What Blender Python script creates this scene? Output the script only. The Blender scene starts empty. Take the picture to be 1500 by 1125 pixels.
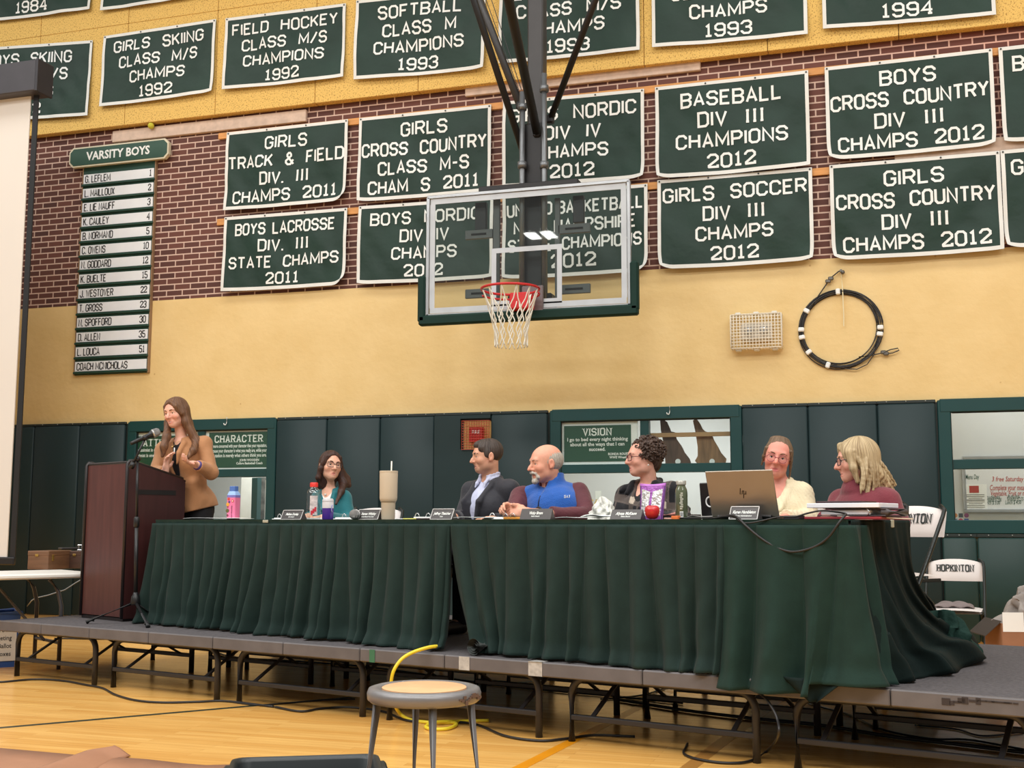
import bpy, math, random
import numpy as np
from mathutils import Matrix, Vector
PI = math.pi
R = math.radians
SC = bpy.context.scene
COL = SC.collection

# ---------------------------------------------------------------- camera
F_PX, PITCH, ROLL, CAM_H = 1727.8, 0.1177, 0.0023, 1.1303
PHI, WALL_Y = 0.305, 11.2843          # camera yaw against the back wall, distance to it
cam_d = bpy.data.cameras.new('camera')
cam_d.sensor_width = 36.0
cam_d.lens = F_PX / 1500 * 36.0
cam_d.clip_end = 200
cam = bpy.data.objects.new('camera', cam_d)
COL.objects.link(cam)
cam.matrix_world = (Matrix.Translation((0, 0, CAM_H)) @ Matrix.Rotation(PHI, 4, 'Z')
                    @ Matrix.Rotation(PI/2 + PITCH, 4, 'X') @ Matrix.Rotation(ROLL, 4, 'Z'))
SC.camera = cam

# ---------------------------------------------------------------- light
vs = SC.view_settings
vs.view_transform = 'Standard'; vs.look = 'None'; vs.gamma = 1.0; vs.use_curve_mapping = False
vs.exposure = 0.36
world = bpy.data.worlds.new('world'); SC.world = world
world.use_nodes = True
bg = world.node_tree.nodes['Background']
bg.inputs[0].default_value = (1.0, 0.97, 0.93, 1); bg.inputs[1].default_value = 0.28

def area_light(name, loc, sx, sy, power, color=(1.0, 0.985, 0.95), rot=(0, 0, 0)):
    d = bpy.data.lights.new(name, 'AREA'); d.shape = 'RECTANGLE'; d.size = sx; d.size_y = sy
    d.energy = power; d.color = color
    o = bpy.data.objects.new(name, d); COL.objects.link(o); o.location = loc; o.rotation_euler = rot
    return o
for ly, pw in ((-2.0, 212), (3.2, 118), (8.0, 60)):
    for lx in (-12.0, -8.4, -4.8, -1.2, 2.4, 6.0):
        area_light('gym_light', (lx, ly, 8.6), 2.4, 1.4, pw)
for lx in (-8.56, -8.12):                  # a pair of fittings at the other end of the hall
    area_light('gym_light', (lx, -8.95, 8.6), .30, .75, 14)
for lx, ly, pw in ((-7.0, 1.7, 60), (-2.2, 1.7, 60), (1.2, .85, 13), (2.8, .85, 13)):           # the lit room behind the windows
    area_light('back_room_light', (lx, WALL_Y + ly, 2.78), 1.2, 0.6, pw, (1.0, 0.99, 0.98))

# ---------------------------------------------------------------- pixel geometry
_c, _s = math.cos(PHI), math.sin(PHI)
def ray(px, py):
    u, v = px - 750, py - 562.5
    c, s = math.cos(ROLL), math.sin(ROLL); u, v = u*c + v*s, -u*s + v*c
    c, s = math.cos(PITCH), math.sin(PITCH)
    dx, dy, dz = u/F_PX, c + v/F_PX*s, s - v/F_PX*c
    return np.array([dx*_c - dy*_s, dx*_s + dy*_c, dz])
CAMO = np.array([0, 0, CAM_H])
def on_z(px, py, z):                     # where a sight line meets the level z
    d = ray(px, py); return CAMO + d*(z - CAM_H)/d[2]
def on_wall(px, py, off=0.0):            # ... meets the plane off metres before the wall
    d = ray(px, py); return CAMO + d*(WALL_Y - off)/d[1]
def on_line(px, py, P, n):               # ... meets the vertical plane through P with normal n
    d = ray(px, py); n = np.array([n[0], n[1], 0.0]); P = np.array([P[0], P[1], 0.0])
    return CAMO + d*((P - CAMO*[1, 1, 0]) @ n)/(d @ n)
_g = 0.5762 - PHI
RS = np.array([math.cos(_g), -math.sin(_g), 0]); NS = np.array([math.sin(_g), math.cos(_g), 0])
S_W, S_D0, S_S0, STAGE_Z = 1.2192, 5.393, -6.990, 0.404
def ST(s, d, z=0.0):                     # stage frame: s in risers along the front, d metres back
    q = (S_D0 + d)*NS + (S_S0 + s*S_W)*RS
    return np.array([q[0], q[1], z])
T_A = ST(0.03, 0.52); T_B = ST(4.36, 0.035)
T_L = float(np.linalg.norm(T_B - T_A)); TT = (T_B - T_A)/T_L; TN = np.array([-TT[1], TT[0], 0])
TABLE_Z = STAGE_Z + 0.748
def TP(t, n, z=TABLE_Z):                 # table frame: t along the front edge, n back from it
    q = T_A + t*TT + n*TN
    return np.array([q[0], q[1], z])
def on_table(px, n, z=TABLE_Z, py=760):  # table point in pixel column px, n metres behind the front edge
    q = on_line(px, py, TP(0, n), TN)
    return np.array([q[0], q[1], z])
def px_scale(P):                         # pixels per metre at P
    return F_PX/(-P[0]*_s + P[1]*_c)

# ---------------------------------------------------------------- materials
def lin(c):
    return tuple(((v/255)/12.92 if v/255 <= 0.04045 else ((v/255 + 0.055)/1.055)**2.4) for v in c) + (1.0,)
_mats = {}
def mat(name, rgb, rough=0.6, metal=0.0, var=0.08, scale=6.0, bump=0.0, bscale=60.0, spec=0.5,
        sheen=0.0, trans=0.0, coat=0.0, stretch=None, sss=0.0):
    if name in _mats: return _mats[name]
    m = bpy.data.materials.new(name); m.use_nodes = True
    nt = m.node_tree; N = nt.nodes; L = nt.links
    b = N['Principled BSDF']
    b.inputs['Roughness'].default_value = rough; b.inputs['Metallic'].default_value = metal
    b.inputs['Specular IOR Level'].default_value = spec
    b.inputs['Sheen Weight'].default_value = sheen
    b.inputs['Transmission Weight'].default_value = trans
    b.inputs['Coat Weight'].default_value = coat
    if sss: b.inputs['Subsurface Weight'].default_value = sss; b.inputs['Subsurface Radius'].default_value = (0.01, 0.004, 0.002)
    tc = N.new('ShaderNodeTexCoord')
    src = tc.outputs['Object']
    if stretch:
        mp = N.new('ShaderNodeMapping'); mp.inputs['Scale'].default_value = stretch
        L.new(src, mp.inputs[0]); src = mp.outputs[0]
    c = lin(rgb)
    ns = N.new('ShaderNodeTexNoise'); ns.inputs['Scale'].default_value = scale; ns.inputs['Detail'].default_value = 4
    L.new(src, ns.inputs['Vector'])
    rp = N.new('ShaderNodeValToRGB')
    rp.color_ramp.elements[0].position = 0.3; rp.color_ramp.elements[1].position = 0.7
    rp.color_ramp.elements[0].color = tuple(v*(1 - var) for v in c[:3]) + (1,)
    rp.color_ramp.elements[1].color = tuple(min(1, v*(1 + var)) for v in c[:3]) + (1,)
    L.new(ns.outputs['Fac'], rp.inputs[0]); L.new(rp.outputs[0], b.inputs['Base Color'])
    if bump:
        n2 = N.new('ShaderNodeTexNoise'); n2.inputs['Scale'].default_value = bscale; n2.inputs['Detail'].default_value = 3
        L.new(src, n2.inputs['Vector'])
        bp = N.new('ShaderNodeBump'); bp.inputs['Strength'].default_value = bump; bp.inputs['Distance'].default_value = 0.02
        L.new(n2.outputs['Fac'], bp.inputs['Height']); L.new(bp.outputs[0], b.inputs['Normal'])
    _mats[name] = m
    return m
def emit_mat(name, rgb, strength):
    m = bpy.data.materials.new(name); m.use_nodes = True
    b = m.node_tree.nodes['Principled BSDF']
    b.inputs['Base Color'].default_value = lin(rgb); b.inputs['Emission Color'].default_value = lin(rgb)
    b.inputs['Emission Strength'].default_value = strength
    return m
def pane_mat(name, tint=(1, 1, 1), refl=0.035, rough=0.02):
    m = bpy.data.materials.new(name); m.use_nodes = True
    nt = m.node_tree; N = nt.nodes; L = nt.links; N.remove(N['Principled BSDF'])
    t = N.new('ShaderNodeBsdfTransparent'); t.inputs[0].default_value = tuple(tint) + (1,)
    g = N.new('ShaderNodeBsdfGlossy'); g.inputs['Roughness'].default_value = rough
    fr = N.new('ShaderNodeLayerWeight'); fr.inputs[0].default_value = 0.5
    pw = N.new('ShaderNodeMath'); pw.operation = 'POWER'; pw.inputs[1].default_value = 4.0
    L.new(fr.outputs['Facing'], pw.inputs[0])
    ma = N.new('ShaderNodeMath'); ma.operation = 'MULTIPLY_ADD'; ma.inputs[1].default_value = 0.6; ma.inputs[2].default_value = refl
    L.new(pw.outputs[0], ma.inputs[0])
    mx = N.new('ShaderNodeMixShader'); L.new(ma.outputs[0], mx.inputs[0])
    L.new(t.outputs[0], mx.inputs[1]); L.new(g.outputs[0], mx.inputs[2])
    L.new(mx.outputs[0], N['Material Output'].inputs[0])
    return m
def vcol_mat(name, rough=0.55, sss=0.0, bump=0.0, bscale=200, spec=0.35, var=0.10, vscale=60, sheen=0.0):
    m = bpy.data.materials.new(name); m.use_nodes = True
    nt = m.node_tree; N = nt.nodes; L = nt.links; b = N['Principled BSDF']
    b.inputs['Roughness'].default_value = rough; b.inputs['Specular IOR Level'].default_value = spec
    b.inputs['Sheen Weight'].default_value = sheen
    if sss:
        b.inputs['Subsurface Weight'].default_value = sss
        b.inputs['Subsurface Radius'].default_value = (0.012, 0.004, 0.002); b.inputs['Subsurface Scale'].default_value = 0.6
    a = N.new('ShaderNodeVertexColor'); a.layer_name = 'Col'
    tc = N.new('ShaderNodeTexCoord')
    ns = N.new('ShaderNodeTexNoise'); ns.inputs['Scale'].default_value = vscale; ns.inputs['Detail'].default_value = 3
    L.new(tc.outputs['Object'], ns.inputs['Vector'])
    mr = N.new('ShaderNodeMapRange'); mr.inputs[1].default_value = 0.3; mr.inputs[2].default_value = 0.7
    mr.inputs[3].default_value = 1 - var; mr.inputs[4].default_value = 1 + var
    L.new(ns.outputs['Fac'], mr.inputs[0])
    mm = N.new('ShaderNodeVectorMath'); mm.operation = 'SCALE'
    L.new(a.outputs[0], mm.inputs[0]); L.new(mr.outputs[0], mm.inputs['Scale'])
    L.new(mm.outputs[0], b.inputs['Base Color'])
    if bump:
        n2 = N.new('ShaderNodeTexNoise'); n2.inputs['Scale'].default_value = bscale
        L.new(tc.outputs['Object'], n2.inputs['Vector'])
        bp = N.new('ShaderNodeBump'); bp.inputs['Strength'].default_value = bump; bp.inputs['Distance'].default_value = 0.01
        L.new(n2.outputs['Fac'], bp.inputs['Height']); L.new(bp.outputs[0], b.inputs['Normal'])
    return m

# ---------------------------------------------------------------- objects
def tag(o, label=None, cat=None, group=None, kind=None):
    if label: o['label'] = label
    if cat: o['category'] = cat
    if group: o['group'] = group
    if kind: o['kind'] = kind
    return o
def thing(name, loc, label, cat, group=None, rz=0.0):
    o = bpy.data.objects.new(name, None); COL.objects.link(o)
    o.empty_display_size = 0.1
    o.location = tuple(loc); o.rotation_euler = (0, 0, rz)
    return tag(o, label, cat, group)
def _mw(o):
    m = o.matrix_basis.copy()
    return _mw(o.parent) @ m if o.parent else m
def unit(v):
    v = np.asarray(v, float); return v/max(1e-12, np.linalg.norm(v))
def frame_of(d, up=(0, 0, 1)):
    d = unit(d); up = np.asarray(up, float)
    if abs(d @ up) > 0.98: up = np.array([1.0, 0, 0])
    x = unit(np.cross(d, up)); y = np.cross(x, d)
    return x, y, d
class MB:
    """collects shapes, builds ONE mesh object"""
    def __init__(s): s.v = []; s.f = []; s.mi = []; s.m = 0
    def add(s, vs, fs):
        o = len(s.v); s.v += [tuple(map(float, v)) for v in vs]
        s.f += [tuple(i + o for i in f) for f in fs]; s.mi += [s.m]*len(fs); return s
    def box(s, c, size, X=(1, 0, 0), Y=(0, 1, 0), Z=(0, 0, 1), bev=0.0):
        c = np.asarray(c, float); X, Y, Z = map(lambda a: np.asarray(a, float), (X, Y, Z))
        hx, hy, hz = (np.asarray(size, float)/2)
        if bev <= 0:
            P = [c + sx*hx*X + sy*hy*Y + sz*hz*Z for sx, sy, sz in
                 ((-1, -1, -1), (1, -1, -1), (1, 1, -1), (-1, 1, -1), (-1, -1, 1), (1, -1, 1), (1, 1, 1), (-1, 1, 1))]
            return s.add(P, [(0, 3, 2, 1), (4, 5, 6, 7), (0, 1, 5, 4), (1, 2, 6, 5), (2, 3, 7, 6), (3, 0, 4, 7)])
        b = min(bev, hx*.98, hy*.98, hz*.98); P = []; idx = {}
        for sx in (-1, 1):
            for sy in (-1, 1):
                for sz in (-1, 1):
                    for k in range(3):
                        h = [hx - b, hy - b, hz - b]; h[k] += b
                        idx[(sx, sy, sz, k)] = len(P)
                        P.append(c + sx*h[0]*X + sy*h[1]*Y + sz*h[2]*Z)
        Fc = []
        def q(*a): Fc.append(tuple(idx[i] for i in a))
        for sg in (-1, 1):
            o = [(-1, -1), (1, -1), (1, 1), (-1, 1)] if sg > 0 else [(-1, -1), (-1, 1), (1, 1), (1, -1)]
            q(*[(sg, a, b2, 0) for a, b2 in o]); q(*[(b2, sg, a, 1) for a, b2 in o]); q(*[(a, b2, sg, 2) for a, b2 in o])
        for a in (-1, 1):
            for b2 in (-1, 1):
                e = 1 if a*b2 > 0 else -1
                r = lambda l: q(*(l if e > 0 else l[::-1]))
                r([(a, b2, -1, 0), (a, b2, -1, 1), (a, b2, 1, 1), (a, b2, 1, 0)])
                r([(-1, a, b2, 1), (-1, a, b2, 2), (1, a, b2, 2), (1, a, b2, 1)])
                r([(b2, -1, a, 2), (b2, -1, a, 0), (b2, 1, a, 0), (b2, 1, a, 2)])
                for c2 in (-1, 1):
                    t = [(a, b2, c2, 0), (a, b2, c2, 1), (a, b2, c2, 2)]
                    q(*(t if a*b2*c2 > 0 else t[::-1]))
        return s.add(P, Fc)
    def bar(s, p0, p1, w, h, up=(0, 0, 1), bev=0.0):
        p0 = np.asarray(p0, float); p1 = np.asarray(p1, float); x, y, d = frame_of(p1 - p0, up)
        return s.box((p0 + p1)/2, (w, h, np.linalg.norm(p1 - p0)), x, y, d, bev)
    def cyl(s, p0, p1, r0, r1=None, n=16, cap=True):
        r1 = r0 if r1 is None else r1
        p0 = np.asarray(p0, float); p1 = np.asarray(p1, float); x, y, d = frame_of(p1 - p0)
        V = []
        for p, r in ((p0, r0), (p1, r1)):
            for i in range(n):
                a = 2*PI*i/n; V.append(p + r*(math.cos(a)*x + math.sin(a)*y))
        Fc = [(i, (i + 1) % n, n + (i + 1) % n, n + i) for i in range(n)]
        if cap: Fc += [tuple(range(n))[::-1], tuple(range(n, 2*n))]
        return s.add(V, Fc)
    def tube(s, pts, r, n=8, closed=False, cap=True):
        P = [np.asarray(p, float) for p in pts]; m = len(P)
        rr = r if hasattr(r, '__len__') else [r]*m
        V = []; px = None
        for i in range(m):
            if closed: d = P[(i + 1) % m] - P[i - 1]
            else: d = P[min(i + 1, m - 1)] - P[max(i - 1, 0)]
            d = unit(d)
            if px is None: x, y, d = frame_of(d)
            else:
                x = px - (px @ d)*d
                x = unit(x) if np.linalg.norm(x) > 1e-6 else frame_of(d)[0]
                y = np.cross(d, x)
            px = x
            for k in range(n):
                a = 2*PI*k/n; V.append(P[i] + rr[i]*(math.cos(a)*x + math.sin(a)*y))
        Fc = []
        for i in range(m if closed else m - 1):
            j = (i + 1) % m
            for k in range(n):
                k2 = (k + 1) % n; Fc.append((i*n + k, i*n + k2, j*n + k2, j*n + k))
        if cap and not closed: Fc += [tuple(range(n))[::-1], tuple(range((m - 1)*n, m*n))]
        return s.add(V, Fc)
    def lathe(s, prof, c=(0, 0, 0), n=32, axis=(0, 0, 1), sx=1.0):
        c = np.asarray(c, float); x, y, d = frame_of(axis); V = []; m = len(prof)
        for r, z in prof:
            for k in range(n):
                a = 2*PI*k/n; V.append(c + r*(sx*math.cos(a)*x + math.sin(a)*y) + z*d)
        Fc = [(i*n + k, i*n + (k + 1) % n, (i + 1)*n + (k + 1) % n, (i + 1)*n + k) for i in range(m - 1) for k in range(n)]
        if prof[0][0] > 1e-6: Fc.append(tuple(range(n))[::-1])
        if prof[-1][0] > 1e-6: Fc.append(tuple(range((m - 1)*n, m*n)))
        return s.add(V, Fc)
    def prism(s, outline, c, X, Y, th):     # outline in the X,Y plane (counter-clockwise), th along X x Y
        c, X, Y = (np.asarray(a, float) for a in (c, X, Y)); Z = np.cross(X, Y); n = len(outline)
        V = [c + a*X + b*Y for a, b in outline] + [c + a*X + b*Y + th*Z for a, b in outline]
        return s.add(V, [tuple(range(n))[::-1], tuple(range(n, 2*n))] + [(i, (i + 1) % n, n + (i + 1) % n, n + i) for i in range(n)])
    def grid(s, fn, nu, nv, wrap=False):
        V = [fn(i/(nu if wrap else nu - 1), j/(nv - 1)) for j in range(nv) for i in range(nu)]
        Fc = []
        for j in range(nv - 1):
            for i in range(nu if wrap else nu - 1):
                i2 = (i + 1) % nu
                Fc.append((j*nu + i, j*nu + i2, (j + 1)*nu + i2, (j + 1)*nu + i))
        return s.add(V, Fc)
    def sphere(s, c, r, n=16, m=10, sc=(1, 1, 1), X=(1, 0, 0), Y=(0, 1, 0), Z=(0, 0, 1)):
        c, X, Y, Z = (np.asarray(a, float) for a in (c, X, Y, Z))
        V = [c - r*sc[2]*Z]
        for j in range(1, m):
            b = -PI/2 + PI*j/m
            for i in range(n):
                a = 2*PI*i/n
                V.append(c + r*(sc[0]*math.cos(b)*math.cos(a)*X + sc[1]*math.cos(b)*math.sin(a)*Y + sc[2]*math.sin(b)*Z))
        V.append(c + r*sc[2]*Z)
        Fc = [(0, 1 + (i + 1) % n, 1 + i) for i in range(n)]
        for j in range(m - 2):
            o = 1 + j*n
            Fc += [(o + i, o + (i + 1) % n, o + n + (i + 1) % n, o + n + i) for i in range(n)]
        o = 1 + (m - 2)*n; Fc += [(o + i, o + (i + 1) % n, len(V) - 1) for i in range(n)]
        return s.add(V, Fc)
    def build(s, name, mats, parent=None, smooth=False, auto=None, solid=0.0, local=False, bevel=0.0):
        return mesh_obj(name, np.array(s.v), s.f, mats, parent, smooth, auto, solid, local, s.mi, bevel)
def mesh_obj(name, V, Fc, mats, parent=None, smooth=False, auto=None, solid=0.0, local=False, mi=None, bevel=0.0, vcol=None):
    V = np.asarray(V, float)
    if parent is not None and not local:
        M = np.array(_mw(parent).inverted()); V = V @ M[:3, :3].T + M[:3, 3]
    me = bpy.data.meshes.new(name)
    me.from_pydata(V.tolist(), [], Fc if isinstance(Fc, list) else Fc.tolist())
    if not isinstance(mats, (list, tuple)): mats = [mats]
    for m in mats: me.materials.append(m)
    if mi is not None and len(mats) > 1: me.polygons.foreach_set('material_index', mi)
    if smooth or auto: me.polygons.foreach_set('use_smooth', [True]*len(me.polygons))
    if vcol is not None:
        a = me.color_attributes.new('Col', 'FLOAT_COLOR', 'POINT')
        a.data.foreach_set('color', np.concatenate([vcol, np.ones((len(V), 1))], 1).astype(np.float32).ravel())
    if auto: me.set_sharp_from_angle(angle=R(auto))
    me.update()
    o = bpy.data.objects.new(name, me); COL.objects.link(o)
    if parent is not None: o.parent = parent
    if bevel:
        b = o.modifiers.new('bevel', 'BEVEL'); b.width = bevel; b.segments = 2; b.limit_method = 'ANGLE'
    if solid:
        b = o.modifiers.new('solid', 'SOLIDIFY'); b.thickness = solid; b.offset = 0
    return o
def dup(root, loc=None, rz=None, label=None, group=None):
    def cp(o, par):
        c = o.copy(); COL.objects.link(c)
        if par is not None: c.parent = par
        for ch in list(o.children): cp(ch, c)
        return c
    r = cp(root, None)
    if loc is not None: r.location = tuple(loc)
    if rz is not None: r.rotation_euler = (0, 0, rz)
    if label: r['label'] = label
    if group: r['group'] = group
    return r

def pieces(name, shapes, m, parent, **kw):      # each shape its own part
    for f in shapes:
        b = MB(); f(b); b.build(name, m, parent, **kw)

# ---------------------------------------------------------------- lettering
G = {
 'A': (4, ['0,0 2,6 4,0', '.75,1.9 3.25,1.9']), 'B': (4, ['3,3.1 0,3.1 0,6 3,6 4,5.1 4,4 3,3.1 4,2.2 4,.9 3,0 0,0 0,3.1']),
 'C': (4, ['4,4.3 4,5 3,6 1,6 0,5 0,1 1,0 3,0 4,1 4,1.7']), 'D': (4, ['*0,0 0,6 3,6 4,5 4,1 3,0']),
 'E': (3.6, ['3.6,6 0,6 0,0 3.6,0', '0,3.1 2.9,3.1']), 'F': (3.6, ['3.6,6 0,6 0,0', '0,3.1 2.9,3.1']),
 'G': (4, ['4,4.3 4,5 3,6 1,6 0,5 0,1 1,0 3,0 4,1 4,2.8 2.3,2.8']), 'H': (4, ['0,0 0,6', '4,0 4,6', '0,3.1 4,3.1']),
 'I': (0, ['0,0 0,6']), 'i': (1.2, ['.6,0 .6,6', '0,.4 1.2,.4', '0,5.6 1.2,5.6']), 'J': (3.6, ['3.6,6 3.6,1 2.6,0 1,0 0,1 0,1.8']),
 'K': (4, ['0,0 0,6', '4,6 .2,2.6', '1.5,3.6 4,0']), 'L': (3.4, ['0,6 0,0 3.4,0']), 'M': (5, ['0,0 0,6 2.5,1.4 5,6 5,0']),
 'N': (4, ['0,0 0,6 4,0 4,6']), 'O': (4, ['*1,6 3,6 4,5 4,1 3,0 1,0 0,1 0,5']), 'P': (4, ['0,0 0,6 3,6 4,5 4,3.8 3,2.8 0,2.8']),
 'Q': (4, ['*1,6 3,6 4,5 4,1 3,0 1,0 0,1 0,5', '2.4,1.6 4,-.2']), 'R': (4, ['0,0 0,6 3,6 4,5 4,3.9 3,2.9 0,2.9', '2.2,2.9 4,0']),
 'S': (4, ['4,4.4 4,5 3,6 1,6 0,5 0,4 1,3.1 3,3.1 4,2.1 4,1 3,0 1,0 0,1 0,1.6']), 'T': (4, ['0,6 4,6', '2,6 2,0']),
 'U': (4, ['0,6 0,1 1,0 3,0 4,1 4,6']), 'V': (4, ['0,6 2,0 4,6']), 'W': (5.4, ['0,6 1.35,0 2.7,5 4.05,0 5.4,6']),
 'X': (4, ['0,0 4,6', '0,6 4,0']), 'Y': (4, ['0,6 2,3 4,6', '2,3 2,0']), 'Z': (4, ['0,6 4,6 0,0 4,0']),
 '0': (4, ['*1,6 3,6 4,5 4,1 3,0 1,0 0,1 0,5']), '1': (2.6, ['.2,4.9 1.3,5.8 1.3,0', '0,.3 2.6,.3']),
 '2': (4, ['0,4.4 0,5 1,6 3,6 4,5 4,3.9 .3,.9 .3,0', '0,.25 4,.25 4,1.3']), '3': (4, ['0,4.6 0,5 1,6 3,6 4,5 4,4 3,3.1 1.6,3.1', '3,3.1 4,2.2 4,1 3,0 1,0 0,1 0,1.5']),
 '4': (4, ['3,0 3,6 0,2 4,2', '2.2,.3 3.9,.3']), '5': (4, ['3.8,6 .2,6 .2,3.4 3,3.4 4,2.5 4,1 3,0 1,0 0,1 0,1.5']), '8': (4, ['*1,3.1 0,4 0,5 1,6 3,6 4,5 4,4 3,3.1 4,2.2 4,1 3,0 1,0 0,1 0,2.2', '1,3.1 3,3.1']),
 '9': (4, ['0,1.5 0,1 1,0 3,0 4,1 4,5 3,6 1,6 0,5 0,3.7 1,2.8 4,2.8']), '&': (4.4, ['4.3,0 .8,4.4 .8,5.2 1.5,6 2.4,6 3,5.2 3,4.4 0,2 0,1 1,0 2.6,0 4.2,2.4']),
 '/': (3, ['0,-.2 3,6.2']), '-': (2.4, ['0,2.9 2.4,2.9']), '.': (.3, ['.15,-.4 .15,.6']), "'": (.3, ['.15,4.5 .15,6.4']),
}
def stroke_quads(pts, th, closed):
    P = [np.array(p, float) for p in pts]; n = len(P); Lf, Rt = [], []
    for i in range(n):
        a = P[i] - P[i-1] if (i > 0 or closed) else None
        b = P[(i+1) % n] - P[i] if (i < n-1 or closed) else None
        if a is None: a = b
        if b is None: b = a
        a = a/np.linalg.norm(a); b = b/np.linalg.norm(b)
        na, nb = np.array([-a[1], a[0]]), np.array([-b[1], b[0]])
        m = na + nb; m = m/max(1e-6, np.linalg.norm(m)); k = min(1/max(0.25, m @ na), 1.9)
        Lf.append(P[i] + m*th/2*k); Rt.append(P[i] - m*th/2*k)
    return [(Rt[i], Rt[(i+1) % n], Lf[(i+1) % n], Lf[i]) for i in range(n if closed else n-1)]
def text_width(txt, gap=1.75, space=3.0):
    w = 0
    for ch in txt: w += space if ch == ' ' else G[ch][0] + gap
    return w - gap
def block_text(mb, txt, place, cx, y0, h, th=0.92, wmax=None, serif=False, gap=1.75, space=3.0, hs=0.80, left=False, sub=3, fit=False):
    """block letters; place(x, y) maps the flat text plane to 3D"""
    s = h/6.9
    if fit and wmax:                     # spread the words, then the letters, to the width on the cloth
        ns = txt.count(' ')
        if ns: space = min(6.5, max(2.6, (wmax/(s*hs) - text_width(txt, gap, 0))/ns))
        hs = hs*min(1.22, wmax/(text_width(txt, gap, space)*s*hs))
    w = text_width(txt, gap, space)*s*hs
    if wmax and w > wmax: hs *= wmax/w; w = wmax
    x = cx if left else cx - w/2
    y0 += s*.45; lift = 0
    def put(px_, py_):                   # overlapping strokes lie a hair apart
        q = np.asarray(place(px_, py_), float); n = np.cross(np.asarray(place(px_ + .01, py_)) - q, np.asarray(place(px_, py_ + .01)) - q)
        return q + unit(n)*lift
    for ch in txt:
        if ch == ' ': x += space*s*hs; continue
        gw, strokes = G[ch]
        for si, st in enumerate(strokes):
            lift = .0009*si
            closed = st[0] == '*'
            pts = [tuple(map(float, q.split(','))) for q in st.strip('*').split()]
            pts = [(a*s*hs, b*s) for a, b in pts]
            for q in stroke_quads(pts, th*s, closed):
                r0, r1, l1, l0 = q
                V, Fc = [], []
                for k in range(sub + 1):
                    f = k/sub
                    for e in (r0 + (r1 - r0)*f, l0 + (l1 - l0)*f): V.append(put(x + e[0], y0 + e[1]))
                for k in range(sub): Fc.append((2*k, 2*k + 2, 2*k + 3, 2*k + 1))
                mb.add(V, Fc)
            if serif:
                for a, b in ([pts[0], pts[-1]] if not closed else [pts[0], pts[1]]):
                    if b < .3*s or b > 5.7*s:
                        yb = y0 + b; e = th*s*1.05; k = th*s*.28
                        
                        for ea, eb in ((-e, -th*s*.5), (th*s*.5, e)):
                            mb.add([put(x + a + ea, yb - k), put(x + a + eb, yb - k), put(x + a + eb, yb + k), put(x + a + ea, yb + k)], [(0, 1, 2, 3)])
        x += (gw + gap)*s*hs
def font_mesh(txt, h, hs=1.0, bold=0.0, align='CENTER', shear=0.0):
    cu = bpy.data.curves.new('t', 'FONT'); cu.body = txt; cu.size = 1.0; cu.offset = bold; cu.align_x = align; cu.shear = shear
    cu.resolution_u = 2
    ob = bpy.data.objects.new('t', cu); COL.objects.link(ob)
    dg = bpy.context.evaluated_depsgraph_get(); dg.update()
    me = bpy.data.meshes.new_from_object(ob.evaluated_get(dg))
    V = np.array([v.co[:] for v in me.vertices]) if len(me.vertices) else np.zeros((0, 3))
    Fc = [tuple(p.vertices) for p in me.polygons]
    bpy.data.objects.remove(ob); bpy.data.curves.remove(cu); bpy.data.meshes.remove(me)
    return V[:, :2]*[h*1.4*hs, h*1.4], Fc
def font_text(mb, txt, place, x, y, h, hs=1.0, bold=0.015, align='CENTER', wmax=None, shear=0.0):
    V, Fc = font_mesh(txt, h, hs, bold, align, shear)
    if not len(V): return
    if wmax:
        w = V[:, 0].max() - V[:, 0].min()
        if w > wmax: V[:, 0] *= wmax/w
    mb.add([place(x + a, y + b) for a, b in V], Fc)

# ================================================================ THE HALL
rng = random.Random(7)
# ---- floor
def floor_material():
    m = bpy.data.materials.new('maple_floor'); m.use_nodes = True
    nt = m.node_tree; N = nt.nodes; L = nt.links; b = N['Principled BSDF']
    tc = N.new('ShaderNodeTexCoord'); mp = N.new('ShaderNodeMapping')
    L.new(tc.outputs['Object'], mp.inputs[0])
    br = N.new('ShaderNodeTexBrick'); br.offset = 0.37; br.squash = 1.0
    br.inputs['Scale'].default_value = 1.0; br.inputs['Brick Width'].default_value = 1.1; br.inputs['Row Height'].default_value = 0.057
    br.inputs['Mortar Size'].default_value = 0.0007; br.inputs['Mortar Smooth'].default_value = 0.3; br.inputs['Bias'].default_value = 0.0
    br.inputs['Color1'].default_value = lin((240, 190, 110)); br.inputs['Color2'].default_value = lin((226, 170, 90))
    br.inputs['Mortar'].default_value = lin((170, 116, 58))
    L.new(mp.outputs[0], br.inputs['Vector'])
    m2 = N.new('ShaderNodeMapping'); m2.inputs['Scale'].default_value = (0.8, 14, 1); L.new(tc.outputs['Object'], m2.inputs[0])
    ns = N.new('ShaderNodeTexNoise'); ns.inputs['Scale'].default_value = 3.0; ns.inputs['Detail'].default_value = 6; L.new(m2.outputs[0], ns.inputs['Vector'])
    mx = N.new('ShaderNodeMixRGB'); mx.blend_type = 'MULTIPLY'; mx.inputs[0].default_value = 0.38
    rp = N.new('ShaderNodeValToRGB'); rp.color_ramp.elements[0].position = .3; rp.color_ramp.elements[1].position = .7
    rp.color_ramp.elements[0].color = (.55, .42, .28, 1); rp.color_ramp.elements[1].color = (1, 1, 1, 1)
    L.new(ns.outputs['Fac'], rp.inputs[0]); L.new(br.outputs['Color'], mx.inputs[1]); L.new(rp.outputs[0], mx.inputs[2])
    L.new(mx.outputs[0], b.inputs['Base Color'])
    b.inputs['Roughness'].default_value = 0.24; b.inputs['Specular IOR Level'].default_value = 0.5
    return m
floor = MB().add([(-16, -4, 0), (10, -4, 0), (10, WALL_Y + 3.4, 0), (-16, WALL_Y + 3.4, 0)], [(0, 1, 2, 3)]).build('floor', floor_material())
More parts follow.
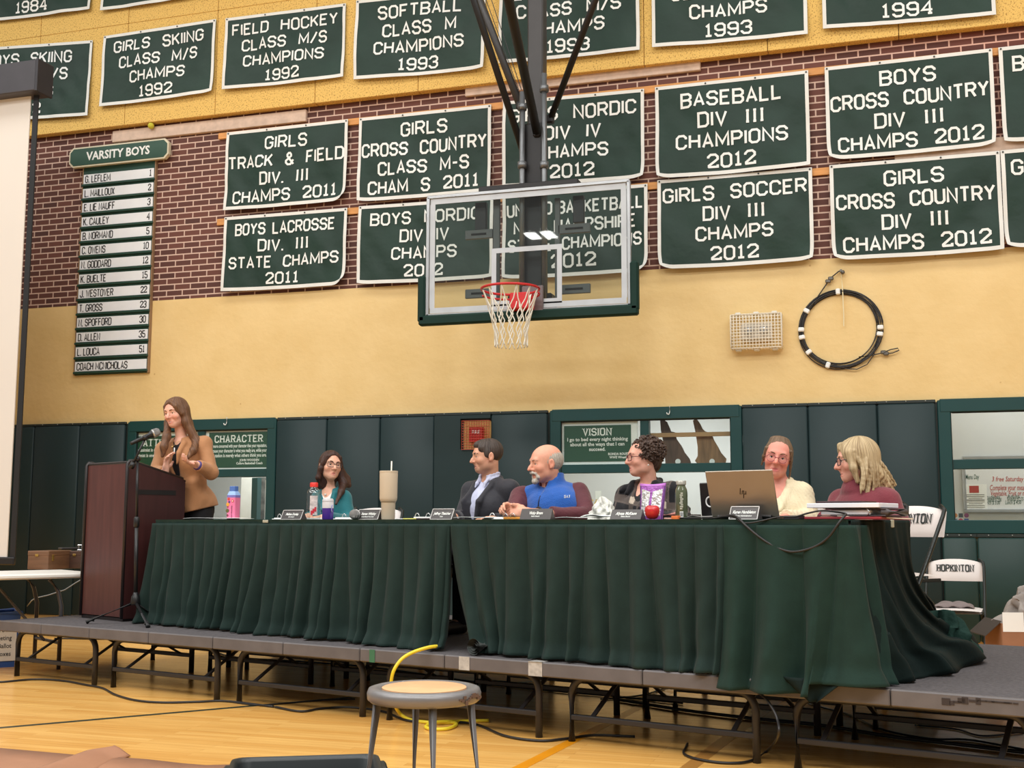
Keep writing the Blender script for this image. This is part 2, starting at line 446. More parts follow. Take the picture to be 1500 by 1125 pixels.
tag(floor, 'glossy maple strip gymnasium floor', 'floor', kind='structure')
ZF = 0.0008
def floor_line(name, p0, p1, w, m, label):
    p0, p1 = np.array(p0), np.array(p1); d = unit(p1 - p0); s = np.array([-d[1], d[0], 0])*w/2
    o = MB().add([p0 - s, p1 - s, p1 + s, p0 + s], [(0, 1, 2, 3)]).build(name, m)
    tag(o, label, 'court line', kind='structure')
a, b = on_z(0, 1066, ZF), on_z(380, 1033, ZF); d = unit(b - a)
floor_line('trim_1', a - 3*d, b + 9*d, 0.05, mat('line_green', (38, 52, 44), 0.3), 'thin dark green court line')
a, b = on_z(770, 1120, ZF), on_z(835, 1087, ZF); d = unit(b - a)
floor_line('trim_2', a - 3*d, b + 6*d, 0.065, mat('line_orange', (218, 140, 22), 0.3), 'orange court line')
a, b = on_z(1008, 1125, ZF), on_z(1050, 1093, ZF); d = unit(b - a)
floor_line('trim_3', a - 2*d, b + 6*d, 0.075, mat('line_brown', (168, 118, 58), 0.3), 'brownish court line')

# ---- back wall
def wall_coords(N, L):
    tc = N.new('ShaderNodeTexCoord'); sp = N.new('ShaderNodeSeparateXYZ'); L.new(tc.outputs['Object'], sp.inputs[0])
    cb = N.new('ShaderNodeCombineXYZ'); L.new(sp.outputs['X'], cb.inputs['X']); L.new(sp.outputs['Z'], cb.inputs['Y'])
    return cb.outputs[0], tc.outputs['Object']
def brick_material():
    m = bpy.data.materials.new('red_brown_brick'); m.use_nodes = True
    nt = m.node_tree; N = nt.nodes; L = nt.links; b = N['Principled BSDF']; b.inputs['Roughness'].default_value = 0.8
    uv, ob = wall_coords(N, L)
    br = N.new('ShaderNodeTexBrick'); br.offset = 0.5; br.inputs['Scale'].default_value = 1.0
    br.inputs['Brick Width'].default_value = 0.2035; br.inputs['Row Height'].default_value = 0.0677
    br.inputs['Mortar Size'].default_value = 0.0078; br.inputs['Mortar Smooth'].default_value = 0.15; br.inputs['Bias'].default_value = -0.1
    br.inputs['Color1'].default_value = lin((106, 64, 54)); br.inputs['Color2'].default_value = lin((78, 47, 42)); br.inputs['Mortar'].default_value = lin((208, 178, 162))
    L.new(uv, br.inputs['Vector'])
    ns = N.new('ShaderNodeTexNoise'); ns.inputs['Scale'].default_value = 0.8; L.new(ob, ns.inputs['Vector'])
    sp = N.new('ShaderNodeSeparateXYZ'); L.new(ob, sp.inputs[0])
    mr = N.new('ShaderNodeMapRange'); mr.inputs[1].default_value = -0.5; mr.inputs[2].default_value = 1.4; mr.inputs[3].default_value = 0; mr.inputs[4].default_value = 0.5
    L.new(sp.outputs['X'], mr.inputs[0])
    mx = N.new('ShaderNodeMixRGB'); mx.blend_type = 'MULTIPLY'; mx.inputs[2].default_value = (1.15, .72, .66, 1)
    L.new(mr.outputs[0], mx.inputs[0]); L.new(br.outputs['Color'], mx.inputs[1]); L.new(mx.outputs[0], b.inputs['Base Color'])
    bp = N.new('ShaderNodeBump'); bp.inputs['Strength'].default_value = 0.7; bp.inputs['Distance'].default_value = 0.01; bp.invert = True
    L.new(br.outputs['Fac'], bp.inputs['Height']); L.new(bp.outputs[0], b.inputs['Normal'])
    return m
def painted_material():
    m = bpy.data.materials.new('yellow_paint'); m.use_nodes = True
    nt = m.node_tree; N = nt.nodes; L = nt.links; b = N['Principled BSDF']; b.inputs['Roughness'].default_value = 0.55
    uv, ob = wall_coords(N, L)
    ns = N.new('ShaderNodeTexNoise'); ns.inputs['Scale'].default_value = 2.2; ns.inputs['Detail'].default_value = 8; L.new(ob, ns.inputs['Vector'])
    rp = N.new('ShaderNodeValToRGB'); e = rp.color_ramp.elements
    e[0].position = .3; e[1].position = .7; e[0].color = lin((226, 194, 131)); e[1].color = lin((235, 205, 145))
    L.new(ns.outputs['Fac'], rp.inputs[0])
    vo = N.new('ShaderNodeTexVoronoi'); vo.inputs['Scale'].default_value = 2.6; L.new(uv, vo.inputs['Vector'])
    r2 = N.new('ShaderNodeValToRGB'); r2.color_ramp.elements[0].position = .018; r2.color_ramp.elements[1].position = .03
    r2.color_ramp.elements[0].color = lin((186, 140, 70)); r2.color_ramp.elements[1].color = (1, 1, 1, 1)
    L.new(vo.outputs['Distance'], r2.inputs[0])
    mx = N.new('ShaderNodeMixRGB'); mx.blend_type = 'MULTIPLY'; mx.inputs[0].default_value = .5
    L.new(rp.outputs[0], mx.inputs[1]); L.new(r2.outputs[0], mx.inputs[2]); L.new(mx.outputs[0], b.inputs['Base Color'])
    n3 = N.new('ShaderNodeTexNoise'); n3.inputs['Scale'].default_value = 14; n3.inputs['Detail'].default_value = 6; L.new(ob, n3.inputs['Vector'])
    bp = N.new('ShaderNodeBump'); bp.inputs['Strength'].default_value = 0.22; bp.inputs['Distance'].default_value = 0.02
    L.new(n3.outputs['Fac'], bp.inputs['Height']); L.new(bp.outputs[0], b.inputs['Normal'])
    return m
def speckle_material():
    m = bpy.data.materials.new('yellow_fibre_panel'); m.use_nodes = True
    nt = m.node_tree; N = nt.nodes; L = nt.links; b = N['Principled BSDF']; b.inputs['Roughness'].default_value = 0.85
    uv, ob = wall_coords(N, L)
    ns = N.new('ShaderNodeTexNoise'); ns.inputs['Scale'].default_value = 70; ns.inputs['Detail'].default_value = 2; L.new(ob, ns.inputs['Vector'])
    rp = N.new('ShaderNodeValToRGB'); e = rp.color_ramp.elements
    e[0].position = .34; e[1].position = .46; e[0].color = lin((176, 134, 70)); e[1].color = lin((230, 190, 106))
    L.new(ns.outputs['Fac'], rp.inputs[0])
    L.new(rp.outputs[0], b.inputs['Base Color'])
    bp = N.new('ShaderNodeBump'); bp.inputs['Strength'].default_value = .3; bp.inputs['Distance'].default_value = 0.01
    L.new(ns.outputs['Fac'], bp.inputs['Height']); L.new(bp.outputs[0], b.inputs['Normal'])
    return m
BRICK, PAINT = brick_material(), painted_material()
WT = 0.30
Z_MAT, Z_PAINT, Z_BAND = 2.245, 3.615, 5.70
X0, X1 = -16.0, 10.0
WIN = [(-8.03, -6.21), (-3.13, -1.285), (0.50, 3.6)]           # openings of the three windows
Z_SILL, Z_HEAD = 1.06, 2.235
w = MB()
xs = [X0] + [v for p in WIN for v in p] + [X1]
for i in range(0, len(xs), 2):
    w.box(((xs[i] + xs[i+1])/2, WALL_Y + WT/2, Z_HEAD/2), (xs[i+1] - xs[i], WT, Z_HEAD))
for p in WIN: w.box(((p[0] + p[1])/2, WALL_Y + WT/2, Z_SILL/2), (p[1] - p[0], WT, Z_SILL))
w.box(((X0 + X1)/2, WALL_Y + WT/2, (Z_HEAD + Z_PAINT)/2), (X1 - X0, WT, Z_PAINT - Z_HEAD))
w.m = 1
w.box(((X0 + X1)/2, WALL_Y + WT/2 + .004, (Z_PAINT + 9.2)/2), (X1 - X0, WT, 9.2 - Z_PAINT))
tag(w.build('wall_back', [PAINT, BRICK]), 'back wall, yellow paint below and red brown brick above', 'wall', kind='structure')
# upper band of yellow fibre panels, standing proud of the brick
BO = 0.10
z_band = float(on_wall(700, 123.5, BO)[2])
band = MB(); SPK = speckle_material()
px_seams = [-360, -170, 59, 187, 318, 463, 613, 766, 943, 1124, 1317, 1530, 1750]
sx = [float(on_wall(p, 60, BO)[0]) for p in px_seams]
for i in range(len(sx) - 1):
    for zz0, zz1 in ((z_band, z_band + 1.22), (z_band + 1.223, z_band + 2.44), (z_band + 2.443, z_band + 3.4)):
        band.box(((sx[i] + sx[i+1])/2, WALL_Y - BO/2, (zz0 + zz1)/2), (sx[i+1] - sx[i] - .006, BO, zz1 - zz0), bev=.004)
tag(band.build('trim_4', SPK), 'yellow speckled fibre panels along the upper wall', 'wall panel', kind='structure')
# concrete lintels on the brick
LM = mat('lintel', (206, 182, 164), .8, var=.12, scale=14)
for k, (pa, pb, py, hh) in enumerate(((168, 450, 183, .135), (683, 1027, 122, .16), (1310, 1560, 222, .15))):
    xa, xb = on_wall(pa, py)[0], on_wall(pb, py)[0]
    zc = on_wall((pa + min(pb, 1500))/2, (195, 118, 222)[k])[2] + (0.0, 0.0, -.02)[k]
    zc = (5.575, 5.665, 4.56)[k]
    o = MB().box(((xa + xb)/2, WALL_Y - .012, zc), (xb - xa, .05, hh), bev=.006).build('trim_%d' % (5 + k), LM)
    tag(o, 'pale concrete lintel set in the brick', 'lintel', kind='structure')
# furring strips the banners hang from
BAT = mat('batten_wood', (214, 150, 84), .6, var=.14, scale=5, stretch=(1, 1, 8))
for nm, py, pa, pb, lab in (('r2', 196, 320, 1700, 'orange wooden batten behind the upper row of banners on the brick'),
                            ('r3', 320, 318, 1700, 'orange wooden batten behind the lower row of banners on the brick')):
    a, b = on_wall(pa, py, .02), on_wall(pb, py, .02)
    zb_ = 5.449 if nm == 'r2' else float(on_wall(420, 312, .026)[2]) - .037
    o = MB().box(((a[0] + b[0])/2, WALL_Y - .013, zb_), (b[0] - a[0], .022, .072), bev=.003).build('batten', BAT)
    tag(o, lab, 'batten')
# the lit room behind the windows
RM = mat('inner_wall', (200, 203, 204), .7, var=.04, scale=2)
CEILM = mat('inner_ceiling', (196, 200, 204), .8, var=.05, scale=2)
IY = WALL_Y + 3.2
r = MB()
r.box(((X0 + X1)/2, IY + .05, 1.5), (X1 - X0, .1, 3.0))
tag(r.build('wall_inner', RM), 'pale grey block wall of the room behind the windows', 'wall', kind='structure')
tag(MB().box(((X0 + X1)/2, WALL_Y + WT + 1.45, .004), (X1 - X0, 2.9, .008)).build('floor_inner', mat('inner_floor', (150, 152, 154), .5)), 'grey floor of the room behind the windows', 'floor', kind='structure')
c_ = MB()
c_.box(((X0 + X1)/2, WALL_Y + WT + 1.45, 2.86), (X1 - X0, 2.9, .05))
tag(c_.build('ceiling_inner', CEILM), 'tiled ceiling of the room behind the windows', 'ceiling', kind='structure')
g_ = MB()
for k in range(6): g_.box(((X0 + X1)/2, WALL_Y + .5 + k*.55, 2.833), (X1 - X0, .03, .006))
for k in range(30): g_.box((X0 + k*.7, WALL_Y + WT + 1.4, 2.833), (.03, 2.7, .006))
tag(g_.build('trim_8', mat('ceiling_grid', (120, 126, 130), .5)), 'ceiling tile grid of the room behind', 'ceiling grid', kind='structure')

# ---- windows
FR = mat('teal_frame', (14, 62, 62), .4, var=.06, scale=3)
PANE = pane_mat('window_pane', (.95, .98, .97), .03)
def window(n, x0, x1, bars_v, label):
    root = thing('window_%d' % n, (x0, WALL_Y, Z_SILL), label, 'window'); root['kind'] = 'structure'
    f = MB(); yf, dp = WALL_Y - .008, .13
    f.box(((x0 + x1)/2, yf + dp/2 - .02, Z_HEAD - .04), (x1 - x0, dp, .12), bev=.006)
    f.box(((x0 + x1)/2, yf + dp/2 - .02, Z_SILL + .05), (x1 - x0, dp, .12), bev=.006)
    f.box(((x0 + x1)/2, yf + dp/2 - .01, 1.665), (x1 - x0 - .1, dp - .03, .085), bev=.004)
    for x in (x0 + .035, x1 - .035): f.box((x, yf + dp/2 - .016, (Z_SILL + Z_HEAD)/2), (.11, dp, Z_HEAD - Z_SILL + .02), bev=.006)
    for x in bars_v: f.box((x, yf + dp/2 - .01, (1.665 + Z_HEAD)/2), (.085, dp - .03, Z_HEAD - 1.665), bev=.004)
    f.build('frame', FR, root)
    s = MB()
    for a in (x0 + .09, x1 - .09): s.box((a, yf + .010, 1.66), (.012, .012, 1.05))
    s.box(((x0 + x1)/2, yf + .010, 2.13), (x1 - x0 - .2, .012, .012)); s.build('gasket', mat('black_rubber', (18, 22, 22), .6), root)
    p = MB(); p.box(((x0 + x1)/2, yf + .018, (Z_SILL + Z_HEAD)/2), (x1 - x0 - .1, .006, Z_HEAD - Z_SILL - .06)); p.build('pane', PANE, root)
    return root
window(1, *WIN[0], [(WIN[0][0] + WIN[0][1])/2], 'teal framed window behind the speaker, a quotation sign in it')
xm2 = float(on_wall(944, 640)[0])
window(2, *WIN[1], [xm2], 'teal framed window in the middle with sign and wooden cutouts')
window(3, *WIN[2], [2.05], 'teal framed window at the right with a whiteboard behind')
# signs inside the upper lights
WHT = mat('white_board', (240, 242, 240), .5, var=.03)
SGN = mat('sign_green', (28, 76, 54), .5, var=.06)
INK = mat('white_ink', (236, 238, 234), .6, var=.02)
def wplace(x0, z0, y): return lambda a, b: (x0 + a, y, z0 + b)
def quote_sign(name, pxa, pxb, pya, pyb, title, lines, foot, label, foot_dx=.12, th=1.05):
    yy = WALL_Y + .032
    a, b = on_wall(pxa, pya, -.075), on_wall(pxb, pyb, -.075)
    x0, x1, z1, z0 = a[0], b[0], a[2], b[2]; cx = (x0 + x1)/2; W = x1 - x0; Hh = z1 - z0
    root = thing(name, (cx, yy, z0), label, 'sign')
    MB().box((cx, yy, (z0 + z1)/2), (W, .012, Hh), bev=.003).build('backing_board', WHT, root)
    MB().box((cx, yy - .008, (z0 + z1)/2), (W - .13, .006, Hh - .11), bev=.001).build('green_face', SGN, root)
    t = MB(); block_text(t, title, wplace(cx, z0, yy - .0125), 0, Hh*.665, Hh*.16, th=1.15, wmax=W*.74, serif=True, gap=2.2, hs=.95); t.build('title_lettering', INK, root)
    t = MB(); n = len(lines)
    for i, l in enumerate(lines): font_text(t, l, wplace(cx, z0, yy - .0125), 0, Hh*(.555 - i*(.105 if n > 2 else .12)), Hh*.074, 1.0, .025, wmax=W*.80)
    for i, l in enumerate(foot): font_text(t, l, wplace(cx + foot_dx, z0, yy - .0125), 0, Hh*(.25 - i*.07), Hh*.05, .9, .03, wmax=W*.42)
    t.build('small_lettering', INK, root)
quote_sign('quote_sign', 819, 936, 617, 684, 'VISION', ['I go to bed every night thinking', 'about all the ways that I can', 'succeed.'], ['RONDA ROUSEY', 'WWE Wrestler'],
           'green quotation sign headed VISION in the middle window', .22)
quote_sign('quote_sign', 303, 404, 627.5, 692, 'CHARACTER', ['Be more concerned with your character than your reputation,', 'because your character is what you really are, while your', 'reputation is merely what others think you are.'], ['JOHN WOODEN', 'College Basketball Coach'],
           'green quotation sign headed CHARACTER beside the speaker', .14)
quote_sign('quote_sign', 193, 291, 633, 698, 'ATTITUDE', ['A pessimist is one who makes difficulties', 'optimist is one who makes opportunities'], [],
           'green quotation sign headed ATTITUDE mostly hidden behind the speaker')
# wooden state-shaped cutouts and their rail
def cutout(pts, label, w1, w2, sticker):
    yy = WALL_Y + .17
    P = [on_wall(x, y, -.17) for x, y in pts]; c = np.mean(P, 0)
    root = thing('wooden_cutout', (c[0], yy, min(p[2] for p in P)), label, 'wooden cutout')
    ol = [(p[0] - c[0], p[2] - c[2]) for p in P]
    A = sum(ol[i-1][0]*ol[i][1] - ol[i][0]*ol[i-1][1] for i in range(len(ol)))
    if A < 0: ol = ol[::-1]
    MB().prism(ol, (c[0], yy + .02, c[2]), (1, 0, 0), (0, 0, 1), .02).build('board', mat(w1, w2, .55, var=.35, scale=3.5, stretch=(9, 1, 1)), root)
    s = on_wall(*sticker, -.165)
    MB().lathe([(.0001, 0), (.026, 0), (.026, .002), (.0001, .002)], (s[0], yy - .001, s[2]), 20, (0, -1, 0)).build('round_sticker', WHT, root)
cutout([(967, 616), (971, 613), (977, 618), (981, 627), (983, 632), (988, 633), (991, 643), (998, 653), (1003, 663), (1010, 672), (1012, 678), (1005, 680), (996, 682), (975, 682), (974, 670), (972, 650), (968, 630)],
       'dark wooden state shaped cutout left of the pale one in the middle window', 'walnut', (92, 66, 50), (993, 676))
cutout([(1015, 616), (1020, 613), (1025, 620), (1029, 628), (1033, 632), (1042, 634), (1046, 645), (1052, 655), (1056, 663), (1064, 672), (1063, 678), (1050, 680), (1030, 682), (1022, 680), (1018, 675), (1022, 668), (1022, 655), (1019, 635)],
       'striped brown wooden state shaped cutout at the right of the middle window', 'striped_wood', (140, 104, 70), (1043, 676))
a, b = on_wall(950, 639, -.13), on_wall(1079, 634, -.13)
tag(MB().box(((a[0] + b[0])/2, WALL_Y + .13, (a[2] + b[2])/2), (b[0] - a[0], .02, .042), bev=.003).build('wooden_rail', mat('rail_wood', (176, 138, 94), .5, var=.1)),
    'pale wooden rail across the cutouts in the middle window', 'rail')
# hooks on the window heads
for px, py, lab in ((332, 618, 'white hook on the frame above the CHARACTER sign'), (981, 602, 'white hook on the frame above the wooden cutouts')):
    p = on_wall(px, py, .045)
    o = MB().tube([p + np.array(q) for q in ((0, 0, .05), (0, 0, -.01), (-.008, -.01, -.035), (-.022, -.012, -.03), (-.028, -.012, -.015))], .0045).build('hook', WHT, smooth=True)
    tag(o, lab, 'hook')
# room behind: whiteboard, door, papers, shelf
def on_back(px, py, off=0.0): return on_wall(px, py, -(IY - WALL_Y) + off)
def whiteboard():
    yb = WALL_Y + 1.6
    a, b = on_wall(1411, 671, -1.6), on_wall(1700, 744, -1.6)
    a2 = on_wall(1418, 748, -1.6)
    z1, z0 = a[2], a2[2]; x0, x1 = a[0], b[0]
    # its own partition
    MBw = MB(); MBw.box(((x0 + 4.6)/2 - .2, yb + .06, 1.43), (4.6 - x0 + .46, .08, 2.8)); tag(MBw.build('wall_partition', RM), 'pale partition behind the right window', 'wall', kind='structure')
    root = thing('whiteboard', ((x0 + x1)/2, yb, z0), 'whiteboard with red and green handwriting behind the right window', 'whiteboard')
    MB().box(((x0 + x1)/2, yb, (z0 + z1)/2), (x1 - x0, .02, z1 - z0), bev=.003).build('board', mat('wb', (226, 228, 230), .25, var=.02), root)
    f = MB()
    for z in (z0, z1): f.box(((x0 + x1)/2, yb - .012, z), (x1 - x0 + .03, .03, .035), bev=.006)
    for x in (x0, x1): f.box((x, yb - .012, (z0 + z1)/2), (.03, .03, z1 - z0), bev=.006)
    f.build('frame', mat('alu', (176, 178, 180), .35, .6), root)
    red = mat('red_marker', (190, 70, 60), .6); grn = mat('green_marker', (40, 92, 70), .6)
    t = MB(); g = MB()
    for px, py, s, mb, h in ((1484, 702, '3 free Saturday from', t, .05), (1478, 715, 'Complete your meal, a', t, .055), (1479, 723, 'Vegetable, Fruit or milk', t, .05),
                             (1453, 728, 'Students', g, .04), (1455, 732, 'Breakfast $ 2.00', g, .04), (1453, 736, 'Lunch $ 3.00', g, .04),
                             (1484, 727, 'Adults', g, .04), (1487, 731, 'Breakfast $ 2.75', g, .04), (1484, 735.5, 'Lunch $ 4.50', g, .04), (1424, 699, 'Menu Day', g, .05)):
        q = on_wall(px, py, -1.59); font_text(mb, s, wplace(q[0], q[2] - .02, yb - .0125), 0, 0, h, .8, .004, shear=.2, wmax=({'3 free Saturday from': .40, 'Complete your meal, a': .36, 'Vegetable, Fruit or milk': .36}.get(s, .15)) if px > 1440 else .13)
    t.build('red_writing', red, root); g.build('green_writing', grn, root)
    q = on_wall(1429, 729, -1.58)
    p = thing('paper_notice', (q[0], yb - .03, q[2] - .14), 'white printed notice taped to the whiteboard', 'notice')
    MB().box((q[0], yb - .0165, q[2]), (.22, .003, .27)).build('sheet', WHT, p)
    pr = MB(); pr.box((q[0] - .01, yb - .0195, q[2] + .085), (.09, .002, .07)); pr.build('red_picture', mat('notice_red', (176, 60, 50), .6), p)
    tx = MB()
    for k in range(9): tx.box((q[0], yb - .0195, q[2] + .03 - k*.018), (.17 - .04*(k % 3 == 2), .002, .004 if k not in (3,) else .007))
    tx.build('print_lines', mat('dark_print', (60, 64, 66), .6), p)
    names = ['orange', 'black', 'maroon', 'grey', 'crimson', 'navy']
    cols = [(206, 130, 70), (52, 58, 58), (110, 44, 74), (120, 128, 150), (176, 52, 70), (60, 72, 120)]
    for k in range(6):
        px, py = 1399 + (k % 3)*8.3, 755 + (k//3)*7.7
        q = on_wall(px, py, -.052); sq = .037
        m_ = MB()
        if k in (0, 2, 4): m_.lathe([(.0001, 0), (sq*.55, 0), (sq*.55, .0015), (.0001, .0015)], (q[0], WALL_Y + .037, q[2]), 16, (0, -1, 0))
        else: m_.box((q[0], WALL_Y + .0365, q[2]), (sq, .0015, sq))
        tag(m_.build('sticker', mat('stick_' + names[k], cols[k], .5)), 'small %s %s sticker on the right window' % (names[k], 'round' if k in (0, 2, 4) else 'square'), 'sticker')
whiteboard()
# window 1 lower light: door jamb, papers
def card(name, px0, px1, py0, py1, off, m, label, cat, th=.01, text=False):
    a, b = on_wall(px0, py0, -off), on_wall(px1, py1, -off)
    root = thing(name, ((a[0] + b[0])/2, WALL_Y + off, b[2]), label, cat)
    MB().box(((a[0] + b[0])/2, WALL_Y + off, (a[2] + b[2])/2), (b[0] - a[0], th, a[2] - b[2]), bev=.002).build('sheet', m, root)
    if text:
        t = MB(); n = 12; zz = np.linspace(a[2] - .04, b[2] + .04, n)
        for k, z in enumerate(zz):
            t.box((a[0] + .03, WALL_Y + off - th/2 - .001, z), (.018, .002, .018))
            t.box(((a[0] + b[0])/2 + .02, WALL_Y + off - th/2 - .001, z), ((b[0] - a[0])*.5, .002, .006))
        t.build('print_lines', mat('dark_print', (60, 64, 66), .6), root)
    return root
card('paper_list', 389, 402, 703, 768, .055, WHT, 'narrow printed list taped in the window behind the speaker', 'paper', .004, True)
card('door_jamb', 357, 372, 700, 885, 2.2, mat('jamb_white', (236, 236, 232), .5), 'white door jamb seen through the window behind the speaker', 'door jamb', .12)
card('door_jamb', 372, 375, 700, 895, 1.9, FR, 'teal edge of a door seen through the window behind the speaker', 'door jamb', .1)
card('dark_shelf', 375, 389, 700, 896, 2.6, mat('dark_shelfm', (92, 92, 88), .6, var=.5, scale=14), 'dark cluttered shelf seen through the window behind the speaker', 'shelf', .2)
card('window_paper', 872, 881, 719, 731, .06, WHT, 'white paper taped to the lower middle window', 'paper', .004)
card('door_jamb', 1381, 1389, 638, 960, .6, FR, 'teal post seen through the right window', 'post', .08)
card('door_jamb', 1390, 1398, 690, 960, .9, mat('dark_post', (40, 54, 56), .5), 'dark grey post seen through the lower right window', 'post', .08)
q = on_wall(876, 738, -.05)
t = MB(); font_text(t, 'CAMP', wplace(q[0], q[2] - .03, WALL_Y + .037), 0, 0, .075, .9, .01, shear=.25, wmax=.22)
tag(t.build('window_lettering', mat('gold_letters', (214, 186, 96), .5)), 'yellow handwritten letters on the lower middle window', 'lettering')

# ---- wall pads
PADM = mat('pad_vinyl', (33, 51, 53), .5, var=.07, scale=2.0, bump=.10, bscale=5, spec=.3)
PAD2 = mat('pad_vinyl_low', (30, 56, 52), .5, var=.07, scale=2.0, bump=.10, bscale=5, spec=.4)
STRIP = mat('pad_strip', (34, 44, 42), .5)
STUD = mat('stud', (170, 176, 172), .4, .6)
for k_, (a_, b_) in enumerate(((X0 + 4, WIN[0][0] - .02), (WIN[0][1] + .02, WIN[1][0] - .02), (WIN[1][1] + .02, WIN[2][0] - .02))):
    tag(MB().box(((a_ + b_)/2, WALL_Y - .002, 1.17), (b_ - a_, .004, 2.12)).build('trim_%d' % (9 + k_), STRIP), 'dark backing strip behind the wall pads', 'trim', kind='structure')
def pad(x0, x1, z0, z1, label, m=PADM, notch=None, wrinkle=0):
    root = thing('wall_pad', ((x0 + x1)/2, WALL_Y, z0), label, 'wall pad')
    b = MB(); cx = (x0 + x1)/2
    if notch is None:
        b.box((cx, WALL_Y - .03, (z0 + z1 - .025)/2), (x1 - x0 - .004, .052, z1 - z0 - .025), bev=.016)
    else:
        na, nz0, nz1 = notch
        b.prism([(x0 + .002, z0), (x1 - .002, z0), (x1 - .002, nz0), (na, nz0), (na, nz1), (x1 - .002, nz1), (x1 - .002, z1 - .025), (x0 + .002, z1 - .025)], (0, WALL_Y - .004, 0), (1, 0, 0), (0, 0, 1), .052)
    b.build('pad_body', m, root, auto=50)
    MB().box((cx, WALL_Y - .02, z1 - .008), (x1 - x0, .035, .028), bev=.004).build('nailing_strip', STRIP, root)
    for k in range(3): MB().sphere((x0 + (x1 - x0)*(k + .5)/3, WALL_Y - .039, z1 - .004), .006, 8, 5).build('stud', STUD, root)
X = lambda px: float(on_wall(px, 640)[0])
row = [(-10, 'wall pad behind the projection screen'), (54, 'dark green wall pad just right of the projection screen edge'), (120, 'dark green wall pad directly left of the window behind the speaker')]
edges = [-60, 54, 120, 186]
for k in range(3): pad(X(edges[k]), X(edges[k+1]), 0.1, Z_MAT, row[k][1])
edges = [408, 481.5, 559.3, 638.8, 721, 803.5]
labs = ['green wall pad directly right of the window with the CHARACTER sign', 'green wall pad behind the woman in the teal jacket', 'creased green wall pad behind the beige tumbler',
        'green wall pad with a cut out for the red alarm', 'green wall pad between the red alarm and the VISION window']
fx0, fz1, fz0 = float(on_wall(677, 615)[0]), 2.185, 1.875
for k in range(5): pad(X(edges[k]), X(edges[k+1]), 0.1, Z_MAT, labs[k], notch=(fx0, fz0, fz1) if k == 3 else None)
edges = [1088, 1184.5, 1286, 1372]
labs = ['green wall pad between the middle window and the woman in cream', 'green wall pad behind and between the two women at the right', 'green wall pad directly left of the right window']
for k in range(3): pad(X(edges[k]), X(edges[k+1]), 0.1, Z_MAT, labs[k])
edges = [X(1373.5)] + [float(on_wall(p, 880)[0]) for p in (1434.5, 1540)]
labs = ['low green wall pad under the right window, behind the white chair', 'low green wall pad under the right window at the frame edge']
for k in range(2): pad(edges[k], edges[k+1], 0.1, 1.04, labs[k], PAD2)

# ---- fire alarm in its cage
def fire_alarm():
    a, b = on_wall(680, 617, .0), on_wall(720, 659, .0)
    cx, cz = (a[0] + b[0])/2, (a[2] + b[2])/2
    root = thing('fire_alarm', (cx, WALL_Y, cz - .1), 'red fire alarm behind a wire guard in the padded wall', 'fire alarm')
    MB().box((cx, WALL_Y - .006, cz), (.30, .006, .30)).build('back_plate', mat('alarm_plate', (206, 160, 92), .6), root)
    MB().box((cx, WALL_Y - .035, cz + .005), (.15, .06, .15), bev=.006).build('housing', mat('alarm_red', (190, 26, 30), .4), root)
    t = MB(); font_text(t, 'FIRE', wplace(cx, cz + .012, WALL_Y - .0665), 0, 0, .038, .95, .03, wmax=.11); t.build('lettering', INK, root)
    g = MB()
    for k in range(12):
        u = -.145 + .29*k/11
        g.cyl((cx + u, WALL_Y - .075, cz - .145), (cx + u, WALL_Y - .075, cz + .145), .0028, n=6)
        g.cyl((cx - .145, WALL_Y - .078, cz + u), (cx + .145, WALL_Y - .078, cz + u), .0028, n=6)
    for sx_ in (-1, 1):
        for sz_ in (-1, 1): g.cyl((cx + sx_*.145, WALL_Y, cz + sz_*.145), (cx + sx_*.145, WALL_Y - .078, cz + sz_*.145), .0035, n=6)
    g.build('wire_guard', mat('guard_red', (176, 66, 44), .5), root)
fire_alarm()

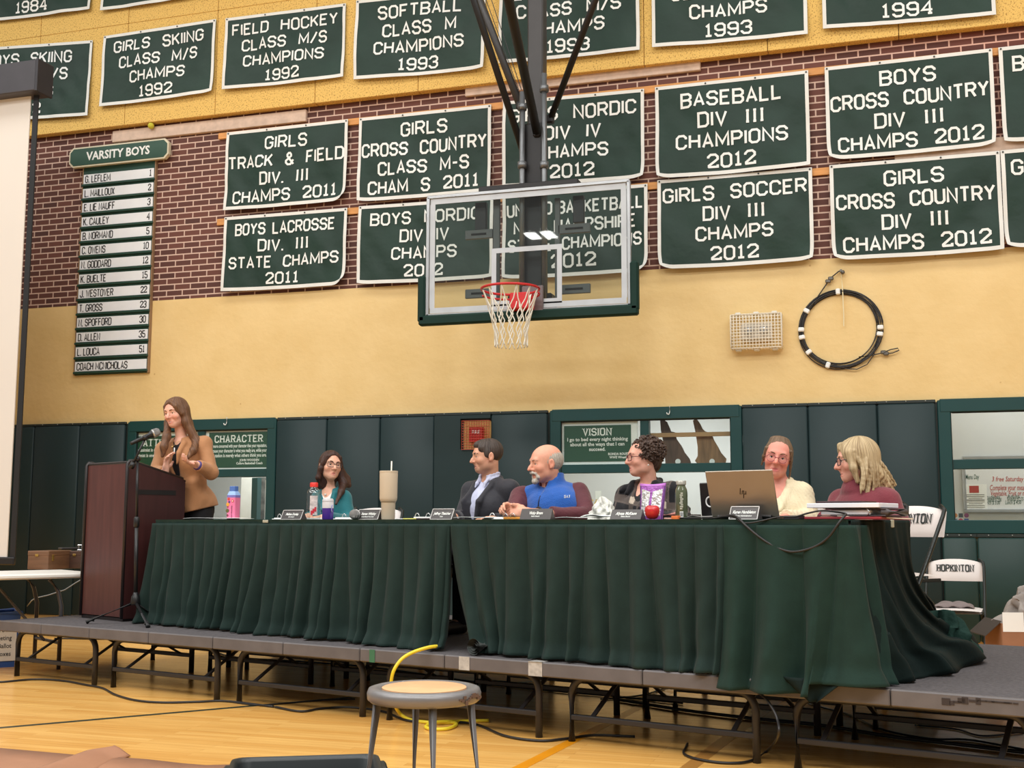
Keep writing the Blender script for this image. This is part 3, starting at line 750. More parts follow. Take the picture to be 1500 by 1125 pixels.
# ---- emergency light in a white cage
def emergency_light():
    a, b = on_wall(1071, 466, .06), on_wall(1146, 509, .06)
    x0, x1, z1, z0 = a[0], b[0], a[2] + .02, b[2]; cx, cz = (x0 + x1)/2, (z0 + z1)/2; W, Hh, dp = x1 - x0, z1 - z0, .13
    root = thing('emergency_light', (cx, WALL_Y, z0), 'white emergency light inside a wire cage on the yellow wall', 'emergency light')
    MB().box((cx, WALL_Y - .035, cz), (W*.62, .07, Hh*.5), bev=.01).build('lamp_housing', mat('lamp_white', (214, 206, 192), .4), root)
    for s in (-1, 1): MB().lathe([(.0001, .03), (.03, .026), (.045, .005), (.045, -.01), (.0001, -.012)], (cx + s*.07, WALL_Y - .085, cz + .01), 20, (0, -1, 0)).build('lamp_head', mat('lamp_head', (196, 200, 206), .2, .2), root)
    g = MB(); wr = .0042
    nx, nz = 16, 11
    for k in range(nx + 1):
        x = x0 + W*k/nx
        g.tube([(x, WALL_Y, z1), (x, WALL_Y - dp + .02, z1), (x, WALL_Y - dp, z1 - .02), (x, WALL_Y - dp, z0 + .02), (x, WALL_Y - dp + .02, z0), (x, WALL_Y, z0)], wr, 6)
    for k in range(nz + 1):
        z = z0 + Hh*k/nz
        g.tube([(x0, WALL_Y, z), (x0, WALL_Y - dp + .02, z), (x0 + .02, WALL_Y - dp, z), (x1 - .02, WALL_Y - dp, z), (x1, WALL_Y - dp + .02, z), (x1, WALL_Y, z)], wr, 6)
    for k in range(1, 4):
        y = WALL_Y - dp*k/4
        for z in (z0, z1): g.cyl((x0, y, z), (x1, y, z), wr, n=6)
        for x in (x0, x1): g.cyl((x, y, z0), (x, y, z1), wr, n=6)
    g.build('wire_cage', mat('cage_white', (238, 230, 212), .4), root, smooth=True)
    for s in (-.36, 0, .36):
        for z in (z0 - .012, z1 + .012): MB().box((cx + s*W, WALL_Y - .05 - .01, z), (.055, .05, .03), bev=.008).build('clip', mat('clip_white', (226, 222, 210), .4), root)
emergency_light()

# ---- coil of steel cable
def cable_coil():
    c = on_wall(1231, 482, .035); H = on_wall(1232, 397, .03)
    root = thing('cable_coil', (c[0], WALL_Y, c[2] - .36), 'coil of dark cable hanging from a hook on the yellow wall', 'cable coil')
    r_ = random.Random(3); m = MB(); R0 = .355
    for k in range(9):
        rr = R0 + r_.uniform(-.030, .022); dx, dz, e = r_.uniform(-.018, .018), r_.uniform(-.018, .018), r_.uniform(-.02, .02); yy = WALL_Y - .010 - .006*(k % 5)
        m.tube([(c[0] + dx + rr*(1 + e)*math.cos(2*PI*i/48), yy, c[2] + dz + rr*math.sin(2*PI*i/48)) for i in range(48)], .0052, 6, closed=True)
    m.build('coil', mat('cable_black', (44, 42, 42), .45), root, smooth=True)
    m = MB()
    def P(px, py, o=.03): return on_wall(px, py, o)
    m.tube([P(1190, 450), P(1197, 436), P(1208, 420), P(1217, 407), P(1228, 398), P(1232, 396)], .006, 6)
    m.tube([P(1258, 523), P(1275, 521), P(1292, 517), P(1305, 512), P(1315, 510), P(1317, 513), P(1308, 517), P(1294, 519)], .0055, 6)
    m.tube([P(1284, 500), P(1280, 520), P(1270, 534), P(1255, 541), P(1238, 540), P(1220, 533)], .005, 6)
    m.build('cable_tail', mat('cable_black', (44, 42, 42), .45), root, smooth=True)
    m = MB()
    for px, py in ((1294, 516), (1298, 518), (1217, 408), (1213, 412)): q = P(px, py, .035); m.box(q, (.05, .03, .035), bev=.008)
    m.build('cable_clamp', mat('clamp_steel', (112, 108, 102), .4, .7), root)
    m = MB(); m.cyl((H[0], WALL_Y, H[2]), (H[0], WALL_Y - .06, H[2]), .012, n=10); m.sphere((H[0] + .015, WALL_Y - .04, H[2] - .015), .02, 10, 8)
    m.build('hook', mat('clamp_steel', (112, 108, 102), .4, .7), root)
    m = MB(); m.tube([P(1232, 399), P(1234, 420), P(1235, 440), P(1236, 462), P(1236, 478)], .0055, 6); m.build('white_cord', mat('cord_cream', (232, 220, 180), .6), root)
    for ang in (92, 178, 190, 350, 215, 250, 148, 0):
        a = R(ang); p = np.array((c[0] + R0*math.cos(a), WALL_Y - .028, c[2] + R0*math.sin(a))); tdir = (-math.sin(a), 0, math.cos(a))
        MB().box(p, (.04, .042, .056), tdir, (0, 1, 0), (math.cos(a), 0, math.sin(a)), bev=.008).build('white_tape', WHT, root)
cable_coil()
p = on_wall(224, 182, .04); o = MB().sphere((p[0], WALL_Y - .075, p[2] - .03), .036, 20, 14).build('ball', mat('tennis_yellow', (196, 190, 60), .8), smooth=True)
tag(o, 'small yellow ball lodged on the lintel above the roster board', 'ball')

# ---- banners
CLOTH = mat('banner_green', (27, 52, 42), .5, var=.16, scale=2.5, bump=.45, bscale=5.5, spec=.3)
HEM = mat('banner_white', (226, 226, 220), .6, var=.04)
GROM = mat('grommet', (60, 58, 54), .4, .5)
def banner(px, lines, label, group, off, pxs_top, hgt=None, seed=0, curl=(0, 0), ytop=None):
    """px = (left px, right px, py top at left, py top at right); lines = (text, letter height, baseline fraction, width fraction)"""
    xl, xr, yl, yr = px
    a, b = on_wall(xl, yl, off), on_wall(xr, yr, off)
    x0, x1, zt = a[0], b[0], (a[2] + b[2])/2; W = x1 - x0; Hh = hgt or .92
    q = random.Random(seed); tilt = b[2] - a[2]
    ws = [(q.uniform(.8, 2.6), q.uniform(-1.6, -.4), q.uniform(0, 6.28), q.uniform(.003, .006)) for _ in range(4)] + [(q.uniform(3, 6), q.uniform(-4.5, -2), q.uniform(0, 6.28), q.uniform(.0012, .0028)) for _ in range(3)] + \
         [(q.uniform(1.0, 2.6), q.uniform(.3, 1.4), q.uniform(0, 6.28), q.uniform(.003, .006)) for _ in range(3)]
    f1, f2 = q.uniform(.5, 1.1), q.uniform(.5, 1.1)
    def P(u, v, o=0.0):                    # u along, v down from the top, metres
        n = 0.0; e = min(1, v/.25)
        for kx, kz, ph, am in ws: n += am*math.sin((kx*u + kz*v)*4.6 + ph)
        # creases fanning from the two top corners
        for cx_, s_, fa in ((0, 1, f1), (W, -1, f2)):
            dx = (u - cx_)*s_ + .05; ang = math.atan2(v + .05, dx); rr = math.hypot(dx, v)
            n += .006*fa*math.sin(ang*13 + seed)*min(1, rr*1.6)*math.exp(-rr*.9)
        n *= e*(1 - .6*max(0, v/Hh - .72)/.28)
        zz = zt + tilt*(u/W - .5) - v - .012*math.sin(PI*u/W)*(1 if v > .5*Hh else v/(.5*Hh))
        out = .018 + .030*v/Hh
        dl = math.hypot(u, Hh - v); dr = math.hypot(W - u, Hh - v)
        c = max(0, 1 - dl/.16)**2*curl[0] + max(0, 1 - dr/.16)**2*curl[1]
        zz += c*.055; out += c*.05
        xs_ = x0 + u + max(0, 1 - dl/.2)**2*curl[0]*.035 - max(0, 1 - dr/.2)**2*curl[1]*.035
        return (xs_, WALL_Y - off - out - n - o, zz)
    root = thing('banner', (x0 + W/2, WALL_Y - off, zt - Hh), label, 'banner', group)
    B = .034
    MB().grid(lambda s, t: P(s*W, (1 - t)*Hh), 40, 26).build('cloth', CLOTH, root, smooth=True)
    e = MB()
    e.grid(lambda s, t: P(s*W, (1 - t)*B, .004), 40, 2); e.grid(lambda s, t: P(s*W, Hh - t*B*1.1, .004)[0:3], 40, 2)
    e.grid(lambda s, t: P(s*B, (1 - t)*Hh, .005), 2, 26); e.grid(lambda s, t: P(W - B + s*B, (1 - t)*Hh, .005), 2, 26)
    e.build('white_border', HEM, root, smooth=True)
    for k in range(4):
        c = P(.02 + (W - .04)*k/3, .018, .007); MB().cyl(c, (c[0], c[1] - .004, c[2]), .009, n=8).build('grommet', GROM, root)
    t = MB()
    for txt, lh, y, wf in lines:
        block_text(t, txt, lambda a_, b_: P(W/2 + a_, Hh - b_, .006), 0, y*Hh, lh*Hh, wmax=wf*W*.975, hs=.88, th=1.08, fit=True, sub=4)
    t.build('lettering', INK, root)
GA, GB, GC = 'championship banners on the upper yellow panels', 'upper row of championship banners on the brick', 'lower row of championship banners on the brick'
def std(l1, l2, l3, l4=None, w=(.7, .94, .5, .85)):
    L = [l1, l2, l3] + ([l4] if l4 else [])
    n = len(L); hh = .158 if n == 4 else .17
    return [(t, hh, .965 - (i + 1)*.222 - .008, w[i]) for i, t in enumerate(L)]
# rows on the yellow panels
zrow1 = [((-46, 137.5, 73, 60), std('BOYS SKIING', 'CLASS M/S', 'CHAMPS', '1992', (.74, .74, .5, .31)), 'green banner reading BOYS SKIING CLASS M/S, partly behind the projection screen'),
         ((154, 318, 54, 29), std('GIRLS SKIING', 'CLASS M/S', 'CHAMPS', '1992', (.82, .7, .48, .3)), 'green banner reading GIRLS SKIING CLASS M/S CHAMPS 1992'),
         ((332, 508, 28, 6), std('FIELD HOCKEY', 'CLASS M/S', 'CHAMPIONS', '1992', (.92, .73, .7, .3)), 'green banner reading FIELD HOCKEY CLASS M/S CHAMPIONS 1992'),
         ((523, 712, 2, -18), std('SOFTBALL', 'CLASS M', 'CHAMPIONS', '1993', (.68, .58, .7, .3)), 'green banner reading SOFTBALL CLASS M CHAMPIONS 1993'),
         ((733, 937, -26, -50), std('BOYS SKIING', 'CLASS M/S', 'CHAMPS', '1993', (.78, .75, .6, .3)), 'green banner reading CLASS M/S CHAMPS 1993 behind the hoop mast'),
         ((955, 1180, -54, -78), std('GIRLS SKIING', 'CLASS M/S', 'CHAMPS', '1993', (.8, .75, .5, .3)), 'green banner reading CHAMPS 1993, right of the hoop mast, its top cut off'),
         ((1202, 1452, -86, -112), std('FIELD HOCKEY', 'CLASS M/S', 'CHAMPS', '1994', (.8, .75, .5, .3)), 'green banner at the top right showing only the foot of a year')]
for k, (px, ln, lab) in enumerate(zrow1): banner(px, ln, lab, GA, BO, None, (.92, .86, .84, .90, .90, .90, .90)[k], 11 + k, (0, .2 if k in (1, 3) else 0))
banner((-28, 140, -70, -94), std('BOYS SKIING', 'CLASS S', 'STATE CHAMPS', '1984', (.8, .7, .72, .31)), 'green banner reading STATE CHAMPS 1984 at the top left', GA, BO, None, .93, 31)
banner((156, 318, -92, -122), std('FIELD HOCKEY', 'CLASS S', 'STATE CHAMPS', '1984', (.8, .7, .72, .31)), 'green banner at the top showing only 1984, right of the STATE CHAMPS one', GA, BO, None, .93, 32)
row2 = [((334, 511, 195, 175.5), std('GIRLS', 'TRACK & FIELD', 'DIV. iii', 'CHAMPS 2011', (.37, .965, .40, .86)), 'green banner reading GIRLS TRACK & FIELD DIV. III CHAMPS 2011', (0, .8)),
        ((527.5, 720.5, 174, 154), std('GIRLS', 'CROSS COUNTRY', 'CLASS M-S', 'CHAM S 2011', (.36, .95, .69, .84)), 'green banner reading GIRLS CROSS COUNTRY CLASS M-S with a missing letter', (.2, 0)),
        ((738, 944, 150, 131), std('GIRLS NORDIC', 'DIV IV', 'CHAMPS', '2012', (.9, .45, .5, .31)), 'green banner reading GIRLS NORDIC DIV IV behind the hoop mast', (0, .4)),
        ((960, 1184, 129, 104), std('BASEBALL', 'DIV iii', 'CHAMPIONS', '2012', (.66, .45, .73, .31)), 'green banner reading BASEBALL DIV III CHAMPIONS 2012', (.5, .1)),
        ((1208, 1453, 100, 72), std('BOYS', 'CROSS COUNTRY', 'DIV iii', 'CHAMPS 2012', (.33, .95, .41, .87)), 'green banner reading BOYS CROSS COUNTRY DIV III CHAMPS 2012', (.6, .4)),
        ((1462, 1730, 71, 40), std('BOYS SOCCER', 'DIV iii', 'CHAMPS', '2012', (.86, .5, .6, .31)), 'green banner starting with B, cut by the right edge, upper row', (.3, 0))]
for k, (px, ln, lab, cu) in enumerate(row2): banner(px, ln, lab, GB, .026, None, (.90, .93, .92, .945, .92, .91)[k], 41 + k, cu)
row3 = [((330.5, 510, 319, 305), std('BOYS LACROSSE', 'DIV. iii', 'STATE CHAMPS', '2011', (.82, .41, .90, .29)), 'green banner reading BOYS LACROSSE DIV. III STATE CHAMPS 2011', (0, .9)),
        ((527, 724, 303, 289), std('BOYS NORDIC', 'DIV IV', 'CHAMPS', '2012', (.86, .45, .57, .31)), 'green banner reading BOYS NORDIC DIV IV, partly behind the glass backboard', (.2, .2)),
        ((737, 949, 287, 270), [('UNIFIED BASKETBALL', .15, .73, .95), ('NEW HAMPSHIRE', .15, .52, .85), ('STATE CHAMPIONS', .15, .31, .93), ('2012', .165, .10, .33)], 'green banner reading UNIFIED BASKETBALL seen through the glass backboard', (.3, .8)),
        ((963.5, 1189.5, 265, 246), std('GIRLS SOCCER', 'DIV iii', 'CHAMPS', '2012', (.94, .4, .5, .31)), 'green banner reading GIRLS SOCCER DIV III CHAMPS 2012', (.7, .4)),
        ((1215, 1464, 243, 222), std('GIRLS', 'CROSS COUNTRY', 'DIV iii', 'CHAMPS 2012', (.36, .94, .39, .87)), 'green banner reading GIRLS CROSS COUNTRY DIV III directly above the cable coil', (.6, .1)),
        ((1465, 1735, 221.5, 196), std('GIRLS SOCCER', 'DIV iii', 'CHAMPS', '2012', (.9, .5, .6, .31)), 'green banner starting with G, cut by the right edge, lower row', (.5, 0))]
for k, (px, ln, lab, cu) in enumerate(row3): banner(px, ln, lab, GC, .026, None, (.84, .85, .88, .90, .92, .91)[k], 61 + k, cu)

# ---- roster board
def roster():
    a, b = on_wall(122, 240, .03), on_wall(226, 235, .03); c, d_ = on_wall(110, 549, .03), on_wall(219.5, 546.5, .03)
    x0, x1 = (a[0] + c[0])/2, (b[0] + d_[0])/2; z1, z0 = (a[2] + b[2])/2, (c[2] + d_[2])/2; W = x1 - x0; cx = (x0 + x1)/2
    root = thing('roster_board', (cx, WALL_Y, z0), 'tall roster board of white name strips headed VARSITY BOYS', 'roster board')
    GR = mat('roster_green', (30, 66, 54), .45)
    MB().box((cx, WALL_Y - .02, (z0 + z1)/2), (W, .03, z1 - z0), bev=.003).build('backing', GR, root)
    e = MB()
    for x in (x0, x1): e.box((x, WALL_Y - .02, (z0 + z1)/2), (.012, .04, z1 - z0))
    e.build('edge_strip', mat('roster_edge', (150, 120, 90), .5), root)
    names = [('G. LEFLEM', '1'), ('L. MAILLOUX', '2'), ('E. LIE NAUFF', '3'), ('K. CAULEY', '4'), ('B. NORMAND', '5'), ('C. OWENS', '10'), ('N. GODDARD', '12'), ('K. BUELTE', '15'),
             ('J. WESTOVER', '22'), ('T. GROSS', '23'), ('N. SPOFFORD', '30'), ('D. ALLEN', '35'), ('L. LOUCA', '51'), ('COACH MCNICHOLAS', '')]
    PL = mat('strip_white', (236, 239, 242), .4, var=.03); BK = mat('black_ink', (26, 28, 30), .5)
    top = z1 - .10; pitch = (top - z0)/14.0
    for i, (n, no) in enumerate(names):
        zc = top - (i + .5)*pitch + .012
        s = MB().box((cx, WALL_Y - .041, zc), (W - .03, .012, pitch*.66), bev=.002).build('name_strip', PL, root)
        t = MB(); pl = wplace(0, 0, WALL_Y - .0485)
        block_text(t, n, pl, x0 + .045, zc - .045, .088, th=.90, hs=.64, left=True, gap=1.6, space=3.0, sub=1, wmax=W*.88)
        if no: block_text(t, no, pl, x1 - .045 - text_width(no, 1.5)*.0122*.66, zc - .040, .083, th=.95, hs=.66, left=True, gap=1.5, sub=1)
        t.build('lettering', BK, s)
        MB().box((cx, WALL_Y - .045, zc - pitch*.43), (W, .03, pitch*.14), bev=.003).build('channel', GR, root)
    a, b = on_wall(104, 232, .05), on_wall(249, 219, .05)
    hx0, hx1, hz = a[0], b[0], (a[2] + b[2])/2; hw = hx1 - hx0; hc = (hx0 + hx1)/2; hh = .235
    def ol(w_, h_, c): return [(-w_/2 + c, -h_/2), (w_/2 - c, -h_/2), (w_/2 - c*.5, -h_/2 + c*.5), (w_/2, -h_/2 + c), (w_/2, h_/2 - c), (w_/2 - c*.5, h_/2 - c*.5), (w_/2 - c, h_/2), (-w_/2 + c, h_/2), (-w_/2 + c*.5, h_/2 - c*.5), (-w_/2, h_/2 - c), (-w_/2, -h_/2 + c), (-w_/2 + c*.5, -h_/2 + c*.5)]
    h_ = MB().prism(ol(hw, hh, .05), (hc, WALL_Y - .03, hz), (1, 0, 0), (0, 0, 1), .05).build('header_sign', mat('header_rim', (214, 206, 180), .5), root)
    MB().prism(ol(hw - .035, hh - .035, .045), (hc, WALL_Y - .08, hz), (1, 0, 0), (0, 0, 1), .004).build('header_face', mat('header_green', (44, 78, 64), .45), h_)
    t = MB(); font_text(t, 'VARSITY BOYS', wplace(hc, hz - .045, WALL_Y - .0855), 0, 0, .098, .95, .03, wmax=hw*.86); t.build('header_lettering', INK, h_)
roster()

# ================================================================ STAGE
DECK = mat('stage_carpet', (80, 76, 78), .95, var=.28, scale=55, bump=.25, bscale=160)
EDGE = mat('stage_edge', (94, 90, 91), .55, var=.12, scale=9)
LEGM = mat('leg_black', (38, 36, 37), .42, var=.1)
def riser(i, s0, s1, label, wear=False):
    P0 = ST(s0, 0)
    root = thing('stage_riser', P0, label, 'stage riser', 'stage risers side by side under the long table')
    W = (s1 - s0)*S_W; DP = 2.36
    def L(x, y, z): return P0 + x*RS + y*NS + np.array([0, 0, z])
    MB().box(L(W/2, DP/2, STAGE_Z - .03), (W - .006, DP - .02, .06), RS, NS, bev=.006).build('deck', DECK, root)
    for a, b in ((0, W/2), (W/2, W)):
        MB().box(L((a + b)/2, .004, STAGE_Z - .034), (b - a - .005, .03, .075), RS, NS, bev=.006).build('edge_trim', EDGE, root)
    for y in (.10, .98, 1.36, 2.26):
        h = STAGE_Z - .075; xa, xb = .14*W/1.2, W - .06; r = .02
        pts = [L(xa, y, 0)] + [L(xa, y, h - .09)]
        for k in range(1, 6): a = PI/2*k/5; pts.append(L(xa + .09*(1 - math.cos(a)), y, h - .09 + .09*math.sin(a)))
        q = [L(xb - .09*(1 - math.cos(PI/2*k/5)), y, h - .09 + .09*math.sin(PI/2*k/5)) for k in range(5, -1, -1)]
        pts += q + [L(xb, y, 0)]
        m = MB().tube(pts, r, 10); m.build('leg_frame', LEGM, root, smooth=True)
        MB().bar(L(xa, y, .125), L(xb, y, .125), .028, .036, NS, bev=.004).build('crossbar', LEGM, root)
        d = .40 if y in (.10, 1.36) else -.40
        for x, e in ((xa + .12, 1), (xb - .12, 1)):
            MB().bar(L(x, y, .13), L(x, y + d, h + .01), .026, .012, NS, bev=.002).build('brace', LEGM, root)
labs = ['grey stage riser at the left end under the lectern', 'grey stage riser second from the left end', 'grey stage riser third from the left end',
        'grey stage riser directly behind the metal stool', 'grey stage riser right of the metal stool with clear tape on its edge', 'grey stage riser with the green skirt hanging over its edge',
        'grey stage riser at the right edge with chipped front edge']
cuts = [-.88, 0, 1, 2, 3, 4, 5, 6]
for i in range(7): riser(i, cuts[i], cuts[i+1], labs[i])
TAPE = mat('clear_tape', (176, 174, 170), .25, var=.2, scale=40)
for px, w_, m_, lab, tz in ((680, .07, TAPE, 'clear tape on the stage edge above the stool', 0), (784, .085, TAPE, 'clear tape on the riser joint right of the stool', 0.02), (545, .04, mat('green_tape', (52, 104, 76), .5), 'scrap of green tape on the stage edge', 0)):
    P = on_line(px, 965, ST(0, -.0135), NS); P[2] = STAGE_Z - .034
    b = MB(); b.box(P, (w_, .002, .072), RS, NS)
    if tz: b.box(P + np.array([0, 0, .0385]) + .03*NS, (w_, .07, .002), RS, NS)
    tag(b.build('tape', m_), lab, 'tape')
P = on_line(1435, 1025, ST(0, -.0125), NS)
b = MB(); r_ = random.Random(5)
for k in range(14):
    c = P + RS*(-.14 + k*.022 + r_.uniform(-.008, .008)) ; c[2] = STAGE_Z - .016 - r_.uniform(0, .02)*(k < 7)
    b.box(c, (r_.uniform(.02, .04), .0015, r_.uniform(.006, .03) if k < 7 else .006), RS, NS)
tag(b.build('chipped_patch', mat('chip_dark', (52, 44, 42), .8)), 'dark chipped patch on the edge of the rightmost riser', 'chipped patch', kind='stuff')

# ================================================================ LONG TABLE
TOPM = mat('table_top', (150, 146, 140), .5)
def folding_table(org, X, Y, L_, D_, z, zt, label, topm, name='folding_table', group=None, n_sets=2, rl=.014):
    org, X, Y = (np.asarray(a, float) for a in (org, X, Y))
    root = thing(name, org + X*L_/2 + Y*D_/2 + np.array([0, 0, z - org[2]]), label, 'table', group)
    def L(x, y, zz): q = org + x*X + y*Y; return np.array([q[0], q[1], zz])
    MB().box(L(L_/2, D_/2, zt - .02), (L_, D_, .04), X, Y, bev=.012).build('tabletop', topm, root)
    for x, e in ((.22, 1), (L_ - .22, -1)):
        for y in (.1, D_ - .1):
            MB().tube([L(x + .1*e, y, zt - .05), L(x + .03*e, y, zt - .14), L(x, y, zt - .26), L(x, y, z)], rl, 10).build('leg', mat('leg_grey', (84, 82, 84), .4, .5), root, smooth=True)
        MB().cyl(L(x, .1, z + .2), L(x, D_ - .1, z + .2), rl*.8, n=8).build('leg_stretcher', mat('leg_grey', (84, 82, 84), .4, .5), root)
        MB().cyl(L(x + .02*e, D_/2, z + .2), L(x + .45*e, D_/2, zt - .05), rl*.7, n=8).build('leg_brace', mat('leg_grey', (84, 82, 84), .4, .5), root)
    return root
q = ['left', 'middle', 'right']
for k in range(3):
    Lk = (T_L - .02)/3
    folding_table(TP(.01 + k*Lk, .012, STAGE_Z), TT, TN, Lk - .004, .735, STAGE_Z, TABLE_Z - .006,
                  'folding table under the green skirt, the %s one of the three' % q[k], TOPM, group='folding tables under the green cloth')
CLOTH_T = mat('cover_green', (30, 52, 46), .7, var=.10, scale=9, bump=.2, bscale=40, spec=.25)
SKIRT = mat('skirt_green', (26, 44, 40), .78, var=.10, scale=14, bump=.06, bscale=70, spec=.2, sheen=.04)
SKIRT2 = mat('skirt_green_bright', (23, 46, 39), .78, var=.10, scale=14, bump=.06, bscale=70, spec=.2, sheen=.04)
SHADEDC = mat('cover_dark_shaded', (14, 29, 27), .8, var=.12, scale=9, bump=.1, bscale=50, spec=.2)  # cloth's dark green plus the right-facing end's shade, put into the colour
# the cover: a thin cloth with a short lip along the front
b = MB(); r_ = random.Random(9)
b.box(TP(T_L/2, .375, TABLE_Z - .002), (T_L + .012, .762, .004), TT, TN)
def lip(u, v):
    t = u*T_L; o = -.012 - .004*math.sin(t*9) - .004*v
    h = .036 + .006*math.sin(t*3.3) + .004*math.sin(t*11 + 1)
    return TP(t, o if v < .99 else o - .002, TABLE_Z + .001 - (1 - v)*h)
b.grid(lip, 320, 4)
cov = b.build('table_cover', CLOTH_T, smooth=False, auto=40); tag(cov, 'dark green cloth cover over the long table', 'table cover')

def smooth_noise(seed, n=64):
    g = random.Random(seed); v = [g.uniform(-1, 1) for _ in range(n)]
    def f(x):
        x = x % n; i = int(x); t = x - i; t = t*t*(3 - 2*t); return v[i % n]*(1 - t) + v[(i + 1) % n]*t
    return f
def skirt(name, path, u0, u1, label, m, seed, pw=(.085, .135), drop=None, shift=None, flare=(.02, .05), zb=None, amp=1.0, nv=44):
    """pleated cloth hanging along path (distance -> point, outward, along); shift(uu) = sideways drift of the foot"""
    g = random.Random(seed); pl = [u0]
    while pl[-1] < u1: pl.append(pl[-1] + g.uniform(*pw))
    pl[-1] = u1
    am = [g.uniform(.55, 1.25) for _ in pl]; dr = [g.uniform(-.055, .055) for _ in pl]; ph = [g.uniform(-.25, .25) for _ in pl]
    n1, n2, n3, n4 = (smooth_noise(seed*10 + k) for k in range(4))
    nu = int((u1 - u0)/.0075); ztop = TABLE_Z - .026
    bnd = np.array(pl)
    def P(a, w):
        u = u0 + a*(u1 - u0); v = 1 - w
        i = min(max(int(np.searchsorted(bnd, u, side='right')) - 1, 0), len(pl) - 2)
        f = (u - pl[i])/(pl[i+1] - pl[i])
        amp_i = am[i]*(1 - f) + am[i+1]*f
        top = .026*(1 - f)*min(1, f*14) + .002
        fr = f + ph[i]*v*math.sin(PI*f)
        low = (.5 - .5*math.cos(2*PI*fr))**.8
        low2 = .5 + .5*math.sin(2*PI*(u/.27) + 2.2*n3(u*3.1) + 1.2*v)
        mixv = min(1, v*1.25)**.8
        o = top*(1 - mixv*.6) + amp*mixv*(.082*low*amp_i*(1 - .25*v) + .046*low2*v) + .008*n2(u*14 + v*5)*v
        fl = flare[0] + flare[1]*(.5 + .5*n1(u*2.3)); o += fl*v**2.2
        if v > .90: o += (v - .90)/.10*(.018 + .022*abs(n4(u*9)))           # foot breaking outward
        tang = (dr[i]*(1 - f) + dr[i+1]*f)*v**1.3*.8 + .03*n4(u*1.7)*v*v
        if shift: tang += shift((u - u0)/(u1 - u0))*v**1.6
        zb_ = (zb(u) if zb else STAGE_Z + .004) + .012*(.5 + .5*n1(u*6.3))
        z = ztop + (zb_ - ztop)*v
        pt, out, al = path(u)
        q = pt + out*(o + .014) + al*tang
        return (q[0], q[1], z)
    root = MB().grid(P, nu, nv).build(name, m, smooth=True, solid=.003)
    return tag(root, label, 'table skirt', 'green pleated skirts around the long table')
def path_left(u):                        # wraps the left end, then runs along the front
    if u < .70: return TP(-.004, .70 - u), -TT, -TN
    a = (u - .70)/.10
    if a < 1: ang = a*PI/2; return TP(.0, .0), -TT*math.cos(ang) - TN*math.sin(ang), -TN*math.cos(ang) + TT*math.sin(ang)
    return TP(u - .80, -.004), -TN, TT
def path_front(u): return TP(u, -.004), -TN, TT
t655 = float((on_table(663, -.01) - T_A)[:2] @ TT[:2]); t1068 = float((on_table(1069, -.01) - T_A)[:2] @ TT[:2])
skirt('table_skirt', path_left, 0, t655 + .80, 'green pleated skirt along the left half of the table', SKIRT, 3, pw=(.085, .135), shift=lambda a: -.05*max(0, 1 - a*4), flare=(.015, .04))
skirt('table_skirt', path_front, t655 + .004, t1068, 'green pleated skirt right of the gap, middle of the table', SKIRT, 5, pw=(.105, .15), shift=lambda a: .20*max(0, 1 - a*3.0)**1.3, flare=(.0, .03))
def path_right(u):                       # along the front, round the corner, a little way back along the end
    if u < T_L - .02: return TP(u, -.004), -TN, TT
    a = (u - T_L + .02)/.08
    if a < 1: g = a*PI/2; return TP(T_L - .005, .005), -TN*math.cos(g) + TT*math.sin(g), TT*math.cos(g) + TN*math.sin(g)
    return TP(T_L - .003, u - T_L - .06), TT, TN
d_at = lambda u: (TP(u, -.02)[:2] @ NS[:2]) - S_D0
skirt('table_skirt', path_right, t1068 - .03, T_L + .26, 'wide pleated green skirt at the right corner hanging over the stage edge', SKIRT2, 8, pw=(.16, .24), flare=(.03, .03), amp=1.15,
      zb=lambda u: STAGE_Z + .004 - (.055 if u < T_L - .12 else 0))
# point of cloth hanging below the stage edge
P = on_line(1192, 1010, ST(0, -.05), NS)
c = MB().grid(lambda a, w: tuple(P + RS*((a - .5)*.30*(.12 + .88*w)) - NS*(.01 + .02*math.sin(a*7)) + np.array([0, 0, -.105*(1 - w) + .05])), 14, 8).build('cloth_corner', SHADEDC, smooth=True, solid=.003)
tag(c, 'dark corner of green cloth hanging below the stage edge', 'cloth')
# cloth falling from the right end of the table and pooling on the stage
B_ = [on_z(px, py, STAGE_Z + .004) for px, py in ((1282, 1004), (1312, 1003), (1345, 997), (1378, 990), (1402, 985), (1432, 968), (1436, 955), (1420, 938), (1400, 925))]
def poly_at(Pn, s):
    x = s*(len(Pn) - 1); i = min(int(x), len(Pn) - 2); return Pn[i] + (Pn[i+1] - Pn[i])*(x - i)
def drape(u, w):
    v = 1 - w; top = TP(T_L + .012, .76*u - .01, TABLE_Z - .004); bot = poly_at(B_, u)
    h = v**(2.3 + .5*u); q = top*(1 - h) + bot*h
    z = top[2] + (bot[2] - top[2])*v
    if v > .8: z += (.05*(v - .8)/.2)*(math.sin(PI*min(1, (v - .8)/.2)))*2*(.4 + .6*u)
    ph = u*30 - v*4.5
    a = (.003 + .034*v**1.2)*(1 - .5*abs(u - .5))
    o = a*(math.sin(ph) + .45*math.sin(2.1*ph + 1.3 + 3*v)) + .02*v*math.sin(u*9 + v*9)
    q = q + TT*o*.9 - TN*o*.35
    return (q[0], q[1], max(z + .35*o*(v > .7), STAGE_Z + .003))
o = MB().grid(drape, 150, 70).build('draped_cloth', SHADEDC, smooth=True, solid=.004)
tag(o, 'dark green cloth draped off the right end of the table, pooled on the stage', 'draped cloth')
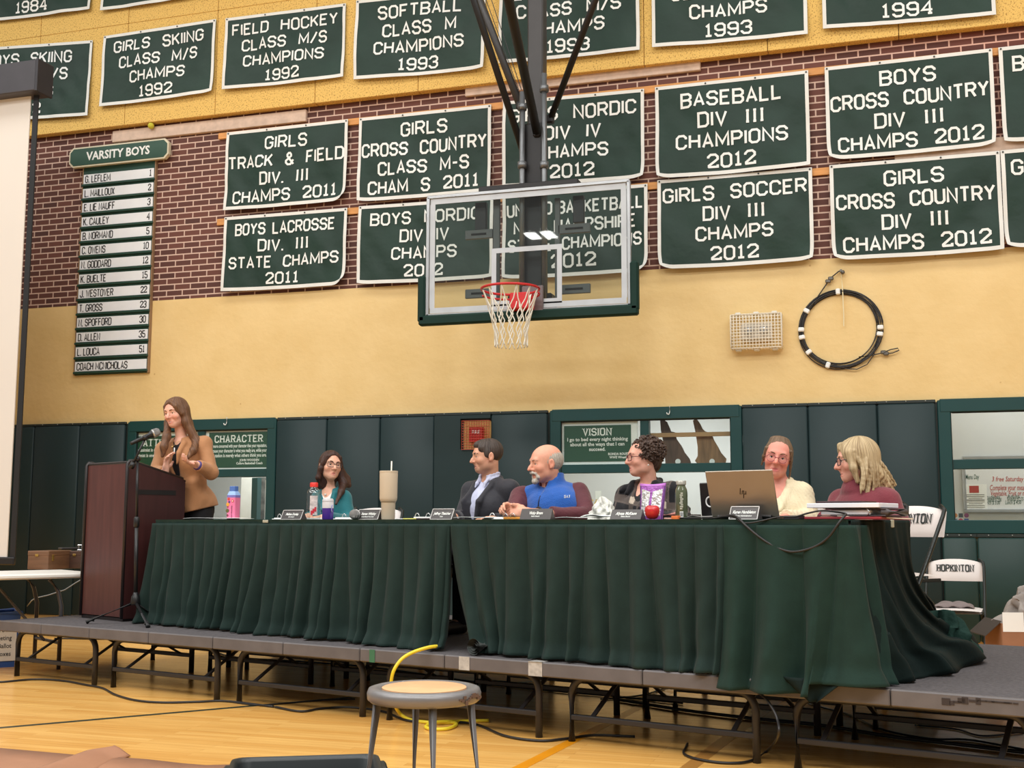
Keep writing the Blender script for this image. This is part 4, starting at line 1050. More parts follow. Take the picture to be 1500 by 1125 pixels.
# crumpled heap of the same cloth
HC = on_z(1372, 968, STAGE_Z)
def heap(u, w):
    a = u*2*PI; v = w; r = (1 - v)**.62
    rx, ry = .185, .17
    n = 1 + .16*math.sin(5*a + 7*v) + .10*math.sin(9*a - 11*v + 1)
    z = .22*(1 - (1 - v)**2.2)*(1 + .18*math.sin(4*a + 5*v)) + .03*math.sin(7*a + 15*v)*v*(1 - v)*3
    q = HC + RS*rx*r*n*math.cos(a) + NS*(ry*r*n*math.sin(a) + .08)
    return (q[0], q[1], STAGE_Z + .004 + max(0, z))
o = MB().grid(heap, 96, 40, wrap=True).build('cloth_heap', mat('heap_green', (26, 52, 45), .8, var=.12, scale=9, bump=.3, bscale=50, spec=.2), smooth=True)
tag(o, 'crumpled heap of dark green cloth on the stage right of the table', 'cloth')
# a clip on the table end, a small tab on the front
P = on_line(1307, 767, TP(T_L + .016, 0), TT)
tag(MB().box(P + np.array([0, 0, 0]), (.012, .028, .04), TT, TN, bev=.003).build('skirt_clip', mat('clip_clear', (170, 168, 150), .3)), 'small clear skirt clip at the right table end', 'clip')
P = on_table(389, -.02, TABLE_Z - .012)
tag(MB().box(P, (.05, .012, .02), TT, TN, bev=.003).build('skirt_clip', mat('clip_clear', (170, 168, 150), .3)), 'small clear skirt clip on the table front below the printed list', 'clip')
# rolled mat in the gap of the skirts
a, b_ = on_z(690, 948, STAGE_Z + .05) , None
b = MB(); N0 = a + TN*.02
for k in range(3): b.tube([N0 + TN*.3*k/2 + np.array([0, 0, .0])for k in range(3)], .045 - .012*k, 18, cap=False)
tag(b.build('rolled_mat', mat('rolled_grey', (62, 66, 64), .7), smooth=True), 'rolled grey mat peeking out of the gap in the skirt', 'rolled mat')

# ================================================================ LECTERN
def lectern():
    N0 = on_z(179, 911, STAGE_Z); A = on_z(125, 905.5, STAGE_Z) - N0; A = A/np.linalg.norm(A); Bd = np.array([-A[1], A[0], 0])
    if Bd[1] < 0: Bd = -Bd
    root = thing('lectern', N0 + A*.3 + Bd*.25, 'dark mahogany lectern at the left end of the stage', 'lectern')
    MAH = mat('mahogany', (82, 46, 42), .36, var=.16, scale=3.5, stretch=(6, 6, .7), spec=.45)
    MAD = mat('mahogany_dark', (58, 30, 30), .36, var=.16, scale=3.5, stretch=(6, 6, .7), spec=.45)
    BLK = mat('edge_black', (28, 22, 24), .4)
    W, D_ = .60, .50; zf, zb_ = 1.185, 1.065
    def L(a, b, z): return N0 + A*a + Bd*b + np.array([0, 0, z])
    UP = np.array([0, 0, 1.0])
    def side(a0):
        ol = [(0, .02), (D_, .02), (D_, zb_ - .02), (D_ - .02, zb_), (.07, zf - .012), (.045, zf), (.015, zf), (0, zf - .02)]
        X, Y = Bd, UP
        MB().prism(ol, L(a0, 0, 0), X, Y, .024 if np.cross(X, Y) @ A > 0 else -.024).build('side_panel', MAD, root)
        MB().tube([L(a0 + .012, b, z) for b, z in ol[2:] + [(0, .02)]], .014, 8).build('edge_moulding', BLK, root, smooth=True)
    side(0); side(W - .024)
    MB().box(L(W/2, .013, .60), (W - .05, .02, 1.14), A, Bd, bev=.002).build('front_panel', MAH, root)
    MB().box(L(W/2, .012, 1.175), (W - .05, .03, .02), A, Bd, bev=.006).build('front_rail', BLK, root)
    s = unit(np.array([0, D_ - .1, 0]) @ np.eye(3)); sl = unit(Bd*(D_ - .08) + UP*(zb_ - zf))
    MB().box(L(W/2, D_/2 + .02, (zf + zb_)/2 - .04), (W - .05, D_ - .06, .02), A, sl, np.cross(A, sl), bev=.002).build('reading_top', MAD, root)
    for z in (.05, .93): MB().box(L(W/2, D_/2, z), (W - .05, D_ - .04, .024), A, Bd).build('shelf', MAD, root)
    MB().box(L(-.0012, .25, .955), (.004, .33, .036), A, Bd).build('shaded_slot', mat('slot_shade', (10, 8, 8), .8), root)  # black strip on the uncut panel, standing for the shade inside the slot
    MB().box(L(W/2, D_/2, .012), (W - .02, D_ - .02, .024), A, Bd).build('plinth', BLK, root)
lectern()

# ---- microphone on its tripod stand
BLKM = mat('stand_black', (30, 30, 32), .38, .2)
GRIL = mat('mic_grille', (150, 150, 150), .35, .8, bump=.6, bscale=400)
def mic_shape(root, p0, p1, r=.026):
    """handheld microphone from tail p0 to head p1"""
    p0, p1 = np.asarray(p0, float), np.asarray(p1, float); d = p1 - p0; Lm = np.linalg.norm(d)
    MB().lathe([(.0001, 0), (r*.42, .0), (r*.45, .02), (r*.62, Lm*.62), (r*.95, Lm*.72), (r*.95, Lm*.75)], p0, 18, d).build('handle', BLKM, root, smooth=True)
    MB().lathe([(r*.9, Lm*.74), (r*1.08, Lm*.80), (r*1.1, Lm*.84), (r*1.0, Lm*.93), (r*.6, Lm*.99), (.0001, Lm)], p0, 18, d).build('grille', GRIL, root, smooth=True)
    MB().lathe([(r*1.0, Lm*.745), (r*1.14, Lm*.775), (r*1.14, Lm*.79), (r*1.0, Lm*.80)], p0, 18, d).build('collar', mat('mic_collar', (200, 200, 200), .3, .8), root, smooth=True)
def mic_stand():
    C_ = on_z(198.5, 914, STAGE_Z)
    nrm = np.array([-_s, _c, 0])
    def W(px, py, dd=0.0): return on_line(px, py, C_ + nrm*dd, nrm)
    root = thing('microphone_stand', C_, 'black tripod microphone stand in front of the lectern', 'microphone stand')
    hub = W(198.5, 880)
    MB().lathe([(.03, -.03), (.036, -.02), (.03, .03), (.02, .045), (.018, .06)], hub, 20).build('hub', BLKM, root, smooth=True)
    for e in (on_z(127, 911.5, STAGE_Z + .012), on_z(217, 917.5, STAGE_Z + .012), on_z(236, 911, STAGE_Z + .012)):
        lg = MB().tube([hub + np.array([0, 0, -.01]), hub*.05 + e*.95 + np.array([0, 0, .004]), e], .011, 10).build('leg', BLKM, root, smooth=True)
        d = unit(e - hub); MB().tube([e - d*.05, e], .017, 10).build('rubber_foot', mat('black_rubber', (18, 22, 22), .6), lg, smooth=True)
    top = W(201.5, 672)
    mid = hub*.45 + top*.55
    MB().cyl(hub, mid, .014, n=14).build('lower_pole', BLKM, root, smooth=True)
    MB().cyl(mid, top, .010, n=14).build('upper_pole', BLKM, root, smooth=True)
    MB().lathe([(.014, -.04), (.021, -.03), (.021, .03), (.014, .04)], mid, 16).build('clutch', BLKM, root, smooth=True)
    MB().lathe([(.006, -.02), (.02, -.018), (.02, .018), (.006, .02)], top, 16, nrm).build('swivel', BLKM, root, smooth=True)
    a, b_ = W(191.5, 686, -.02), W(213, 642, -.02)
    MB().cyl(a, b_, .0085, n=12).build('boom_arm', BLKM, root, smooth=True)
    MB().cyl(a, a + (b_ - a)*.2, .020, n=14).build('counterweight', BLKM, root, smooth=True)
    MB().cyl(b_ - (b_ - a)*.05, b_ + np.array([0, 0, .02]), .018, n=12).build('clip', BLKM, root, smooth=True)
    mic = thing('microphone', b_, 'black microphone with silver grille held in the stand before the speaker', 'microphone', 'microphones')
    mic_shape(mic, W(191, 650, -.03), W(234.5, 631, .05), .030)
mic_stand()

# ================================================================ LEFT SIDE: table, boxes, bin, screen
a = on_z(140, 838.5, .74); bL = on_z(0, 842, .74); X_ = unit((a - bL)*[1, 1, 0]); Y_ = np.array([-X_[1], X_[0], 0])
WTOP = mat('white_plastic', (226, 224, 218), .45, var=.03)
org = a - X_*1.83; org = np.array([org[0], org[1], 0])
folding_table(org, X_, Y_, 1.83, .76, 0, .74, 'white plastic folding table left of the lectern', WTOP, rl=.016)
def wooden_box(px0, pxc, px1, pyb, label, mA, mB, wA=.2, wB=.3, hh=.155):
    c = on_z(pxc, pyb, .742)
    view = unit((c - CAMO)*[1, 1, 0]); rgt = np.array([view[1], -view[0], 0])
    A = unit(-rgt*.8 + view*.6); Bv = unit(rgt*.8*.75 + view*.66)
    Bv = unit(Bv - A*(A @ Bv)) if abs(A @ Bv) > .02 else Bv
    root = thing('wooden_box', c, label, 'wooden box')
    b = MB(); b.box(c + A*wA/2 + Bv*wB/2 + np.array([0, 0, hh/2 - .02]), (wA, wB, hh - .04), A, Bv, bev=.003); b.build('body', mA, root)
    MB().box(c + A*wA/2 + Bv*wB/2 + np.array([0, 0, hh - .022]), (wA + .004, wB + .004, .04), A, Bv, bev=.004).build('lid', mB, root)
    q = c + Bv*.055 + np.array([0, 0, hh*.62]) - A*.004
    MB().box(q, (.006, .026, .05), A, Bv, bev=.002).build('brass_latch', mat('brass', (190, 156, 84), .35, .9), root)
    q = c + A*wA*.55 - Bv*.004 + np.array([0, 0, hh*.75])
    MB().box(q, (.03, .006, .02), A, Bv, bev=.002).build('brass_plate', mat('brass', (190, 156, 84), .35, .9), root)
    return c + A*wA/2 + Bv*wB/2 + np.array([0, 0, hh])
WB1 = mat('box_brown', (112, 78, 54), .5, var=.22, scale=4, stretch=(1, 1, 8)); WB2 = mat('box_dark', (78, 54, 42), .5, var=.22, scale=4, stretch=(1, 1, 8))
wooden_box(44, 70, 117, 834.5, 'brown wooden box with brass latch, nearer the screen on the white table', WB1, WB1)
WB_TOP = wooden_box(108, 118, 140, 833.0, 'dark wooden box half hidden behind the lectern', WB2, WB2, .12, .24, .15)
p = on_z(96, 806, .742 + .157); 
tag(MB().box(on_z(72, 833, .742) + np.array([.05, .19, .166]), (.17, .1, .018), X_, Y_, bev=.006).build('black_tray', mat('tray_black', (32, 30, 32), .5)), 'flat black object on the wooden box', 'tray')
q = WB_TOP
b = MB()
for k in range(5): b.tube([q + X_*(-.05 + .11*k/4) + np.array([0, 0, 0]), q + X_*(-.05 + .11*k/4) + np.array([0, 0, .04])], .004, 8)
b.tube([q + X_*-.06 + np.array([0, 0, .045]), q + X_*.07 + np.array([0, 0, .045])], .008, 8); b.tube([q + X_*-.06 + np.array([0, 0, .004]), q + X_*.07 + np.array([0, 0, .004])], .008, 8)
tag(b.build('metal_stand', mat('chrome', (190, 192, 196), .2, .9)), 'small chrome stand on the half hidden wooden box', 'stand')
def screen():
    off = 1.48
    tl, bl = on_wall(58, 135, off), on_wall(22, 822, off)
    xr = (tl[0] + bl[0])/2; zt, zb_ = tl[2], bl[2]; W = 3.4; y = WALL_Y - off
    root = thing('projection_screen', (xr - W/2, y, 0), 'large white projection screen with black case at the left edge', 'projection screen')
    MB().box((xr - W/2 - .05, y, (zt + zb_)/2 + .01), (W - .1, .012, zt - zb_ - .02)).build('screen_fabric', mat('screen_white', (222, 216, 208), .7, var=.015, scale=1.2, bump=.03, bscale=2), root)
    MB().box((xr - .03, y - .004, (zt + zb_)/2), (.062, .014, zt - zb_)).build('black_border', mat('border_black', (24, 25, 28), .6), root)
    MB().box((xr - W/2, y - .006, zb_), (W, .05, .08), bev=.012).build('bottom_bar', mat('bar_black', (26, 26, 28), .4), root)
    c0 = on_wall(52, 86, off + .15); c1 = on_wall(52, 131, off + .15)
    MB().box((c0[0] - W/2, y - .02, (c0[2] + c1[2])/2 + .0), (W, .24, c0[2] - c1[2]), bev=.008).build('case', mat('case_grey', (58, 56, 62), .45), root)
    MB().box((c0[0] + .012, y - .02, (c0[2] + c1[2])/2), (.03, .25, c0[2] - c1[2] + .02), bev=.006).build('end_cap', mat('cap_dark', (40, 38, 44), .45), root)
    MB().box((xr - .62, y - .11, c1[2] - .004), (.07, .03, .014), bev=.003).build('indicator_lamp', mat('ind_red', (200, 60, 50), .4), root)
    b = MB()
    b.box((xr - W + .3, y + .06, (c0[2])/2), (.07, .05, c0[2]), bev=.004); b.build('post', mat('bar_black', (26, 26, 28), .4), root)
    MB().box((xr - W + .3, y + .06, .02), (.1, 1.0, .04), bev=.006).build('foot', mat('bar_black', (26, 26, 28), .4), root)
screen()
def blue_bin():
    c = on_z(27, 977, 0); v = unit((c - CAMO)*[1, 1, 0]); rg = np.array([v[1], -v[0], 0])
    A = unit(rg + v*.12); Bv = np.array([-A[1], A[0], 0]); W, D_, H_ = .50, .36, .42
    root = thing('blue_bin', c - A*W/2 + Bv*D_/2, 'blue bin with a printed town meeting sign at the left end of the stage', 'bin')
    BL = mat('bin_blue', (38, 76, 140), .45)
    def L(a, b, z, s=1): cx = c - A*W/2 + Bv*D_/2; return cx + A*a*s + Bv*b*s + np.array([0, 0, z])
    def ring(s, z): return [L(x, y, z, s) for x, y in ((-W/2, -D_/2), (W/2, -D_/2), (W/2, D_/2), (-W/2, D_/2))]
    b = MB(); rs_ = [ring(.88, 0), ring(1, H_), ring(.97, H_), ring(.86, .01)]
    V = sum(rs_, []); Fc = [(3, 2, 1, 0)]
    for k in range(3):
        for i in range(4): Fc.append((k*4 + i, k*4 + (i + 1) % 4, (k + 1)*4 + (i + 1) % 4, (k + 1)*4 + i))
    Fc.append((12, 13, 14, 15)); b.add(V, Fc); b.build('body', BL, root)
    m = MB()
    for (x0, y0), (x1, y1) in zip([(-1, -1), (1, -1), (1, 1), (-1, 1)], [(1, -1), (1, 1), (-1, 1), (-1, -1)]): m.tube([L(x0*W/2, y0*D_/2, H_), L(x1*W/2, y1*D_/2, H_)], .016, 8)
    m.build('rim', BL, root)
    tilt = unit(np.array([0, 0, 1.0])*H_ - Bv*.12*D_/2)
    sc = L(.105, -D_/2*.945 - .006, .20)
    s = MB().box(sc, (.24, .003, .30), A, np.cross(tilt, A), tilt).build('paper_sign', mat('sign_paper', (214, 208, 196), .7), root)
    t = MB()
    for k, l in enumerate(('Town', 'Meeting', 'Ballot', 'Boxes')):
        font_text(t, l, lambda a_, b_: sc - Bv*.004 + A*a_ + tilt*b_, .085, .075 - k*.062, .036, .85, .01, 'RIGHT', wmax=.19)
    t.build('sign_lettering', mat('sign_ink', (38, 36, 38), .6), s)
blue_bin()
# clutter on the floor under the white table
p = on_z(92, 893, .05)
tag(MB().sphere(on_z(110, 888, .06) + np.array([-.1, .55, .02]), .3, 20, 12, (1.5, .8, .38)).build('black_bag', mat('bag_black', (20, 20, 24), .6, bump=.5, bscale=12), smooth=True), 'slumped black bag on the floor under the white table', 'bag')
b = MB(); q = on_z(70, 896, .02) + np.array([-.1, .25, 0]); r_ = random.Random(2)
b.tube([q + np.array([.05*i - .25 + .02*r_.random(), .06*math.sin(i*1.3), .025 + .012*math.sin(i*2.1)]) for i in range(14)], .022, 8)
tag(b.build('orange_cable', mat('orange_pvc', (188, 70, 38), .5), smooth=True), 'orange red cable bundle on the floor under the white table', 'cable')
b = MB(); b.tube([on_z(36, 893, .006), on_wall(46, 880, 2.4), on_wall(52, 876, 2.4), on_wall(70, 872, 2.4), on_wall(95, 864, 2.3), on_wall(112, 853, 2.2), on_wall(121, 848, 2.2)], .005, 6)
tag(b.build('grey_cord', mat('cord_grey', (130, 130, 128), .6), smooth=True), 'thin grey cord hanging from the white table beside the lectern', 'cord')

# ================================================================ CHAIRS
PADW = mat('chair_pad_white', (232, 224, 220), .5, var=.03, sheen=.1)
CHF = mat('chair_frame', (34, 38, 36), .35, .4)
CHI = mat('chair_ink', (40, 44, 42), .6)
def make_chair():
    r = thing('folding_chair', (0, 0, 0), 'x', 'chair')
    def bp(a, z, y0): return (a, y0, z)
    # back pad: curved, top edge bowed
    def back(u, v):
        a = (u - .5)*.43; top = .845 - .035*(2*abs(u - .5))**2.4; z = .665 + (top - .665)*v; e = math.sin(PI*u)**.25*math.sin(PI*min(.98, max(.02, v)))**.3
        return a, z, e
    def front(u, v): a, z, e = back(u, v); return (a, .215 + .045*(z - .66)/.2 - .026*e - .02*math.cos(PI*(u - .5)), z)
    def rear(u, v): a, z, e = back(1 - u, v); return (a, .215 + .045*(z - .66)/.2 + .012*e - .02*math.cos(PI*(u - .5)), z)
    b = MB(); b.grid(front, 20, 12); b.grid(rear, 20, 12); bk = b.build('backrest', PADW, r, smooth=True, local=True)
    t = MB(); block_text(t, 'HOPKINTON', lambda a, z: (a, front(a/.43 + .5, min(1, max(0, (z - .665)/.19)))[1] - .003, z), 0, .742, .058, th=1.15, serif=True, hs=.7, gap=2.0, wmax=.33)
    t.build('lettering', CHI, bk, local=True)
    def seat(u, v):
        a = (u - .5)*.42; y = -.22 + .41*v; e = (math.sin(PI*min(.985, max(.015, u)))*math.sin(PI*min(.985, max(.015, v))))**.25
        return a, y, e
    b = MB(); b.grid(lambda u, v: (seat(u, v)[0], seat(u, v)[1], .435 + .035*seat(u, v)[2]), 16, 16); b.grid(lambda u, v: (seat(1 - u, v)[0], seat(u, v)[1], .432 - .012*seat(u, v)[2]), 16, 16)
    b.build('seat', PADW, r, smooth=True, local=True)
    for s in (-1, 1):
        MB().tube([(s*.225, -.26, .012), (s*.225, -.1, .30), (s*.225, .09, .60), (s*.222, .2, .78), (s*.215, .228, .82), (s*.18, .238, .845)], .012, 10).build('leg', CHF, r, smooth=True, local=True)
        MB().tube([(s*.205, .26, .012), (s*.205, .1, .30), (s*.205, -.06, .43)], .011, 10).build('leg', CHF, r, smooth=True, local=True)
        MB().box((s*.216, -.02, .425), (.012, .38, .02), bev=.003).build('seat_rail', CHF, r, local=True)
    for y, z, w in ((-.22, .08, .45), (.235, .06, .41), (.225, .12, .41)): MB().cyl((-w/2, y, z), (w/2, y, z), .008, n=8).build('stretcher', CHF, r, local=True)
    return r
chair0 = make_chair()
def face(P, look=0.0):                  # rotation so a thing's -Y side looks towards the camera, then turned look degrees to image left
    d = (CAMO - P)[:2]; return math.atan2(d[1], d[0]) + PI/2 - R(look)
cz = math.atan2(-TN[1], -TN[0]) + PI/2
chair0.location = tuple(on_table(1299, 1.36, STAGE_Z)); chair0.rotation_euler = (0, 0, face(np.array(chair0.location), 40))
chair0['label'] = 'white padded folding chair at the right end of the long table'
c2 = on_z(1400, 893, .45); dup(chair0, (c2[0], c2[1] + .1, 0), face(c2, 4), 'white padded folding chair on the floor behind the stage, grey cloth on it')
SEATS = {}
for key, px, n, lab in (('teal', 494, 1.12, 'white folding chair under the woman in the teal jacket'), ('empty', 534, 1.16, 'white folding chair left empty behind the beige tumbler'), ('navy', 693, 1.02, 'white folding chair under the man in the dark blazer'),
                        ('vest', 808, 1.02, 'white folding chair under the man in the blue vest'), ('curly', 938, 1.04, 'white folding chair under the woman with curly hair'), ('cream', 1140, 1.05, 'white folding chair under the woman in cream'),
                        ('blonde', 1250, .98, 'white folding chair under the blonde woman')):
    P = on_table(px, n, STAGE_Z); SEATS[key] = P
    if key == 'teal': continue
    dup(chair0, P, cz + (R(20) if key == 'empty' else 0), lab)
q = c2 + np.array([-.01, .02, .025])
def rag(u, v):
    a = (u - .5)*.30; y = (v - .5)*.2
    return (q[0] + a, q[1] + y + .02, .474 + .035*max(0, (1 - (2*abs(u - .5))**4)*(1 - (2*abs(v - .5))**4)) + .006*math.sin(u*17 + v*5))
tag(MB().grid(rag, 30, 16).build('folded_cloth', mat('rag_grey', (132, 120, 118), .9, bump=.3), smooth=True, solid=.004), 'folded grey cloth on the seat of the chair behind the stage', 'cloth')
chair0.scale = (1, 1, .985)
# cardboard box of clothes
def carton():
    c = np.array([.79, 9.48, 0]); D_ = unit(np.array([.97, .22, 0])); E_ = np.array([-D_[1], D_[0], 0])
    CB = mat('cardboard', (150, 106, 78), .8, var=.08)
    root = thing('cardboard_box', c + D_*.3 + E_*.2, 'open cardboard box on the floor behind the right end of the stage', 'box')
    W, H_ = .62, .41
    for p, s in ((c + D_*W/2, (W, .006, H_)), (c + D_*W/2 + E_*.4, (W, .006, H_)), (c + E_*.2, (.006, .4, H_)), (c + D_*W + E_*.2, (.006, .4, H_))):
        MB().box(p + np.array([0, 0, H_/2]), s, D_, E_).build('side', CB, root)
    MB().box(c + D_*W/2 + E_*.2 + np.array([0, 0, .004]), (W, .4, .006), D_, E_).build('bottom', CB, root)
    MB().box(c - D_*.06 + E_*.2 + np.array([0, 0, H_ - .04]), (.16, .38, .006), unit(D_ - np.array([0, 0, .9])*-1), E_).build('flap', mat('cardboard_dark', (60, 52, 46), .8), root)
    MB().box(c + D_*.08 - E_*.004 + np.array([0, 0, H_ + .01]), (.15, .004, .14), D_, E_).build('white_label', WHT, root)
    t = MB(); font_text(t, 'H2  B2', lambda a, z: c + D_*(.26 + a) - E_*.005 + np.array([0, 0, H_ - .20 + z]), 0, 0, .045, 1, .02); t.build('lettering', WHT, root)
    g = c + D_*.34 + E_*.16 + np.array([0, 0, H_ - .02])
    def cl(u, w):
        a = u*2*PI; n = 1 + .2*math.sin(3*a + 5*w) + .12*math.sin(7*a - 9*w)
        r = (1 - w)**.6
        return tuple(g + D_*(.30*r*n*math.cos(a)) + E_*(.16*r*n*math.sin(a)) + np.array([0, 0, .24*(1 - (1 - w)**2)*(1 + .25*math.sin(2*a + 4*w)) + .02*math.sin(9*a + 12*w)]))
    tag(MB().grid(cl, 72, 30, wrap=True).build('clothing_pile', mat('clothes_grey', (150, 142, 136), .9, bump=.4, bscale=20), smooth=True), 'grey clothes heaped in the cardboard box', 'clothes', kind='stuff')
carton()

# ================================================================ HOOP
def hoop():
    HO = 1.28; y = WALL_Y - HO
    def W(px, py, dy=0.0): return on_wall(px, py, HO + dy)
    tl, tr, br, bl = W(625, 290), W(922.5, 265), W(921, 446), W(629.5, 464)
    x0, x1 = (tl[0] + bl[0])/2, (tr[0] + br[0])/2; z1, z0 = (tl[2] + tr[2])/2, (bl[2] + br[2])/2; cx = (x0 + x1)/2
    root = thing('basketball_hoop', (cx, y, z0 - .5), 'basketball hoop with glass backboard, red rim and white net', 'basketball hoop')
    ALU = mat('hoop_alu', (168, 170, 172), .35, .7); LINE = mat('board_line', (186, 191, 196), .5); MET = mat('mast_grey', (62, 60, 60), .45, .3); DK = mat('mast_dark', (34, 33, 34), .45, .3)
    MB().box((cx, y, (z0 + z1)/2), (x1 - x0 - .02, .012, z1 - z0 - .02)).build('glass', pane_mat('hoop_glass', (.90, .93, .92), .045, .02), root)
    f = MB()
    for z in (z0, z1): f.box((cx, y, z), (x1 - x0 + .02, .04, .032), bev=.004)
    for x in (x0, x1): f.box((x, y, (z0 + z1)/2), (.032, .04, z1 - z0), bev=.004)
    f.build('rim_frame', ALU, root)
    l = MB()
    for z in (z0 + .045, z1 - .045): l.box((cx, y - .008, z), (x1 - x0 - .05, .003, .05))
    for x in (x0 + .045, x1 - .045): l.box((x, y - .008, (z0 + z1)/2), (.05, .003, z1 - z0 - .14))
    l.build('border_line', LINE, root)
    a, b_ = W(724, 368), W(820, 440); l = MB(); w = .045
    for z in (a[2], b_[2]): l.box(((a[0] + b_[0])/2, y - .008, z), (b_[0] - a[0] + w, .003, w))
    for x in (a[0], b_[0]): l.box((x, y - .008, (a[2] + b_[2])/2), (w, .003, a[2] - b_[2] - w))
    l.build('target_square', LINE, root)
    PG = mat('hoop_pad', (10, 44, 36), .6, spec=.25)
    pl, pr = W(614, 405, .01), W(935, 381, .01); zb_ = W(775, 463, .01)[2] ; t_ = .075
    xa, xb = W(619, 440)[0], W(930, 420)[0]
    p = MB(); p.box((cx, y - .005, z0 - .045), (xb - xa + .06, .075, .095), bev=.016)
    p.box((xa, y - .005, (pl[2] + z0)/2 - .03), (t_, .075, pl[2] - z0 + .06), bev=.016); p.box((xb, y - .005, (pr[2] + z0)/2 - .03 + .0), (t_, .075, pl[2] - z0 + .06), bev=.016)
    p.build('edge_padding', PG, root)
    # rim, bracket, net
    rc = W(747.5, 423.5, .37); RR = .252; rz = rc[2]; rx, ry = rc[0], y - .37
    RED = mat('rim_red', (196, 34, 36), .35)
    rim = MB().tube([(rx + RR*math.cos(2*PI*k/48), ry + RR*math.sin(2*PI*k/48), rz) for k in range(48)], .011, 10, closed=True).build('rim', RED, root, smooth=True)
    MB().tube([(rx + (RR + .004)*math.cos(PI + PI*k/24)*.99, ry + RR*math.sin(PI*k/24), rz - .045 - .0*k) for k in range(25)], .009, 8).build('rim_support', RED, root, smooth=True)
    MB().box((rx + .02, y - .08, rz - .06), (.20, .14, .15), bev=.01).build('bracket', RED, root)
    MB().box((rx + .1, y - .02, rz - .06), (.20, .03, .30), bev=.006).build('mount_plate', mat('plate_grey', (110, 98, 98), .45, .4), root)
    n = MB(); NN = 12; Hn = .50; rows = 34
    for s in (-1, 1):
        for k in range(NN):
            pts = []
            for i in range(rows):
                v = i/(rows - 1)
                if v < .22: ang = 2*PI*(k + .5*s*0.35*(v/.22))/NN
                else:
                    m = (v - .22)/.78*6.0; tri = abs((m % 2) - 1)
                    ang = 2*PI*(k + s*(.175 + .33*(1 - tri)))/NN
                r = RR*(1 - v)**1.15*.42 + .145 - .012*math.sin(PI*v) + (.006*math.sin(k*2.3))
                r = max(.13, RR + (.142 - RR)*min(1, v*1.35)**.75)
                pts.append((rx + r*math.cos(ang) + .01*v, ry + r*math.sin(ang), rz - .008 - Hn*v))
            n.tube(pts, .0055 if s > 0 else .0052, 5)
    n.build('net', mat('net_white', (226, 222, 208), .7), root, smooth=True)
    # rear hardware seen through the glass
    for k, (pa, pb, pya, pyb) in enumerate(((682, 722, 346, 341), (818, 865, 339, 331), (682, 722, 432, 428), (818, 865, 427, 420))):
        a, b_ = W(pa, pya, -.10), W(pb, pyb, -.10); h = .085
        br_ = MB().box(((a[0] + b_[0])/2, y + .10, (a[2] + b_[2])/2), (b_[0] - a[0], .03, h), bev=.004).build('bracket_arm', mat('bracket_grey', (88, 90, 90), .5, .3), root)
        MB().box(((a[0] + b_[0])/2, y + .083, (a[2] + b_[2])/2), ((b_[0] - a[0])*.55, .004, .018)).build('slot', mat('slot_shade', (10, 8, 8), .8), br_)  # black bar in place of the shade within the arm's slot
    for pa, pb in ((723, 732), (813, 821)):
        a, b_ = W(pa, 291, -.10), W(pb, 448, -.10); MB().box(((a[0] + b_[0])/2, y + .10, (a[2] + b_[2])/2), (b_[0] - a[0], .03, a[2] - b_[2]), bev=.004).build('rear_upright', mat('bracket_grey', (88, 90, 90), .5, .3), root)
    for pa, pb, p1, p2 in ((697, 713, 298, 337), (840, 856, 288, 326)):
        a, b_ = W(pa, p1, -.12), W(pb, p2, -.12); MB().box(((a[0] + b_[0])/2, y + .12, (a[2] + b_[2])/2), (b_[0] - a[0], .05, a[2] - b_[2]), bev=.004).build('hanger_plate', DK, root)
    a, b_ = W(707, 279, -.1), W(851, 262, -.1); MB().box(((a[0] + b_[0])/2, y + .06, z1 + .035), (b_[0] - a[0], .16, .05), bev=.006).build('top_beam', DK, root)
    # mast and struts
    md = -.24
    def MP(px, py, dd): return on_wall(px, py, HO + dd)
    a = MP(784, 440, md); xm = a[0]
    zc = 9.4
    MB().box((xm + .02, y - md, (a[2] + zc)/2), (.15, .15, zc - a[2]), bev=.012).build('mast', MET, root)
    MB().box((xm + .0, y - md, (a[2] + MP(780, 185, md)[2])/2), (.19, .19, MP(780, 185, md)[2] - a[2]), bev=.012).build('mast_sleeve', DK, root)
    MB().box((xm - .02, y - md - .02, a[2] - .02), (.42, .2, .12), bev=.012).build('lower_clamp', DK, root)
    GAL = mat('galvanised', (120, 122, 124), .4, .7)
    for px, pt in ((765, 135), (797, 108)):
        a0, a1 = MP(px, 440, -.10), MP(px, pt, -.10); pp = MB().cyl((a1[0], y + .10, a0[2]), (a1[0], y + .10, a1[2]), .026, n=14).build('slide_pipe', GAL, root, smooth=True)
        for py in (pt + 22, 242): c = MP(px, py, -.10); MB().cyl((a1[0], y + .10, c[2] - .03), (a1[0], y + .10, c[2] + .03), .042, n=14).build('pipe_collar', GAL, pp, smooth=True)
    for k, (p0, p1, d0, d1, r, m_) in enumerate((((694, 0), (772, 240), .3, -.2, .032, DK), ((703, 0), (762, 155), -.5, -.2, .036, MET), ((745, 0), (787, 195), 1.2, -.15, .042, DK), ((872, 0), (806, 175), .3, -.2, .030, DK))):
        a, b_ = MP(*p0, d0), MP(*p1, d1); d = a - b_; a = b_ + d*1.9
        MB().cyl(b_, a, r, n=14).build('strut', m_, root, smooth=True)
        MB().box(b_, (.07, .07, .08), bev=.012).build('strut_clamp', DK, root)
    for p0, p1 in (((712, 0), (760, 132)), ((720, 0), (764, 132))):
        a, b_ = MP(*p0, -.1), MP(*p1, -.1); MB().cyl(b_, b_ + (a - b_)*1.4, .004, n=6).build('cable', DK, root)
hoop()

